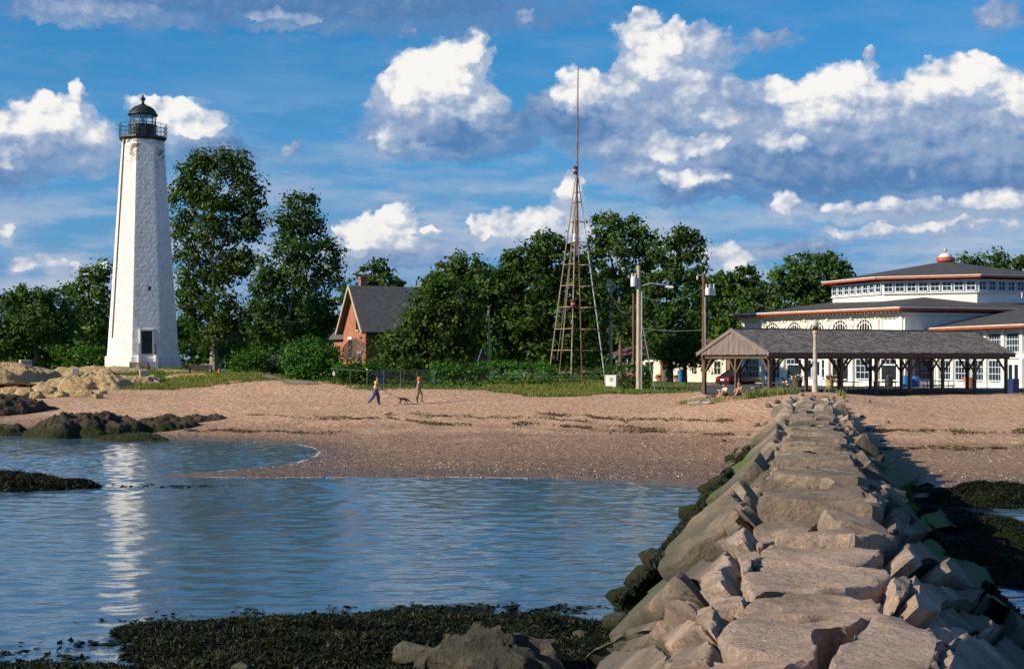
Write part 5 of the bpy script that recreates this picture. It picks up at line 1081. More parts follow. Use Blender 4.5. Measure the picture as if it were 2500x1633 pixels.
# left flank slabs
for pts, th, lf in (
  ([(390, 1010), (600, 850), (740, 790), (940, 760), (1090, 740), (1235, 765), (1110, 880), (1060, 920), (790, 1090), (340, 1300), (310, 1180), (290, 1130)], .6, .06),
  ([(600, 850), (880, 620), (1060, 520), (1210, 490), (1380, 520), (1340, 640), (1230, 730), (960, 760), (740, 785)], .6, .0),
  ([(1245, 740), (1350, 620), (1490, 480), (1545, 560), (1480, 720), (1460, 840), (1270, 910)], .8, .08),
  ([(0, 1540), (200, 1400), (330, 1310), (800, 1090), (1220, 890), (1260, 960), (1240, 1005), (800, 1130), (110, 1440)], .5, .04),
  ([(110, 1446), (350, 1310), (800, 1145), (1230, 1015), (1250, 1060), (1090, 1120), (760, 1330), (280, 1540), (0, 1700), (-100, 1700)], .5, -.02),
  ([(280, 1545), (540, 1410), (780, 1350), (905, 1400), (860, 1555), (760, 1750), (200, 1750)], .6, .03),
  ([(900, 1240), (1000, 1210), (1180, 1130), (1270, 1200), (1345, 1290), (1080, 1320), (930, 1390), (890, 1330)], .5, .05),
  ([(1245, 1060), (1390, 1040), (1415, 1180), (1350, 1275), (1210, 1190)], .6, .08),
  ([(1290, 880), (1400, 855), (1560, 850), (1640, 890), (1620, 940), (1440, 960), (1290, 1030)], .6, .02),
  ([(1370, 430), (1480, 350), (1640, 285), (1700, 320), (1700, 400), (1560, 420), (1450, 430)], .6, .1),
  ([(1440, 240), (1500, 130), (1560, 90), (1590, 160), (1560, 290), (1470, 290)], .7, .06),
  ([(1190, 260), (1300, 180), (1380, 110), (1440, 160), (1420, 230), (1320, 240)], .6, .12),
  ([(1480, 110), (1620, 30), (1700, 100), (1690, 140), (1620, 120), (1580, 90)], .5, .15),
  ([(1520, 440), (1620, 430), (1720, 400), (1800, 480), (1720, 540), (1580, 520)], .5, .0),
  ([(-420, 1900), (-100, 1700), (250, 1560), (700, 1760), (500, 2000), (-300, 2100)], .6, .0),
  ([(750, 1760), (860, 1560), (1500, 1640), (1900, 1700), (1800, 1950), (700, 1950)], .6, .0)): NEAR.append((C5(pts), th, lf))
# top slabs
T = [([(1620, 1635), (1628, 1614), (1640, 1593), (1677, 1567), (1747, 1569), (1712, 1603), (1632, 1612)], .5, .0),
  ([(1621, 1640), (1640, 1612), (1760, 1601), (1840, 1601), (1978, 1614), (1930, 1634), (1905, 1690), (1640, 1690)], .5, .02),
  ([(1752, 1565), (1770, 1524), (1812, 1521), (1950, 1523), (2060, 1512), (2105, 1512), (2150, 1515), (2074, 1531), (2025, 1532), (1974, 1554), (1996, 1580), (2000, 1606), (1958, 1620), (1900, 1608), (1780, 1597)], .6, .02),
  ([(1783, 1503), (1801, 1482), (1825, 1465), (1900, 1452), (2006, 1450), (2061, 1454), (2106, 1467), (2144, 1469), (2167, 1487), (2154, 1506), (2080, 1506), (1990, 1508), (1880, 1512), (1800, 1515)], .6, .0),
  ([(1805, 1410), (1900, 1403), (2006, 1400), (2093, 1416), (2160, 1417), (2165, 1433), (2090, 1443), (2006, 1446), (1900, 1448), (1825, 1462), (1812, 1450)], .6, .03),
  ([(1838, 1372), (1900, 1368), (1977, 1368), (2054, 1377), (2080, 1387), (2178, 1391), (2190, 1405), (2170, 1413), (2093, 1411), (2006, 1397), (1900, 1399), (1840, 1402)], .6, .0),
  ([(1806, 1377), (1822, 1367), (1836, 1377), (1836, 1400), (1812, 1403)], .5, .05),
  ([(1850, 1341), (1900, 1330), (1990, 1328), (2060, 1324), (2162, 1340), (2150, 1354), (2112, 1373), (2040, 1374), (1900, 1365), (1842, 1367)], .6, -.01),
  ([(1890, 1322), (2034, 1319), (2099, 1314), (2163, 1316), (2205, 1320), (2186, 1337), (2090, 1334), (1980, 1331), (1895, 1329)], .5, .07),
  ([(1940, 1314), (2006, 1297), (2092, 1295), (2099, 1312), (2040, 1317), (1935, 1320)], .5, .03),
  ([(1842, 1330), (1900, 1300), (1930, 1296), (1935, 1318), (1888, 1327), (1850, 1337)], .5, .03)]
NEAR += T
for pts, th, lf in (
  ([(840, 900), (900, 870), (960, 890), (985, 930), (970, 1000), (900, 1080), (850, 960)], .7, .04),
  ([(985, 920), (1080, 960), (1240, 990), (1300, 1010), (1500, 1040), (1430, 1110), (1190, 1080), (1150, 1180), (1000, 1150), (960, 1080), (975, 1000)], .7, .10),
  ([(1040, 860), (1080, 820), (1240, 800), (1300, 790), (1580, 810), (1600, 860), (1590, 990), (1500, 940), (1440, 1010), (1280, 1000), (1080, 930)], .7, .20),
  ([(1190, 1075), (1430, 1120), (1560, 1200), (1700, 1290), (1660, 1330), (1440, 1300), (1360, 1250), (1100, 1290), (1110, 1230), (1150, 1180)], .6, .0),
  ([(370, 1540), (450, 1460), (640, 1310), (720, 1240), (860, 1220), (930, 1240), (1140, 1390), (1210, 1430), (1240, 1470), (1200, 1600), (1000, 1800), (370, 1800)], .7, .08),
  ([(1020, 1310), (1100, 1290), (1360, 1250), (1400, 1290), (1450, 1350), (1300, 1390), (1260, 1440), (1140, 1385)], .6, .06),
  ([(1255, 1450), (1310, 1380), (1560, 1390), (1600, 1440), (1780, 1555), (1850, 1750), (1100, 1800), (1240, 1555)], .7, .10),
  ([(1460, 1370), (1530, 1300), (1590, 1285), (1605, 1320), (1540, 1370), (1500, 1385)], .5, .14),
  ([(1510, 1040), (1600, 1035), (1800, 1080), (1866, 1140), (1960, 1300), (1860, 1350), (1770, 1320), (1720, 1200), (1700, 1120)], .7, .10),
  ([(1620, 1000), (1700, 970), (1760, 1050), (1700, 1060), (1600, 1035)], .5, .1),
  ([(905, 670), (960, 650), (1060, 640), (1200, 720), (1360, 790), (1200, 800), (1080, 760), (990, 840), (890, 800)], .7, .10),
  ([(810, 440), (840, 350), (900, 400), (970, 450), (950, 520), (840, 560)], .8, .10),
  ([(850, 540), (940, 500), (1000, 490), (1060, 570), (960, 580)], .6, .1),
  ([(970, 400), (1200, 400), (1400, 440), (1420, 520), (1510, 670), (1350, 600), (1200, 560), (1000, 480)], .7, .16),
  ([(650, 260), (800, 280), (800, 350), (720, 370), (650, 310)], .6, .12),
  ([(690, 110), (790, 80), (900, 130), (980, 190), (970, 240), (860, 240), (760, 190)], .8, .45),
  ([(1050, 560), (1200, 530), (1460, 720), (1400, 740), (1180, 650)], .6, .0),
  ([(1700, 1300), (1790, 1340), (1900, 1480), (1950, 1700), (1780, 1560), (1620, 1430)], .6, .0),
  ([(1560, 760), (1640, 840), (1790, 900), (1740, 960), (1610, 880)], .6, .05)): NEAR.append((C6(pts), th, lf))
for pts, th, lf in NEAR:
    o3 = [hit(*q) for q in pts]; cc = sum(o3, Vector()) / len(o3); o3 = [cc + (q - cc) * .955 for q in o3]; V, Fc = stone_mesh(o3, th * 1.2, srng, 44, .045, .86, lf, .02, rings=(.92, .84, .74, .62, .48, .32, .16))
    sharp(np_mesh('stone', V, Fc, M['granite'], jet, smooth=True), 38)
# the rest of the courses in the breakwater's own lengthwise and crosswise measures
CELLS = []
def prof(u, s_):
    """point at slant distance s_ from the middle line"""
    w0 = (.42 + .005 * u) if s_ < 0 else (.76 + .004 * u); a_ = abs(s_); k = (.97 if s_ < 0 else .80 + .015 * max(0, u - 10)); v = a_ if a_ <= w0 else w0 + (a_ - w0) / math.sqrt(1 + k * k)
    v = math.copysign(v, s_); return Vector((*xy(u, v), zJ(u, v)))
def cells(bands, ulo, uhi, stp, kind):
    for s0, s1 in bands:
        u = ulo + srng.uniform(0, .6)
        while u < uhi:
            du = (stp if kind != 'slab' else 1.0) * srng.uniform(.6, 1.55); g = .10; j = lambda a: srng.uniform(-a, a)
            c = [(u + g + j(.1), s0 + g + j(.14)), (u + du / 2 + j(.12), s0 + g + j(.18)), (u + du - g + j(.1), s0 + g + j(.14)), (u + du - g + j(.12), (s0 + s1) / 2 + j(.1)), (u + du - g + j(.1), s1 - g + j(.14)), (u + du / 2, s1 - g + j(.18)), (u + g + j(.1), s1 - g + j(.14)), (u + g + j(.12), (s0 + s1) / 2)]
            CELLS.append((u + du / 2, (s0 + s1) / 2, [prof(*q) for q in c], kind)); u += du if kind != 'slab' else du + stp * srng.uniform(.1, .9)
cells([(-.55, .2), (.25, 1.0)], 6, 80, 1.15, 'top'); cells([(-.5, .92)], 13, 80, 3.0, 'slab'); cells([(-1.95, -.6)], 5, 79, 1.15, 'left'); cells([(-3.5, -1.95)], 5, 72, 1.35, 'left'); cells([(1.0, 2.0)], 5, 80, .95, 'right'); cells([(2.0, 3.1)], 5, 76, 1.05, 'right'); cells([(3.1, 4.4)], 5, 66, 1.3, 'right')
CELLS.sort(key=lambda c: c[0]); far = MB(); cnt = len(NEAR)
for u, s_, o3, kd in CELLS:
    c = sum(o3, Vector()) / len(o3)
    if c.y < 6.2: continue
    px = 1250 + c.x * F / c.y; py = HOR + (EYE - c.z) * F / c.y
    sink = 0.0
    if kd in ('top', 'slab') and py > 1300: sink = -.85
    if kd == 'slab': sink += .10
    if kd == 'left' and py > 1365: sink = -.8
    if kd == 'right' and py > 1255: sink = -.8
    if c.z < -.35: continue
    big = kd == 'right'
    lift = {'top': srng.uniform(-.10, .08), 'slab': srng.uniform(-.02, .05), 'left': srng.uniform(-.10, .10) + .25 * srng.random() ** 4, 'right': srng.uniform(-.12, .10) + .35 * srng.random() ** 4}[kd]
    if kd == 'left' and c.z < 1.0: lift -= .14
    if u > 42 and kd in ('top', 'slab'): lift = srng.uniform(-.22, .16) - (.12 if kd == 'slab' else 0)
    tl = {'top': .06, 'slab': .035, 'left': .16, 'right': .26}[kd]
    if u > 42: tl += .09
    V, Fc = stone_mesh(o3, .7, srng, 20 if u < 35 else 13, (.060 if not big else .09), .8, sink + lift, tl, rings=(.80, .45))
    if cnt < 300: sharp(np_mesh('stone', V, Fc, M['granite'], jet, smooth=True), 38); cnt += 1
    else: far.add([tuple(v) for v in V], Fc)
if far.v: tag(far.build('far_stones', M['granite'], jet), kind='stuff')
us = np.arange(4, 80, 1.0); ss_ = np.linspace(-4.2, 4.8, 19); vs = []
for u in us:
    for s_ in ss_: q = prof(u, s_); vs.append((q.x, q.y, q.z - 1.15))
ns = len(ss_); fs = [[i * ns + k, i * ns + k + 1, (i + 1) * ns + k + 1, (i + 1) * ns + k] for i in range(len(us) - 1) for k in range(ns - 1)]
np_mesh('rubble_core', vs, fs, M['weed_bed'], jet)
# loose small stones where the breakwater runs into the sand
def pebble(name, label, c, r, seed, mat, cat='stone', sub=2, rough=.32, sq=(1, 1, .7), parent=None, group=None):
    """a broken stone: the hull of a few points, its faces divided and roughened"""
    rg = random.Random(seed); bm = bmesh.new(); n = 11 + 4 * sub; a_ = rg.uniform(0, 6.28) if sq[0] == sq[1] else 0
    for i in range(n):
        zz = 1 - 2 * (i + .5) / n; t_ = i * 2.39996 + rg.uniform(-.5, .5); q = math.sqrt(max(0, 1 - zz * zz)); k = 1 + rough * rg.uniform(-.9, .6)
        x, y, z = q * math.cos(t_) * k * sq[0], q * math.sin(t_) * k * sq[1], zz * k * sq[2]; bm.verts.new(((x * math.cos(a_) - y * math.sin(a_)) * r, (x * math.sin(a_) + y * math.cos(a_)) * r, z * r))
    res = bmesh.ops.convex_hull(bm, input=bm.verts); bmesh.ops.delete(bm, geom=[e for e in res['geom_interior'] if isinstance(e, bmesh.types.BMVert)], context='VERTS')
    bmesh.ops.bevel(bm, geom=list(bm.edges), offset=r * .035, segments=1, affect='EDGES', clamp_overlap=True); bmesh.ops.triangulate(bm, faces=bm.faces)
    for _ in range(max(0, sub - 2)): bmesh.ops.subdivide_edges(bm, edges=bm.edges, cuts=1, use_grid_fill=True); bmesh.ops.triangulate(bm, faces=bm.faces)
    bm.normal_update(); o = Vector((seed * 3.7, seed * 1.3, 0)); am = r * (.10 if sub > 3 else .035)
    for v in bm.verts: d = v.co / r; v.co += v.normal * am * (mnoise.noise(d * 2.2 + o) * 1.6 + mnoise.noise(d * 5 + o) * .9 - abs(mnoise.noise(d * 3.3 + o)) * 1.4)
    bm.verts.index_update(); vs = [tuple(v.co + Vector(c)) for v in bm.verts]; fs = [[v.index for v in f.verts] for f in bm.faces]; bm.free()
    ob = np_mesh(name, vs, fs, mat, parent, smooth=True); ob.data.set_sharp_from_angle(angle=R(32))
    return tag(ob, label, cat, group)
for i in range(26):
    u = srng.uniform(62, 84); v = srng.uniform(-4.5, 4.5) ; X, Y = xy(u, v); r_ = srng.uniform(.12, .34)
    pebble('loose_stone', 'small pale loose stone scattered on sand around the shore end of the breakwater', (X, Y, max(tz(X, Y), zJ(u, v) - .1) + r_ * .2), r_, i, M['granite'], group='loose stones at the shore end of the breakwater')
# ------------------------------------------------------------------ craggy ledges as height fields
HF = {}
def crag(name, label, pxc, pyc, z0, rx, ry, h, seed, mat, cat='rock', n=60, jag=.5, sc=.9, Yc=None, rot=0.0, pw=.6):
    """ledge centred at photograph point (pxc, pyc) on height z0; half sizes rx, ry in metres, h its height"""
    Yc = Yc or (EYE - z0) * F / (pyc - HOR); Xc = gx(pxc, Yc); a = np.linspace(-1.15, 1.15, n); U, V_, Fq = grid(a, a)
    cr, sr = math.cos(rot), math.sin(rot); X = Xc + (U * rx) * cr - (V_ * ry) * sr; Y = Yc + (U * rx) * sr + (V_ * ry) * cr
    w = fbm2(X, Y, .55, 3, seed) * .7; r2 = (U * U + V_ * V_) + w * .8
    body = np.clip(1 - r2, -.4, 1); body = np.sign(body) * np.abs(body) ** pw
    rid = 1 - 2.4 * np.abs(fbm2(X * .8 + Y * .5, Y * 1.3, sc, 5, seed + 3)); st_ = 1 - 2.2 * np.abs(fbm2(X + Y, Y - X, sc * 2.6, 4, seed + 8))
    z = z0 - .15 + h * body * (1 - jag * .5 + jag * .6 * rid) + np.where(body > 0, .14 * h * st_, 0) + .16 * h * fbm2(X, Y, 2.6, 4, seed + 5)
    o = np_mesh(name, np.stack([X, Y, z], 1), Fq, mat); tag(o, label, cat); HF[label] = (X, Y, z, body); return o
crag('tidal_rock', 'largest dark seaweed-skirted rock at the water edge below the lighthouse', 215, 1062, .05, 3.0, 2.4, 1.2, 11, M['dark_rock'], n=80)
crag('tidal_rock', 'dark ridged rock right of the largest one at the water edge', 408, 1052, .15, 1.9, 2.2, 1.02, 12, M['dark_rock'], n=70)
crag('tidal_rock', 'low dark ledge at the right end of the tidal rocks, on the sand', 510, 1035, .35, 1.6, 1.8, .65, 13, M['dark_rock'])
crag('tidal_rock', 'low weed-covered rock in the water before the tidal rocks', 320, 1076, -.02, 1.9, 1.0, .50, 14, M['dark_rock'])
crag('tidal_rock', 'weed-covered rock at the left edge in the water', 10, 1062, -.02, 1.6, 1.2, .65, 15, M['dark_rock'])
crag('tidal_rock', 'brown rock at the left edge below the tan ledge', 20, 1003, .75, 2.4, 2.2, 1.05, 16, M['dark_rock'], n=70)
crag('tidal_rock', 'flat brown rock on the sand right of the left edge', 95, 1003, .70, 1.5, 1.1, .45, 17, M['dark_rock'])
pebble('beach_boulder', 'round olive boulder on sand at the right of the tidal rocks', at(440, 1052, 77), .42, 3, M['dark_rock'], 'boulder', 3)
crag('rock_outcrop', 'broad tan rock ledge sloping down left of the lighthouse', 95, 935, 0, 7.6, 8.5, .95, 21, M['tan_rock'], 'rock', 130, .62, .42, Yc=112)
for lb, x, y, Yc, rx, ry, h, sd in (('tan ledge at the left edge of the point', 10, 920, 116, 4.2, 6, 1.0, 22), ('tan ledge running up to the lighthouse foot', 235, 905, 126, 4.6, 4.2, .75, 23), ('long low tan ledge along the sand before the lighthouse', 215, 945, 110, 4.2, 3.0, .95, 24), ('pale boulder row under the lighthouse benches', 240, 925, 119, 1.7, 1.4, .95, 25), ('tan ledge in front of the grass below the lighthouse door', 290, 932, 115, 3.6, 1.8, .75, 26), ('light stone shelf round the foot of the lighthouse', 340, 900, 127.5, 6.0, 2.6, .42, 27), ('pale rock under the right bench', 480, 912, 121, 2.6, 1.4, .34, 28)):
    Xc = gx(x, Yc); crag('rock_outcrop', lb, x, y, tz(Xc, Yc) + .02, rx, ry, h, sd, M['tan_rock'], 'rock', 90, .6, .5, Yc=Yc)
OBL = ['tan boulder at the foot of the ledge, left of the widest one', 'widest tan boulder on the sand edge below the ledge', 'tan boulder low on the ledge above the brown tidal rock', 'tan boulder halfway up the middle of the ledge', 'small tan stone near the right end of the ledge foot', 'largest tan boulder near the left edge of the ledge', 'tan boulder wedged above the widest one', 'small tan boulder right of the widest one', 'tan boulder just above the flat brown rock']
for i, (x, y, Yc, r_) in enumerate(((150, 968, 101, .55), (205, 968, 101, .75), (60, 962, 103, .8), (120, 950, 106, .8), (250, 958, 104, .4), (30, 950, 106, .9), (178, 955, 104, .6), (238, 970, 100.5, .45), (90, 975, 99.5, .6))):
    X = gx(x, Yc); pebble('outcrop_boulder', OBL[i], (X, Yc, tz(X, Yc) + r_ * .15), r_, 40 + i, M['tan_rock'], 'boulder', 3, .45, (1, 1, .75), group='tan boulders at the foot of the point')
X = gx(1170, 16.9)
bl_ = pebble('foreground_boulder', 'big grey boulder with mossy face among the rockweed in the foreground', (gx(1178, 17.6), 17.6, .02), 1.0, 95, M['grey_rock'], 'boulder', 5, .26, (1.1, .8, .80))
pebble('foreground_boulder', 'small tan wedge stone beside the big grey boulder', (gx(1018, 18.0), 18.0, .28), .30, 78, M['granite'], 'boulder', 3, .4, (1.2, .7, .6))
pebble('foreground_boulder', 'pale pebble lying on the rockweed right of the big grey boulder', (gx(1418, 19.5), 19.5, .22), .14, 79, M['grey_rock'], 'boulder', 2)
pebble('foreground_boulder', 'whitish pebble at the bottom edge left of the big grey boulder', (gx(590, 17.6), 17.6, .18), .13, 80, M['granite'], 'boulder', 2)
# weathered driftwood ledge at the tide wrack
for i, (x, y, rx, ry, h) in enumerate(((1160, 1024, 1.7, 1.0, .34), (1000, 1032, 1.1, .7, .26), (1095, 1040, 1.3, .7, .24))):
    crag('wrack_ledge', ('long dark ledge breaking the sand in the middle of the beach', 'small dark ledge left of the long one in the beach', 'low flat ledge just below the long one in the beach')[i], x, y, .62, rx, ry, h, 60 + i, M['dark_rock'], 'rock', 40, .8, 1.6)
# ------------------------------------------------------------------ rockweed
def weed_on(name, label, key, n, seed, size=.16, mat='weed', parent=None):
    X, Y, z, body = HF[key]; rng = np.random.default_rng(seed); ok = np.where((z > -.10) & (body > -.25))[0]; k = rng.choice(ok, n); dxs = abs(X[1] - X[0]) * 1.3; st_ = int(math.sqrt(len(X))); dys = abs(Y[st_] - Y[0]) * 1.3
    P = np.stack([X[k] + rng.uniform(-dxs, dxs, n), Y[k] + rng.uniform(-dys, dys, n), np.maximum(z[k], 0.0) + rng.uniform(-.01, .07, n)], 1)
    N_ = np.array([0, -.3, .8]) + rng.normal(size=(n, 3)) * .6; N_ /= np.linalg.norm(N_, axis=1)[:, None]; V, Fq = leaf_quads(P, N_, size * 1.5, rng, .15)
    cl_ = fbm2(P[:, 0], P[:, 1], 1.3, 3, seed); return tag(np_mesh(name, V, Fq, M[mat], parent, fattr=np.clip(.35 + cl_ * .8 + rng.normal(0, .22, n), 0, 1)), label, 'seaweed', kind='stuff')
def weedbed(lb, x, y, z0, rx, ry, h, seed, n, Yc=None, size=.060, rot=0.0):
    o = crag('weedy_rock', lb, x, y, z0, rx, ry, h, seed, M['weed_bed'], 'rock', 60, .35, .9, Yc=Yc, rot=rot); weed_on('rockweed', 'rockweed fronds draped over ' + lb, lb, int(n * 3.4), seed, size); return o
weedbed('low ledge jutting into the water at the left edge', 40, 1190, -.02, 2.6, 1.4, .50, 31, 8000, size=.085)
weedbed('broad foreground reef left of the big boulder', 760, 1560, -.02, 2.5, 2.3, .40, 32, 26000, Yc=19.6)
weedbed('reef arm reaching left into the foreground water', 480, 1520, -.02, 1.35, .8, .26, 33, 8000, Yc=20.8)
weedbed('foreground reef between the big boulder and the breakwater', 1330, 1545, -.02, 1.7, 2.6, .36, 34, 15000, Yc=19.4)
weedbed('foreground reef behind the big boulder', 1060, 1530, -.02, 1.8, 1.6, .34, 35, 12000, Yc=20.6)
weedbed('reef at the bottom left corner', 110, 1630, -.02, 1.3, .7, .22, 36, 6000, Yc=17.9)
weedbed('reef under the big boulder at the bottom edge', 980, 1640, -.02, 2.2, 1.3, .30, 37, 12000, Yc=17.4)
weedbed('mound on the sand right of the breakwater', 2440, 1232, -.05, 2.2, 1.5, .62, 38, 8000)
weedbed('middle mound in the pool right of the breakwater', 2400, 1300, -.05, 1.5, 1.6, .45, 39, 7000)
weedbed('low mound by the breakwater in the pool at the right', 2250, 1275, -.05, 1.6, 1.6, .45, 41, 7000)
weedbed('mound at the right edge of the picture in the pool', 2520, 1420, -.05, 1.0, 1.4, .35, 40, 5000)
weedbed('mound filling the pool beside the right foot of the breakwater', 2400, 1365, -.05, 1.1, 1.2, .42, 42, 6000)
weedbed('farther mound at the right edge of the pool', 2520, 1330, -.05, 1.5, 1.3, .40, 43, 6000)
for i in range(46):
    lf = i < 24; u = srng.uniform(17, 62) if lf else srng.uniform(13, 48); v = srng.uniform(-2.9, -2.2) if lf else srng.uniform(2.6, 4.3); X, Y = xy(u, v); r_ = srng.uniform(.16, .40)
    ob = pebble('toe_stone', None, (X, Y, max(zJ(u, v), tz(X, Y), -.05) + .02), r_, 300 + i, M['dark_rock'], None, 3, .4, (1.2, .9, .7), parent=jet)
rng = np.random.default_rng(55)
def fringe(name, label, n, mat, sel, size, seed):
    """fronds hanging on the breakwater's flank"""
    rg = np.random.default_rng(seed); P = []
    while len(P) < n:
        u, s_ = rg.uniform(22, 50), sel(rg); q = prof(u, s_); c = mnoise.noise(Vector((u * .30, s_ * .5, seed))) * .8 + mnoise.noise(Vector((u * 1.1, s_ * 1.3, seed + 4.0))) * .7
        if q.z < .85 - .030 * abs(u - 33) + c * 1.2 and q.z > -.1: P.append((q.x, q.y, max(q.z, 0) + rg.uniform(.0, .22)))
    P = np.array(P); N_ = np.array([-.5, -.3, .6]) + rg.normal(size=(n, 3)) * .5; N_ /= np.linalg.norm(N_, axis=1)[:, None]; V, Fq = leaf_quads(P, N_, size * 1.5, rg, .15)
    return tag(np_mesh(name, V, Fq, M[mat], fattr=np.clip(rg.normal(.4, .25, n), 0, 1)), label, 'seaweed', kind='stuff')
fringe('rockweed', 'dark rockweed skirt along the left waterline of the breakwater', 38000, 'weed', lambda r: -r.uniform(1.3, 3.7), .085, 5)
fringe('rockweed', 'dark rockweed skirt along the right foot of the breakwater', 20000, 'weed', lambda r: r.uniform(3.0, 4.6), .085, 6)
# floating fringe round the reefs
P = np.stack([rng.normal(0, 1, 5200), rng.normal(0, 1, 5200)], 1); C0 = np.array([(gx(x, Yc), Yc, a, b_) for x, Yc, a, b_ in ((300, 19.0, 1.0, .35), (420, 20.2, .7, .3), (620, 21.6, 1.0, .25), (1000, 22.6, 1.4, .22), (180, 18.6, .8, .3), (1180, 22.9, .9, .15), (560, 18.6, .6, .3), (330, 45.2, 1.2, .25))]); k = rng.integers(0, len(C0), 5200)
P3 = np.stack([C0[k, 0] + P[:, 0] * C0[k, 2], C0[k, 1] + P[:, 1] * C0[k, 3], .012 + rng.random(5200) * .02], 1); cl_ = fbm2(P3[:, 0], P3[:, 1], 2.2, 2, 4) > -.05; P3 = P3[cl_]
N_ = np.array([0, 0, 1.]) + rng.normal(size=P3.shape) * .25; N_ /= np.linalg.norm(N_, axis=1)[:, None]; V, Fq = leaf_quads(P3, N_, .11, rng)
tag(np_mesh('floating_rockweed', V, Fq, M['weed'], fattr=rng.random(len(P3))), 'scraps of rockweed floating round the foreground reefs', 'seaweed', kind='stuff')
# ------------------------------------------------------------------ shells and wrack on the sand
def flakes(name, label, P, size, mat, tint, cat):
    rg = np.random.default_rng(len(P)); N_ = np.array([-.2, -.5, .8]) + rg.normal(size=P.shape) * .45; N_ /= np.linalg.norm(N_, axis=1)[:, None]; V, Fq = leaf_quads(P, N_, size, rg)
    return tag(np_mesh(name, V, Fq, M[mat], fattr=np.clip(rg.normal(*tint, len(P)), 0, 1)), label, cat, kind='stuff')
def beach(x0, x1, y0, y1, n, seed, keep=None):
    rg = np.random.default_rng(seed); px = rg.uniform(x0, x1, n); py = rg.uniform(y0, y1, n); Y = np.full(n, 65.0)
    for _ in range(14): X = (px - 1250) * Y / F; Y = .5 * Y + .5 * np.clip((EYE - terr(X, Y)) * F / (py - HOR), 30, 120)
    X = (px - 1250) * Y / F; z = terr(X, Y) + (fbm2(X, Y, .9, 3, 5) * .055 + fbm2(X, Y, .22, 2, 9) * .06) * sst(terr(X, Y), .25, .9); ok = z > .01
    if keep is not None: ok &= keep(X, Y, px, py)
    return np.stack([X, Y, z + .012], 1)[ok]
flakes('shell_fragments', 'pale broken shells strewn over the lower beach', np.concatenate([beach(600, 1800, 1045, 1170, 5000, 1, lambda X, Y, p, q: fbm2(X * .5, Y * 2.5, .30, 4, 2) > .06 - .18 * (q - 1100) / 70), beach(2050, 2500, 1020, 1215, 2200, 2, lambda X, Y, p, q: fbm2(X, Y * 2.0, .3, 3, 3) > -.02), beach(1250, 1800, 1010, 1060, 2600, 9), beach(0, 700, 975, 1010, 500, 4)]), .045, 'shell', (.30, .30), 'shells')
flakes('dark_pebbles', 'dark gravel specks across the lower beach', beach(560, 1800, 1060, 1170, 6000, 5), .05, 'wrack', (.15, .15), 'gravel')
lines = [((1000, 1012), (1250, 1018), (1500, 1040), (1700, 1062), (1790, 1066)), ((1310, 1014), (1450, 1020), (1600, 1026), (1790, 1032)), ((600, 1012), (800, 1020), (1000, 1030), (1150, 1036)), ((450, 1048), (560, 1052), (700, 1054), (850, 1056)), ((2050, 1050), (2200, 1052), (2400, 1055), (2500, 1054)), ((2050, 1098), (2250, 1096), (2500, 1092)), ((1250, 1034), (1450, 1050), (1650, 1058))]
W_ = []; rg = np.random.default_rng(12)
for ln_ in lines:
    L_ = np.array(ln_, float); t_ = rg.random(2200) * (len(L_) - 1); k = np.minimum(t_.astype(int), len(L_) - 2); q = L_[k] + (L_[k + 1] - L_[k]) * (t_ - k)[:, None]; q[:, 1] += rg.normal(0, 1.0, len(q)) * (.4 + 3.2 * np.clip(fbm2(q[:, 0], q[:, 0] * 0 + 5, .03, 2, 8) + .3, 0, 1)) + 9 * fbm2(q[:, 0], q[:, 0] * 0, .013, 3, 3)
    keep = fbm2(q[:, 0], q[:, 1] * 2, .03, 5, 6) > .10 + .30 * rg.normal(size=len(q)); W_.append(q[keep])
W_ = np.concatenate(W_); Y = np.full(len(W_), 75.0)
for _ in range(14): X = (W_[:, 0] - 1250) * Y / F; Y = .5 * Y + .5 * np.clip((EYE - terr(X, Y)) * F / (W_[:, 1] - HOR), 30, 120)
X = (W_[:, 0] - 1250) * Y / F; P = np.stack([X, Y, terr(X, Y) + .03 + rg.random(len(X)) * .05], 1)
flakes('tide_wrack', 'lines of dark and straw-coloured seaweed wrack along the high-tide mark', P, .10, 'wrack', (.38, .34), 'seaweed')

# thin foam where the small waves run out
rg = np.random.default_rng(8); Xf = rg.uniform(-17, 9, 700000); Yf = rg.uniform(43.5, 75, 700000); zf = terr(Xf, Yf); k = (np.abs(zf - .002) < .004) & (fbm2(Xf, Yf, .6, 3, 14) > .08) & (rg.random(len(Xf)) < .5) & (Xf < uv(0, 0)[1] + .212 * Yf - 3.2)
Pf = np.stack([Xf[k], Yf[k], np.maximum(zf[k], 0) + .016], 1)[:2600]
Nf = np.array([0, 0, 1.]) + rg.normal(size=Pf.shape) * .12; Nf /= np.linalg.norm(Nf, axis=1)[:, None]; V, Fq = leaf_quads(Pf, Nf, .055, rg)
tag(np_mesh('foam', V, Fq, mat_noise('sea_foam', (.55, .58, .62), (.74, .75, .76), 5, .6, .2, .01)), 'thin line of foam along the water edge of the cove', 'foam', kind='stuff')
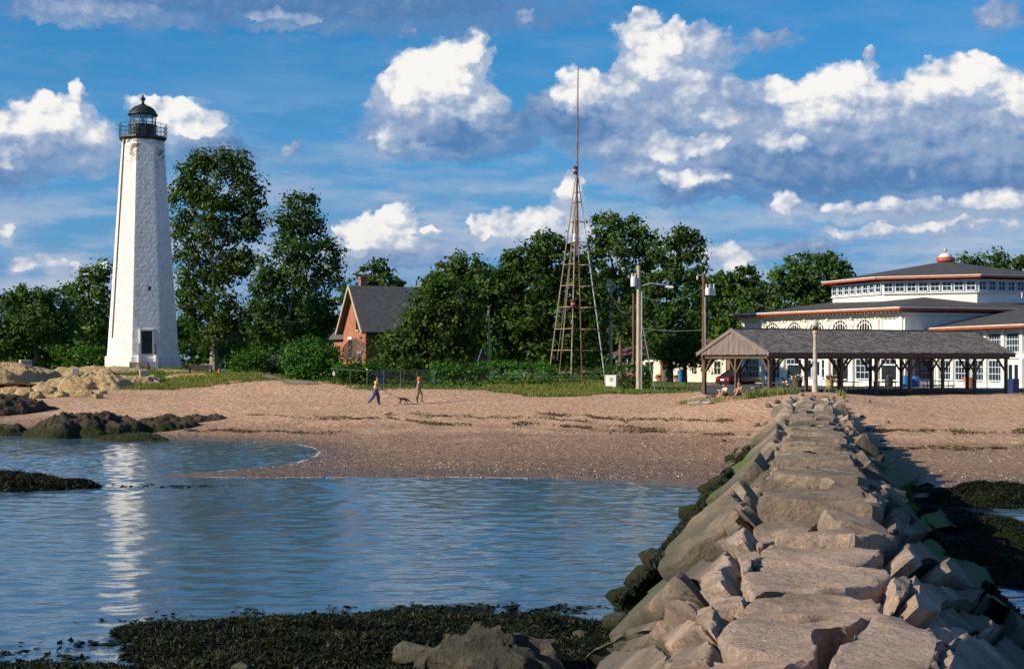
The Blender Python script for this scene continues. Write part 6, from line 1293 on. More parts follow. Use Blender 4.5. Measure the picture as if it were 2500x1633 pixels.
# ------------------------------------------------------------------ people
def mat_plain(name, c, rough=.75): return mat_noise(name, tuple(v * .85 for v in c), c, 9, rough, .15, .01)
SK = mat_plain('skin', (.46, .26, .18)); 
def skin_body(verts, edges, root, mats, place, parent, name='body', sub=2):
    """verts: (pos, radius, material index); grown with a Skin modifier into one continuous surface"""
    me = bpy.data.meshes.new(name); me.from_pydata([v[0] for v in verts], edges, []); ob = bpy.data.objects.new(name, me); COL.objects.link(ob)
    sk = ob.modifiers.new('skin', 'SKIN'); sv = me.skin_vertices[0].data if me.skin_vertices else None
    if sv is None:
        bpy.context.view_layer.objects.active = ob; bm = bmesh.new(); bm.from_mesh(me); bm.verts.layers.skin.verify(); bm.to_mesh(me); bm.free(); sv = me.skin_vertices[0].data
    for i, v in enumerate(verts): r_ = v[1]; sv[i].radius = r_ if isinstance(r_, tuple) else (r_, r_); sv[i].use_root = (i == root)
    sk.use_smooth_shade = True; sk.branch_smoothing = .6; s2 = ob.modifiers.new('sub', 'SUBSURF'); s2.levels = sub; s2.render_levels = sub
    dg = bpy.context.evaluated_depsgraph_get(); ev = ob.evaluated_get(dg); em = ev.to_mesh()
    V = np.array([tuple(v.co) for v in em.vertices]); Fc = [list(p.vertices) for p in em.polygons]; ev.to_mesh_clear(); bpy.data.objects.remove(ob)
    segs = [(np.array(verts[a][0]), np.array(verts[b][0]), verts[a][2], verts[b][2]) for a, b in edges]; mi = []
    for f in Fc:
        c = V[f].mean(0); best = None
        for a, b, ma, mb_ in segs:
            d = b - a; t_ = min(1, max(0, np.dot(c - a, d) / (np.dot(d, d) + 1e-9))); q = np.linalg.norm(c - a - d * t_)
            if best is None or q < best[0]: best = (q, ma if t_ < .5 else mb_)
        mi.append(best[1])
    Wv = [tuple(place @ Vector(v)) for v in V]; o = np_mesh(name, Wv, Fc, mats, parent, True, mi); return o
def hand_mesh(mb, wrist, dirv, side):
    """palm and five curled fingers"""
    w = Vector(wrist); d = Vector(dirv).normalized(); s_ = Vector(side).normalized(); n = d.cross(s_)
    mb.tube([w, w + d * .04, w + d * .085], [.026, .040, .036], 8)
    for k, (o_, L_) in enumerate(((-.030, .060), (-.010, .072), (.010, .068), (.030, .052))):
        b0 = w + d * .08 + s_ * o_; mb.tube([b0, b0 + d * L_ * .5 + n * .008, b0 + d * L_ * .8 + n * .030], [.010, .0095, .007], 6)
    t0 = w + d * .03 + s_ * .032; mb.tube([t0, t0 + s_ * .025 + d * .025, t0 + s_ * .028 + d * .055 + n * .012], [.012, .011, .008], 6)
def person(label, loc, rz, J, mats, hair=None, cap=None, scale=1.0, extra=None, cat='person', hairlen=.1):
    """J: joint dict in metres, facing +x, y to the person's left"""
    o = thing('person', loc, label, cat); place = Matrix.Translation(Vector(loc)) @ Matrix.Rotation(rz, 4, 'Z') @ Matrix.Scale(scale, 4)
    nm = ['pelvis', 'waist', 'chest', 'neck', 'head', 'crown', 'ls', 'le', 'lw', 'rs', 're', 'rw', 'lh', 'lk', 'la', 'lt', 'rh', 'rk', 'ra', 'rt']
    rad_ = dict(pelvis=(.165, .125), waist=(.15, .115), chest=(.175, .12), neck=.058, head=.088, crown=.080, ls=.078, le=.050, lw=.034, rs=.078, re=.050, rw=.034, lh=.105, lk=.072, la=.048, lt=.036, rh=.105, rk=.072, ra=.048, rt=.036)
    if 'rad' in J: rad_.update(J['rad'])
    mi = dict(pelvis=1, waist=0, chest=0, neck=2, head=2, crown=2, ls=0, le=2, lw=2, rs=0, re=2, rw=2, lh=1, lk=1, la=1, lt=3, rh=1, rk=1, ra=1, rt=3); mi.update(J.get('mi', {}))
    fat = J.get('fat', 1.0); rad_ = {k: (v if k in ('neck', 'head', 'crown', 'lw', 'rw', 'lt', 'rt') else (tuple(q * fat for q in v) if isinstance(v, tuple) else v * fat)) for k, v in rad_.items()}
    vs = [(J[k], rad_[k], mi[k]) for k in nm]; ix = {k: i for i, k in enumerate(nm)}
    ed = [('pelvis', 'waist'), ('waist', 'chest'), ('chest', 'neck'), ('neck', 'head'), ('head', 'crown'), ('chest', 'ls'), ('ls', 'le'), ('le', 'lw'), ('chest', 'rs'), ('rs', 're'), ('re', 'rw'), ('pelvis', 'lh'), ('lh', 'lk'), ('lk', 'la'), ('la', 'lt'), ('pelvis', 'rh'), ('rh', 'rk'), ('rk', 'ra'), ('ra', 'rt')]
    bd = skin_body(vs, [(ix[a], ix[b]) for a, b in ed], 0, mats, place, o)
    hd, cr = Vector(J['head']), Vector(J['crown']); upv = (cr - hd).normalized(); fw = Vector(J.get('face', (1, 0, 0))).normalized(); fw = (fw - upv * fw.dot(upv)).normalized(); sd = upv.cross(fw)
    hm = MB(place)
    for k in ('l', 'r'): hand_mesh(hm, J[k + 'w'], Vector(J[k + 'w']) - Vector(J[k + 'e']), (0.3, 1 if k == 'l' else -1, 0))
    hm.build('hands', SK, bd, True)
    fc = MB(place); nb_ = hd + fw * .082; fc.tube([nb_ + upv * .03, nb_ + fw * .022 - upv * .008], [.010, .016], 6)
    for s_ in (-1, 1): fc.lathe(hd + sd * s_ * .088, [(.008, -.03), (.022, -.01), (.022, .015), (.008, .032)], 8)
    fc.build('nose_and_ears', SK, bd, True)
    ey = MB(place)
    for s_ in (-1, 1): ey.lathe(hd + fw * .080 + sd * s_ * .032 + upv * .022, [(.004, -.008), (.010, 0), (.004, .008)], 6)
    ey.build('eyes', M['black'], bd); MB(place).bar(hd + fw * .084 - upv * .038 - sd * .022, hd + fw * .084 - upv * .038 + sd * .022, .008, .008).build('mouth', mat_plain('lips', (.30, .10, .08)), bd)
    if hair is not None:
        bm = bmesh.new(); bmesh.ops.create_icosphere(bm, subdivisions=3, radius=1.0); H = []
        for v in bm.verts:
            q = v.co.normalized(); fr_ = q.x; dn = q.z; k = 1 + .16 * mnoise.noise(q * 3) + .08 * mnoise.noise(q * 8)
            p_ = hd + upv * (.055 + q.z * (.085 if q.z > 0 else .085 + hairlen * max(0, .6 - q.x))) * 1 + fw * (q.x * .095 - .022 - (.0 if q.z > -.1 else .02)) * k + sd * q.y * .104 * k
            if q.x > .45 and q.z < .25: p_ = p_ - fw * .06
            H.append(tuple(place @ p_))
        fs = [[v.index for v in f.verts] for f in bm.faces]; bm.free(); np_mesh('hair', H, fs, hair, o, True)
    if cap is not None:
        c_ = hd + upv * .062; cm = MB(place @ Matrix.Translation(c_) @ (Matrix((fw, sd, upv)).transposed().to_4x4()))
        cm.lathe((-.005, 0, 0), [(.112, -.01), (.115, .02), (.100, .065), (.060, .095), (.01, .105)], 16)
        cm.add([(.06, -.085, .0), (.20, -.06, -.012), (.20, .06, -.012), (.06, .085, .0), (.06, -.085, .012), (.20, -.06, .0), (.20, .06, .0), (.06, .085, .012)], [[3, 2, 1, 0], [4, 5, 6, 7], [0, 1, 5, 4], [1, 2, 6, 5], [2, 3, 7, 6], [3, 0, 4, 7]]).build('cap', cap, o)
    if extra: extra(o, place, J)
    return o
def ground_at(px, Y): X = gx(px, Y); return (X, Y, tz(X, Y) + .02)
YEL = mat_plain('yellow_cotton', (.80, .54, .05)); JEAN = mat_plain('blue_denim', (.055, .085, .17)); SHOE = mat_plain('white_shoes', (.70, .68, .64)); OLV = mat_plain('olive_cotton', (.21, .19, .075)); MAR = mat_plain('maroon_top', (.10, .025, .022)); ORH = mat_plain('orange_hair', (.62, .13, .015)); BRH = mat_plain('brown_hair', (.06, .035, .02)); GLD = mat_plain('golden_brown_hair', (.28, .15, .06)); WHT = mat_plain('white_cotton', (.78, .75, .70)); DRK = mat_plain('black_cotton', (.02, .02, .024)); CAPB = mat_plain('black_cap', (.012, .012, .016)); CAPN = mat_plain('navy_cap', (.02, .03, .12)); PCH = mat_plain('peach_top', (.72, .52, .38))
walk = dict(fat=1.22, pelvis=(0, 0, .93), waist=(.03, 0, 1.10), chest=(.06, 0, 1.33), neck=(.08, 0, 1.50), head=(.13, 0, 1.62), crown=(.145, 0, 1.70), ls=(.06, .19, 1.42), le=(.10, .24, 1.16), lw=(.30, .20, 1.04), rs=(.06, -.19, 1.42), re=(.04, -.25, 1.16), rw=(.27, -.20, 1.02), lh=(0, .10, .88), lk=(.16, .10, .50), la=(.17, .10, .09), lt=(.34, .11, .035), rh=(0, -.10, .88), rk=(-.12, -.10, .50), ra=(-.42, -.11, .16), rt=(-.33, -.12, .035),
            rad=dict(waist=(.18, .15), pelvis=(.19, .15), lh=.125, rh=.125, lk=.095, rk=.095, la=.075, ra=.075, ls=.095, rs=.095))
GM = ground_at(917, 89.0)
def leash_grip(o, pl, J):
    g_ = MB(pl).box((.36, -.19, 1.0), (.15, .05, .09)).build('leash_reel', M['black'], o)
man = person('man in yellow T-shirt, blue jeans and black cap walking with a leash', GM, R(-4), walk, [YEL, JEAN, SK, SHOE], hair=BRH, cap=CAPB, scale=1.02, extra=leash_grip, hairlen=.02)
wwalk = dict(fat=1.22, pelvis=(0, 0, .93), waist=(.0, 0, 1.08), chest=(.01, 0, 1.28), neck=(.02, 0, 1.44), head=(.05, 0, 1.555), crown=(.055, 0, 1.63), ls=(.01, .165, 1.36), le=(-.05, .20, 1.12), lw=(-.12, .19, .90), rs=(.01, -.165, 1.36), re=(-.07, -.20, 1.12), rw=(-.15, -.19, .90), lh=(0, .085, .88), lk=(-.06, .085, .48), la=(-.10, .085, .10), lt=(.03, .09, .035), rh=(0, -.085, .88), rk=(.20, -.085, .54), ra=(.17, -.085, .14), rt=(.32, -.09, .09), rad=dict(chest=(.14, .10), waist=(.115, .09), pelvis=(.155, .12), ls=.055, rs=.055, le=.040, re=.040), mi=dict(ls=2, rs=2))
def pack(o, pl, J): MB(pl).box((-.20, 0, 1.24), (.17, .27, .36), taper=.8).box((-.29, 0, 1.18), (.07, .2, .18), taper=.8).build('backpack', DRK, o)
person('woman with bright orange hair, dark top and olive trousers walking ahead of the dog', ground_at(1022, 90.0), R(8), wwalk, [MAR, OLV, SK, SHOE], hair=ORH, scale=1.0, extra=pack, hairlen=.24)
sit = dict(pelvis=(0, 0, .13), waist=(.03, 0, .30), chest=(.12, 0, .50), neck=(.19, 0, .66), head=(.26, 0, .76), crown=(.285, 0, .84), face=(.8, 0, -.5), ls=(.13, .18, .58), le=(.26, .26, .36), lw=(.44, .16, .42), rs=(.13, -.18, .58), re=(.30, -.26, .40), rw=(.47, -.12, .44), lh=(.06, .11, .13), lk=(.40, .18, .46), la=(.62, .16, .08), lt=(.78, .17, .035), rh=(.06, -.11, .13), rk=(.44, -.16, .40), ra=(.56, -.10, .08), rt=(.72, -.10, .035), mi=dict(lk=2, la=2, rk=2, ra=2, lt=2, rt=2, le=2, re=2))
def book(o, pl, J): MB(pl).box((.52, 0, .47), (.20, .30, .03)).build('magazine', WHT, o)
person('dark-haired person in white shirt and dark shorts sitting on the sand, reading', ground_at(1776, 88.5), R(200), sit, [WHT, DRK, SK, SHOE], hair=BRH, extra=book, hairlen=.03)
sit2 = dict(sit); sit2.update(lw=(.34, .05, .66), le=(.30, .22, .40), rw=(.40, -.05, .40)); sit2['mi'] = dict(sit['mi'], ls=2, rs=2)
person('golden-haired person in peach top sitting right of the reader on the sand', ground_at(1812, 88.6), R(205), sit2, [PCH, DRK, SK, SHOE], hair=GLD, hairlen=.20)
BP = at(1925, 948, 93.0); bsit = dict(pelvis=(0, 0, .50), waist=(.05, 0, .66), chest=(.20, 0, .84), neck=(.32, 0, .93), head=(.42, 0, .96), crown=(.49, 0, 1.0), face=(.6, 0, -.8), ls=(.20, .18, .88), le=(.38, .25, .70), lw=(.52, .12, .74), rs=(.20, -.18, .88), re=(.38, -.25, .70), rw=(.52, -.12, .74), lh=(.05, .1, .50), lk=(.45, .12, .52), la=(.45, .12, .10), lt=(.60, .12, .04), rh=(.05, -.1, .50), rk=(.45, -.12, .52), ra=(.45, -.12, .10), rt=(.60, -.12, .04))
# ------------------------------------------------------------------ dog and leash
DX, DY, DZ = ground_at(985, 89.4)
dog = thing('dog', (DX, DY, DZ), 'small black dog sniffing the sand on a leash', 'dog'); DM = Matrix.Translation(Vector((DX, DY, DZ))) @ Matrix.Rotation(R(-6), 4, 'Z') @ Matrix.Scale(.82, 4)
dv = [((-.22, 0, .40), .085, 0), ((0, 0, .42), .10, 0), ((.20, 0, .39), .11, 0), ((.34, 0, .34), .07, 0), ((.44, 0, .24), .062, 0), ((.54, 0, .14), .030, 0), ((-.36, 0, .44), .022, 0), ((-.50, 0, .36), .014, 0)]
de = [(0, 1), (1, 2), (2, 3), (3, 4), (4, 5), (0, 6), (6, 7)]
for x, s_, fx, hx in ((.20, .07, .10, .12), (.20, -.07, -.06, -.04), (-.22, .07, .02, -.10), (-.22, -.07, -.16, -.24)):
    b0 = len(dv)
    if x > 0: dv += [((x + .02, s_, .28), .045, 0), ((x + fx * .6, s_, .15), .026, 0), ((x + fx, s_, .03), .024, 0), ((x + fx + .05, s_, .02), .018, 0)]
    else: dv += [((x + .05, s_, .28), .055, 0), ((x - .04 + fx * .3, s_, .15), .028, 0), ((x + fx, s_, .03), .024, 0), ((x + fx + .05, s_, .02), .018, 0)]
    de += [(2 if x > 0 else 0, b0), (b0, b0 + 1), (b0 + 1, b0 + 2), (b0 + 2, b0 + 3)]
FUR = mat_plain('black_fur', (.014, .011, .009)); skin_body(dv, de, 1, [FUR], DM, dog)
ea = MB(DM)
for s_ in (-1, 1): ea.tube([(.42, s_ * .05, .28), (.40, s_ * .075, .36)], [.030, .008], 6)
ea.build('ears', FUR, dog)
h0_ = Matrix.Translation(Vector(GM)) @ Vector((.44, -.19, 1.0)); h1_ = DM @ Vector((.30, 0, .44))
tag(MB().tube([h0_.lerp(h1_, k / 8) - Vector((0, 0, .18 * math.sin(math.pi * k / 8))) for k in range(9)], .014, 5).build('leash', M['black']), 'thin dark leash between the man in yellow and the dog', 'leash')
# ------------------------------------------------------------------ picnic tables, bins, planters
def picnic_table(px, Y, rz, label, z=1.79):
    X = gx(px, Y); o = thing('picnic_table', (X, Y, z), label, 'table', 'picnic tables under the shelter'); Mt = frame((X, Y, z), rz)
    for k in range(4): MB(Mt).box((0, -.30 + .20 * k, .76), (2.1, .185, .045)).build('top_plank', M['wood_pale'], o)
    for s_ in (-1, 1):
        MB(Mt).box((0, s_ * .72, .45), (2.1, .26, .045)).build('seat', M['wood_pale'], o)
        for e in (-.72, .72): MB(Mt).tube([(e, s_ * .72, 0), (e, s_ * .72, .43)], .03, 6).build('leg', M['black'], o); MB(Mt).tube([(e, s_ * .25, 0), (e, s_ * .25, .73)], .03, 6).build('leg', M['black'], o)
    for e in (-.72, .72): MB(Mt).tube([(e, -.72, .40), (e, .72, .40)], .028, 6).build('cross_rail', M['black'], o)
    return o
picnic_table(1885, 90.9 + 1.2, SA, 'picnic table at the near left corner of the shelter, in front of the seated man')
picnic_table(2160, 96.8, SA, 'picnic table between the posts in the middle of the shelter'); picnic_table(2068, 96.2, SA, 'picnic table left of the barrel planter bay in the shelter'); picnic_table(2290, 101, SA, 'picnic table farthest right under the shelter')
X = gx(1925, 93.3); person('person in white shirt and navy cap slumped on the bench of the near picnic table', (X, 93.3, 1.76), R(200), bsit, [WHT, DRK, SK, SHOE], cap=CAPN, hair=BRH, hairlen=.02)
def bin_round(px, Y, r, h, mat, label, z=None):
    X = gx(px, Y); z = tz(X, Y) + .05 if z is None else z; o = thing('litter_bin', (X, Y, z), label, 'bin'); b_ = MB().lathe((X, Y, z), [(r * .85, 0), (r, .05), (r, h * .92), (r * 1.04, h * .94), (r * 1.04, h), (r * .9, h)], 18).build('barrel', mat, o)
    MB().lathe((X, Y, z + h), [(r * .92, -.02), (r * .8, .06), (r * .3, .10)], 18).build('lid', mat, o); 
    for q in (.3, .62): MB().lathe((X, Y, z + h * q), [(r * 1.0, 0), (r * 1.03, .02), (r * 1.0, .04)], 18).build('hoop', mat, b_)
    return o
bin_round(2211, 119, .34, 1.0, M['blue'], 'left blue litter barrel at the shaded entrance of the pavilion'); bin_round(2236, 119.5, .34, .98, M['blue'], 'right blue litter barrel at the shaded entrance of the pavilion'); bin_round(2170, 118, .33, .92, M['black'], 'black litter bin before the pavilion wall left of the blue barrels')
X = gx(2474, 96.6); nb_ = thing('litter_box', (X, 96.6, 1.78), 'square navy litter box at the right corner post of the shelter', 'bin'); MB(frame((X, 96.6, 1.78), SA)).box((0, 0, .46), (.56, .5, .92)).build('body', M['navy'], nb_); MB(frame((X, 96.6, 1.78), SA)).box((0, 0, .95), (.60, .54, .06)).build('lid', M['navy'], nb_)
def planter(px, Y, r, h, mat, label, flow, z=None, prof_=None, name='planter'):
    X = gx(px, Y); z = tz(X, Y) + .05 if z is None else z; o = thing(name, (X, Y, z), label, 'planter'); MB().lathe((X, Y, z), prof_ or [(r * .7, 0), (r * .95, h * .85), (r * 1.08, h * .86), (r * 1.08, h), (r * .95, h)], 18).build('pot', mat, o)
    if flow:
        rg = np.random.default_rng(int(px)); n = 260; P = np.array([X, Y, z + h]) + rg.normal(size=(n, 3)) * np.array([r * .5, r * .5, .10]) + np.array([0, 0, .10]); N_ = rg.normal(size=(n, 3)); N_ /= np.linalg.norm(N_, axis=1)[:, None]
        V, Fq = leaf_quads(P[:180], N_[:180], .13, rg); tag(np_mesh('plant', V, Fq, M['leaf_d'], o, fattr=rg.random(180)), kind='stuff'); V, Fq = leaf_quads(P[180:] + np.array([0, 0, .06]), N_[180:], .11, rg); tag(np_mesh('blossom', V, Fq, flow, o), kind='stuff')
PINK = mat_plain('pink_petal', (.70, .20, .30)); WPET = mat_plain('white_petal', (.78, .74, .70)); REDP = mat_plain('red_petal', (.5, .03, .03))
planter(2366, 112, .46, .84, M['terracotta'], 'big terracotta pot before the annex windows', None); planter(2026, 108, .36, .62, M['straw'], 'straw-coloured barrel planter with pink flowers by the lamp post', PINK); planter(1946, 110, .46, .62, M['wood_beam'], 'dark tub of white flowers behind the near picnic table', WPET)
for i, (x, lb) in enumerate(((1611, 'left red flower pot at the cream arched wall'), (1655, 'right red flower pot at the cream arched wall'))): planter(x, 141.5 if i else 143, .42, .5, M['terracotta'], lb, REDP, z=1.78)
bin_round(1663, 139.5, .33, 1.25, M['blue'], 'tall blue barrel by the tree trunk at the cream wall', z=1.75)
# ------------------------------------------------------------------ lamp post
X, Y = gx(1990, 88.2), 88.2; z = tz(X, Y); lp = thing('lamp_post', (X, Y, z), 'concrete lamp post with frosted acorn globe in front of the shelter', 'lamp post'); zt_ = gz(783, 88.2)
MB().lathe((X, Y, 0), [(.20, z - .2), (.20, z + .35), (.15, z + .5), (.115, zt_ - .80)], 14).build('post', M['concrete'], lp); MB().lathe((X, Y, 0), [(.12, zt_ - .82), (.17, zt_ - .78), (.17, zt_ - .66), (.12, zt_ - .62)], 14).build('collar', M['straw'], lp); MB().lathe((X, Y, 0), [(.10, zt_ - .64), (.07, zt_ - .54), (.16, zt_ - .44), (.15, zt_ - .40)], 14).build('neck', M['black'], lp)
m, t, b = new_mat('frosted_globe'); setc(t, b, (.62, .60, .55)); b.inputs['Roughness'].default_value = .35; b.inputs['Transmission Weight'].default_value = .3
MB().lathe((X, Y, 0), [(.15, zt_ - .40), (.24, zt_ - .26), (.235, zt_ - .16), (.16, zt_ - .04), (.10, zt_ - .0), (.07, zt_ + .05), (.02, zt_ + .09)], 16).build('globe', m, lp, True)
# ------------------------------------------------------------------ cars
def car(px, Y, rz, paint, label, z):
    X = gx(px, Y); o = thing('parked_car', (X, Y, z), label, 'car'); Mc_ = frame((X, Y, z), rz)
    sec = [(-2.2, .55, .34, .62, .70), (-2.15, .78, .28, .86, .86), (-1.6, .84, .25, .93, .98), (-1.05, .85, .25, .95, 1.02), (.9, .85, .25, .92, .97), (1.6, .83, .25, .82, .84), (2.1, .76, .28, .66, .68), (2.2, .60, .36, .56, .58)]; vs, fs = [], []
    for x, w, zl, zm, zh in sec: vs += [(x, -w * .92, zl), (x, -w, zl + .12), (x, -w, zm - .10), (x, -w * .88, zh), (x, 0, zh + .03), (x, w * .88, zh), (x, w, zm - .10), (x, w, zl + .12), (x, w * .92, zl)]
    n = 9
    for i in range(len(sec) - 1): fs += [[i * n + k, i * n + k + 1, (i + 1) * n + k + 1, (i + 1) * n + k] for k in range(n - 1)] + [[i * n + 8, i * n, (i + 1) * n, (i + 1) * n + 8]]
    fs += [list(range(n))[::-1], list(range(len(vs) - n, len(vs)))]; bd = MB(Mc_).add(vs, fs).build('body', paint, o, True)
    ca = [(-1.55, .70, .99), (-.75, .60, 1.40), (.25, .60, 1.42), (1.15, .70, .97)]; gv, gf = [], []
    for x, w, zz in ca: gv += [(x, -w, zz), (x, w, zz)]
    lo = [(-1.60, .74, .96), (-.9, .78, 1.0), (.35, .78, 1.0), (1.2, .74, .95)]
    for x, w, zz in lo: gv += [(x, -w, zz - .03), (x, w, zz - .03)]
    gf = [[0, 2, 3, 1], [4, 6, 7, 5], [8, 10, 2, 0], [10, 12, 4, 2], [12, 14, 6, 4], [1, 3, 11, 9], [3, 5, 13, 11], [5, 7, 15, 13]]; MB(Mc_).add(gv, gf).build('windows', M['glass'], o)
    MB(Mc_).add([(-.80, -.60, 1.40), (.28, -.60, 1.42), (.28, .60, 1.42), (-.80, .60, 1.40), (-.70, -.50, 1.46), (.2, -.50, 1.47), (.2, .5, 1.47), (-.7, .5, 1.46)], [[0, 1, 5, 4], [1, 2, 6, 5], [2, 3, 7, 6], [3, 0, 4, 7], [4, 5, 6, 7]]).build('roof', paint, o)
    for s_ in (-1, 1):
        MB(Mc_).bar((-1.55, s_ * .70, .99), (-.75, s_ * .60, 1.40), .09).bar((.25, s_ * .60, 1.42), (1.15, s_ * .70, .97), .07).bar((-.25, s_ * .61, 1.41), (-.25, s_ * .79, .97), .08).build('pillar', paint, o)
        MB(Mc_).box((-2.16, s_ * .55, .74), (.10, .36, .16)).build('tail_light', M['red'], o); MB(Mc_).box((2.12, s_ * .55, .60), (.12, .34, .12)).build('headlight', M['greypaint'], o)
        for x in (-1.35, 1.4):
            wh = MB(Mc_ @ Matrix.Translation(Vector((x, s_ * .76, .31))) @ Matrix.Rotation(R(90), 4, 'X')).lathe((0, 0, -.1), [(.18, 0), (.31, .02), (.31, .18), (.18, .2)], 18).build('wheel', M['black'], o); MB(Mc_ @ Matrix.Translation(Vector((x, s_ * .80, .31))) @ Matrix.Rotation(R(90), 4, 'X')).lathe((0, 0, -.09), [(.19, 0), (.17, .18)], 12).build('rim', M['steel'], wh)
    MB(Mc_).box((-2.20, 0, .62), (.04, .42, .14)).build('number_plate', M['white'], o); MB(Mc_).box((-2.18, 0, .42), (.14, 1.5, .16)).build('bumper', paint, o)
    return o
def paint(n, c): 
    m = mat_noise(n, tuple(v * .9 for v in c), c, 2, .28, 0, 0); return m
car(1806, 121, R(40), paint('dark_red_paint', (.050, .004, .006)), 'dark red sedan parked behind the left end of the shelter', 1.76)
car(470, 172, R(8), paint('grey_paint', (.25, .25, .26)), 'grey car parked under the trees right of the lighthouse', tz(gx(470, 172), 172)); car(508, 176, R(15), paint('white_paint_car', (.6, .6, .6)), 'white car parked under the trees beside the grey car', tz(gx(508, 176), 176))
# ------------------------------------------------------------------ benches and blocks on the point
def bench(px, Y, w, rz, label):
    X = gx(px, Y); z = tz(X, Y) + .04; o = thing('park_bench', (X, Y, z), label, 'bench'); Mb = frame((X, Y, z), rz)
    for k in range(3): MB(Mb).box((0, .12 * k - .1, .44), (w, .10, .04)).build('seat_slat', M['wood_beam'], o)
    for k in range(3): MB(Mb).box((0, -.20 - .02 * k, .56 + .13 * k), (w, .04, .11)).build('back_slat', M['wood_beam'], o)
    for s_ in (-1, 1):
        q = MB(Mb); x = s_ * (w / 2 - .08); q.bar((x, -.18, 0), (x, -.24, .92), .06); q.bar((x, .2, 0), (x, .2, .44), .06); q.bar((x, -.2, .42), (x, .22, .42), .06); q.bar((x, -.2, .64), (x, .2, .62), .05); q.bar((x, .2, .44), (x, .2, .62), .05); q.build('leg_frame', M['black'], o)
bench(342, 127, 1.8, R(-6), 'left park bench in front of the lighthouse steps'); bench(490, 121.5, 2.0, R(4), 'right park bench on the grass right of the lighthouse')
def cblock(px, Y, sx, sy, sz, rz, label, mat='concrete', pin=False):
    X = gx(px, Y); z = tz(X, Y); o = thing('concrete_block', (X, Y, z), label, 'block'); bm = MB(frame((X, Y, z), rz)).box((0, 0, sz / 2 - .15), (sx, sy, sz + .3), taper=.93).build('block', M[mat], o)
    md = bm.modifiers.new('bevel', 'BEVEL'); md.width = .05; md.segments = 2
    if pin: MB().tube([(X, Y, z + sz - .1), (X, Y, z + sz + .32)], .035, 6).build('iron_pin', M['rusty'], o)
cblock(62, 119, 1.0, .8, 1.25, R(30), 'large concrete block with iron pin on the tan ledge at the far left', pin=True); cblock(352, 119, .8, .7, .85, R(20), 'concrete block in the grass below the lighthouse door')
M['stain'] = mat_noise('rust_stained_concrete', (.40, .36, .30), (.52, .48, .42), 2.5, .95, .3, .02, c3=(.45, .20, .05), s3=1.6); cblock(184, 117.5, .58, .4, 1.0, R(15), 'small upright concrete block with orange stain on the tan ledge', 'stain')
for i, (x, y, Yc, r_, lb) in enumerate(((1712, 969, 91, .42, 'flat pale stone left of the brown pole foot'), (1735, 966, 92, .36, 'flat brown stone right of the brown pole foot'), (948, 1013, 79, .22, 'white stone on the beach below the dog'), (1700, 1000, 81, .45, 'long pale stone on the sand before the seated couple'), (1725, 1001, 81, .35, 'bleached lump of wood beside the long pale stone'))):
    X = gx(x, Yc); pebble('beach_stone', lb, (X, Yc, tz(X, Yc) + .08), r_, 200 + i, M['concrete'] if i not in (1,) else M['granite'], 'stone', 2, .35, (1.5, .8, .45))
X = gx(1838, 89); pebble('beach_bag', 'dark slumped beach bag right of the seated couple', (X, 89, tz(X, 89) + .12), .28, 222, DRK, 'bag', 3, .25, (1.3, .9, .7))
X = gx(1822, 88.9); pebble('towel', 'crumpled white towel right of the golden-haired person', (X, 88.9, tz(X, 88.9) + .05), .22, 223, WHT, 'towel', 3, .3, (1.1, .9, .6))
X = gx(535, 124); o = thing('orange_cone', (X, 124, tz(X, 124)), 'small orange marker on the grass by the leaning sapling', 'marker'); MB().lathe((X, 124, tz(X, 124)), [(.26, 0), (.26, .05), (.15, .06), (.05, .5)], 14).build('cone', mat_plain('orange_plastic', (.75, .17, .01)), o)
# shed roof with tarp, fence, bin, oar near the house
X, Y = gx(672, 131), 131.0; z = tz(X, Y); o = thing('well_house', (X, Y, z), 'small low shed with grey slate roof among the shrubs', 'shed'); Mq = frame((X, Y, z), R(30)); MB(Mq).box((0, 0, .5), (1.3, 1.1, 1.2)).build('wall', M['wood_beam'], o); MB(Mq).add([(-.95, -.9, .95), (.95, -.9, .95), (.95, .9, .95), (-.95, .9, .95), (-.5, 0, 2.0), (.5, 0, 2.0)], [[0, 1, 5, 4], [1, 2, 5], [2, 3, 4, 5], [3, 0, 4], [3, 2, 1, 0]]).build('roof', mat_noise('pale_slate', (.20, .21, .23), (.32, .33, .35), 4, .8, .4, .03), o)
X, Y = gx(712, 132), 132.0; pebble('tarpaulin', 'blue tarpaulin heap behind the round shrub', (X, Y, tz(X, Y) + 1.2), .8, 231, M['navy'], 'tarpaulin', 3, .2, (1.5, .8, .9))
FA, FB = at(897, 948, 104.5), at(1060, 950, 104.8); fz = tz(FA.x, FA.y)
fn_ = thing('chain_fence', (FA.x, FA.y, fz), 'dark chain-link fence with pale corner post in front of the maple', 'fence')
for i, t_ in enumerate((0, .25, .5, .75, 1)):
    q = FA.lerp(FB, t_); zz = tz(q.x, q.y); MB().tube([(q.x, q.y, zz - .2), (q.x, q.y, zz + 1.28)], .045 if i else .06, 8).build('post', M['wire'], fn_)
    if i == 0: MB().lathe((q.x, q.y, zz + 1.28), [(.06, 0), (.075, .03), (.05, .09)], 10).build('post_cap', M['greypaint'], fn_)
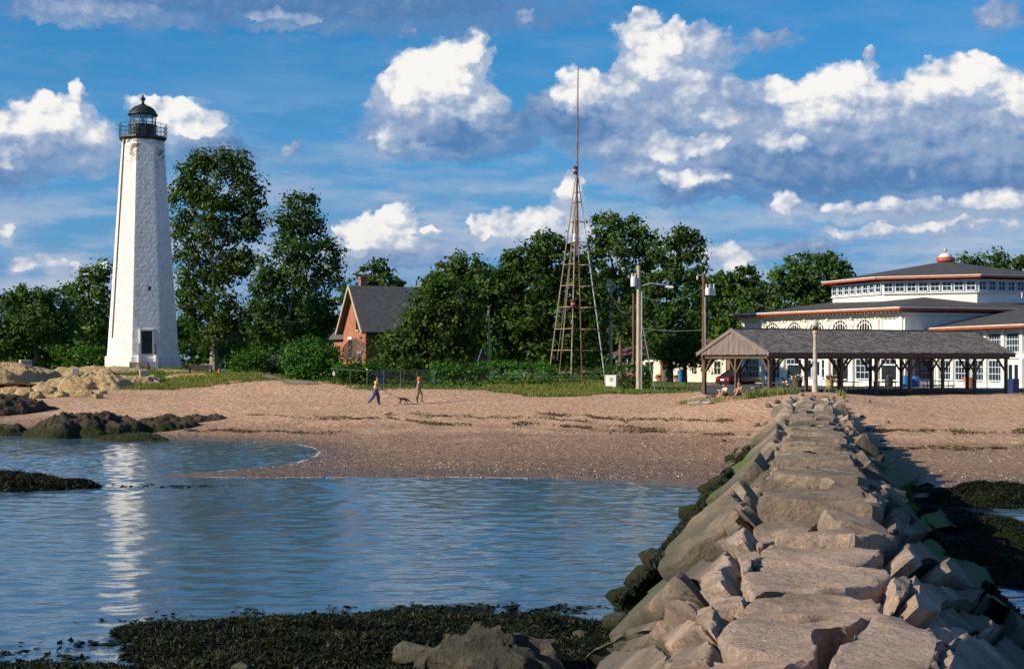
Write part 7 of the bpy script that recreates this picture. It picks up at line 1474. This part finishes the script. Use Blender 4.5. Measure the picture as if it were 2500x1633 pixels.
MB().tube([(FA.x, FA.y, tz(FA.x, FA.y) + 1.22), (FB.x, FB.y, tz(FB.x, FB.y) + 1.22)], .022, 6).build('top_rail', M['wire'], fn_)
m, t, b = new_mat('chain_link'); setc(t, b, (.03, .04, .04)); tr = t.nodes.new('ShaderNodeBsdfTransparent'); mx = t.nodes.new('ShaderNodeMixShader'); mx.inputs[0].default_value = .10; t.links.new(tr.outputs[0], mx.inputs[1]); t.links.new(b.outputs[0], mx.inputs[2]); t.links.new(mx.outputs[0], t.nodes['Material Output'].inputs[0])
MB().slab([(FA.x, FA.y, fz), (FB.x, FB.y, tz(FB.x, FB.y)), (FB.x, FB.y, tz(FB.x, FB.y) + 1.2), (FA.x, FA.y, fz + 1.2)], (0, .01, 0)).build('mesh_panel', m, fn_)
FC = at(815, 935, 106.5); fn2 = thing('chain_fence', (FC.x, FC.y, tz(FC.x, FC.y)), 'short chain-link fence with small white sign left of the corner post', 'fence')
for t_ in (0, .5): q = FC.lerp(FA, t_); MB().tube([(q.x, q.y, tz(q.x, q.y) - .2), (q.x, q.y, tz(q.x, q.y) + 1.2)], .045, 8).build('post', M['wire'], fn2)
MB().tube([(FC.x, FC.y, tz(FC.x, FC.y) + 1.18), (FA.x - .15, FA.y, fz + 1.18)], .025, 6).build('top_rail', M['wire'], fn2); MB().box((FC.x, FC.y - .06, tz(FC.x, FC.y) + .82), (.16, .02, .26)).build('sign', M['white'], fn2)
X, Y = gx(932, 107), 107.0; o = thing('wheelie_bin', (X, Y, tz(X, Y)), 'dark blue bin behind the chain-link fence', 'bin'); MB().box((X, Y, tz(X, Y) + .45), (.55, .5, 1.0), taper=1.1).build('body', M['navy'], o); MB().box((X, Y, tz(X, Y) + .98), (.62, .58, .07)).build('lid', M['navy'], o)
q0, q1 = at(1167, 880, 116), at(1176, 852, 116.5); tag(MB().bar(q0, q1, .06, .03).box(q0, (.16, .05, .22)).build('oar', M['blue']), 'blue oar leaning at the edge of the trees right of the house', 'oar')
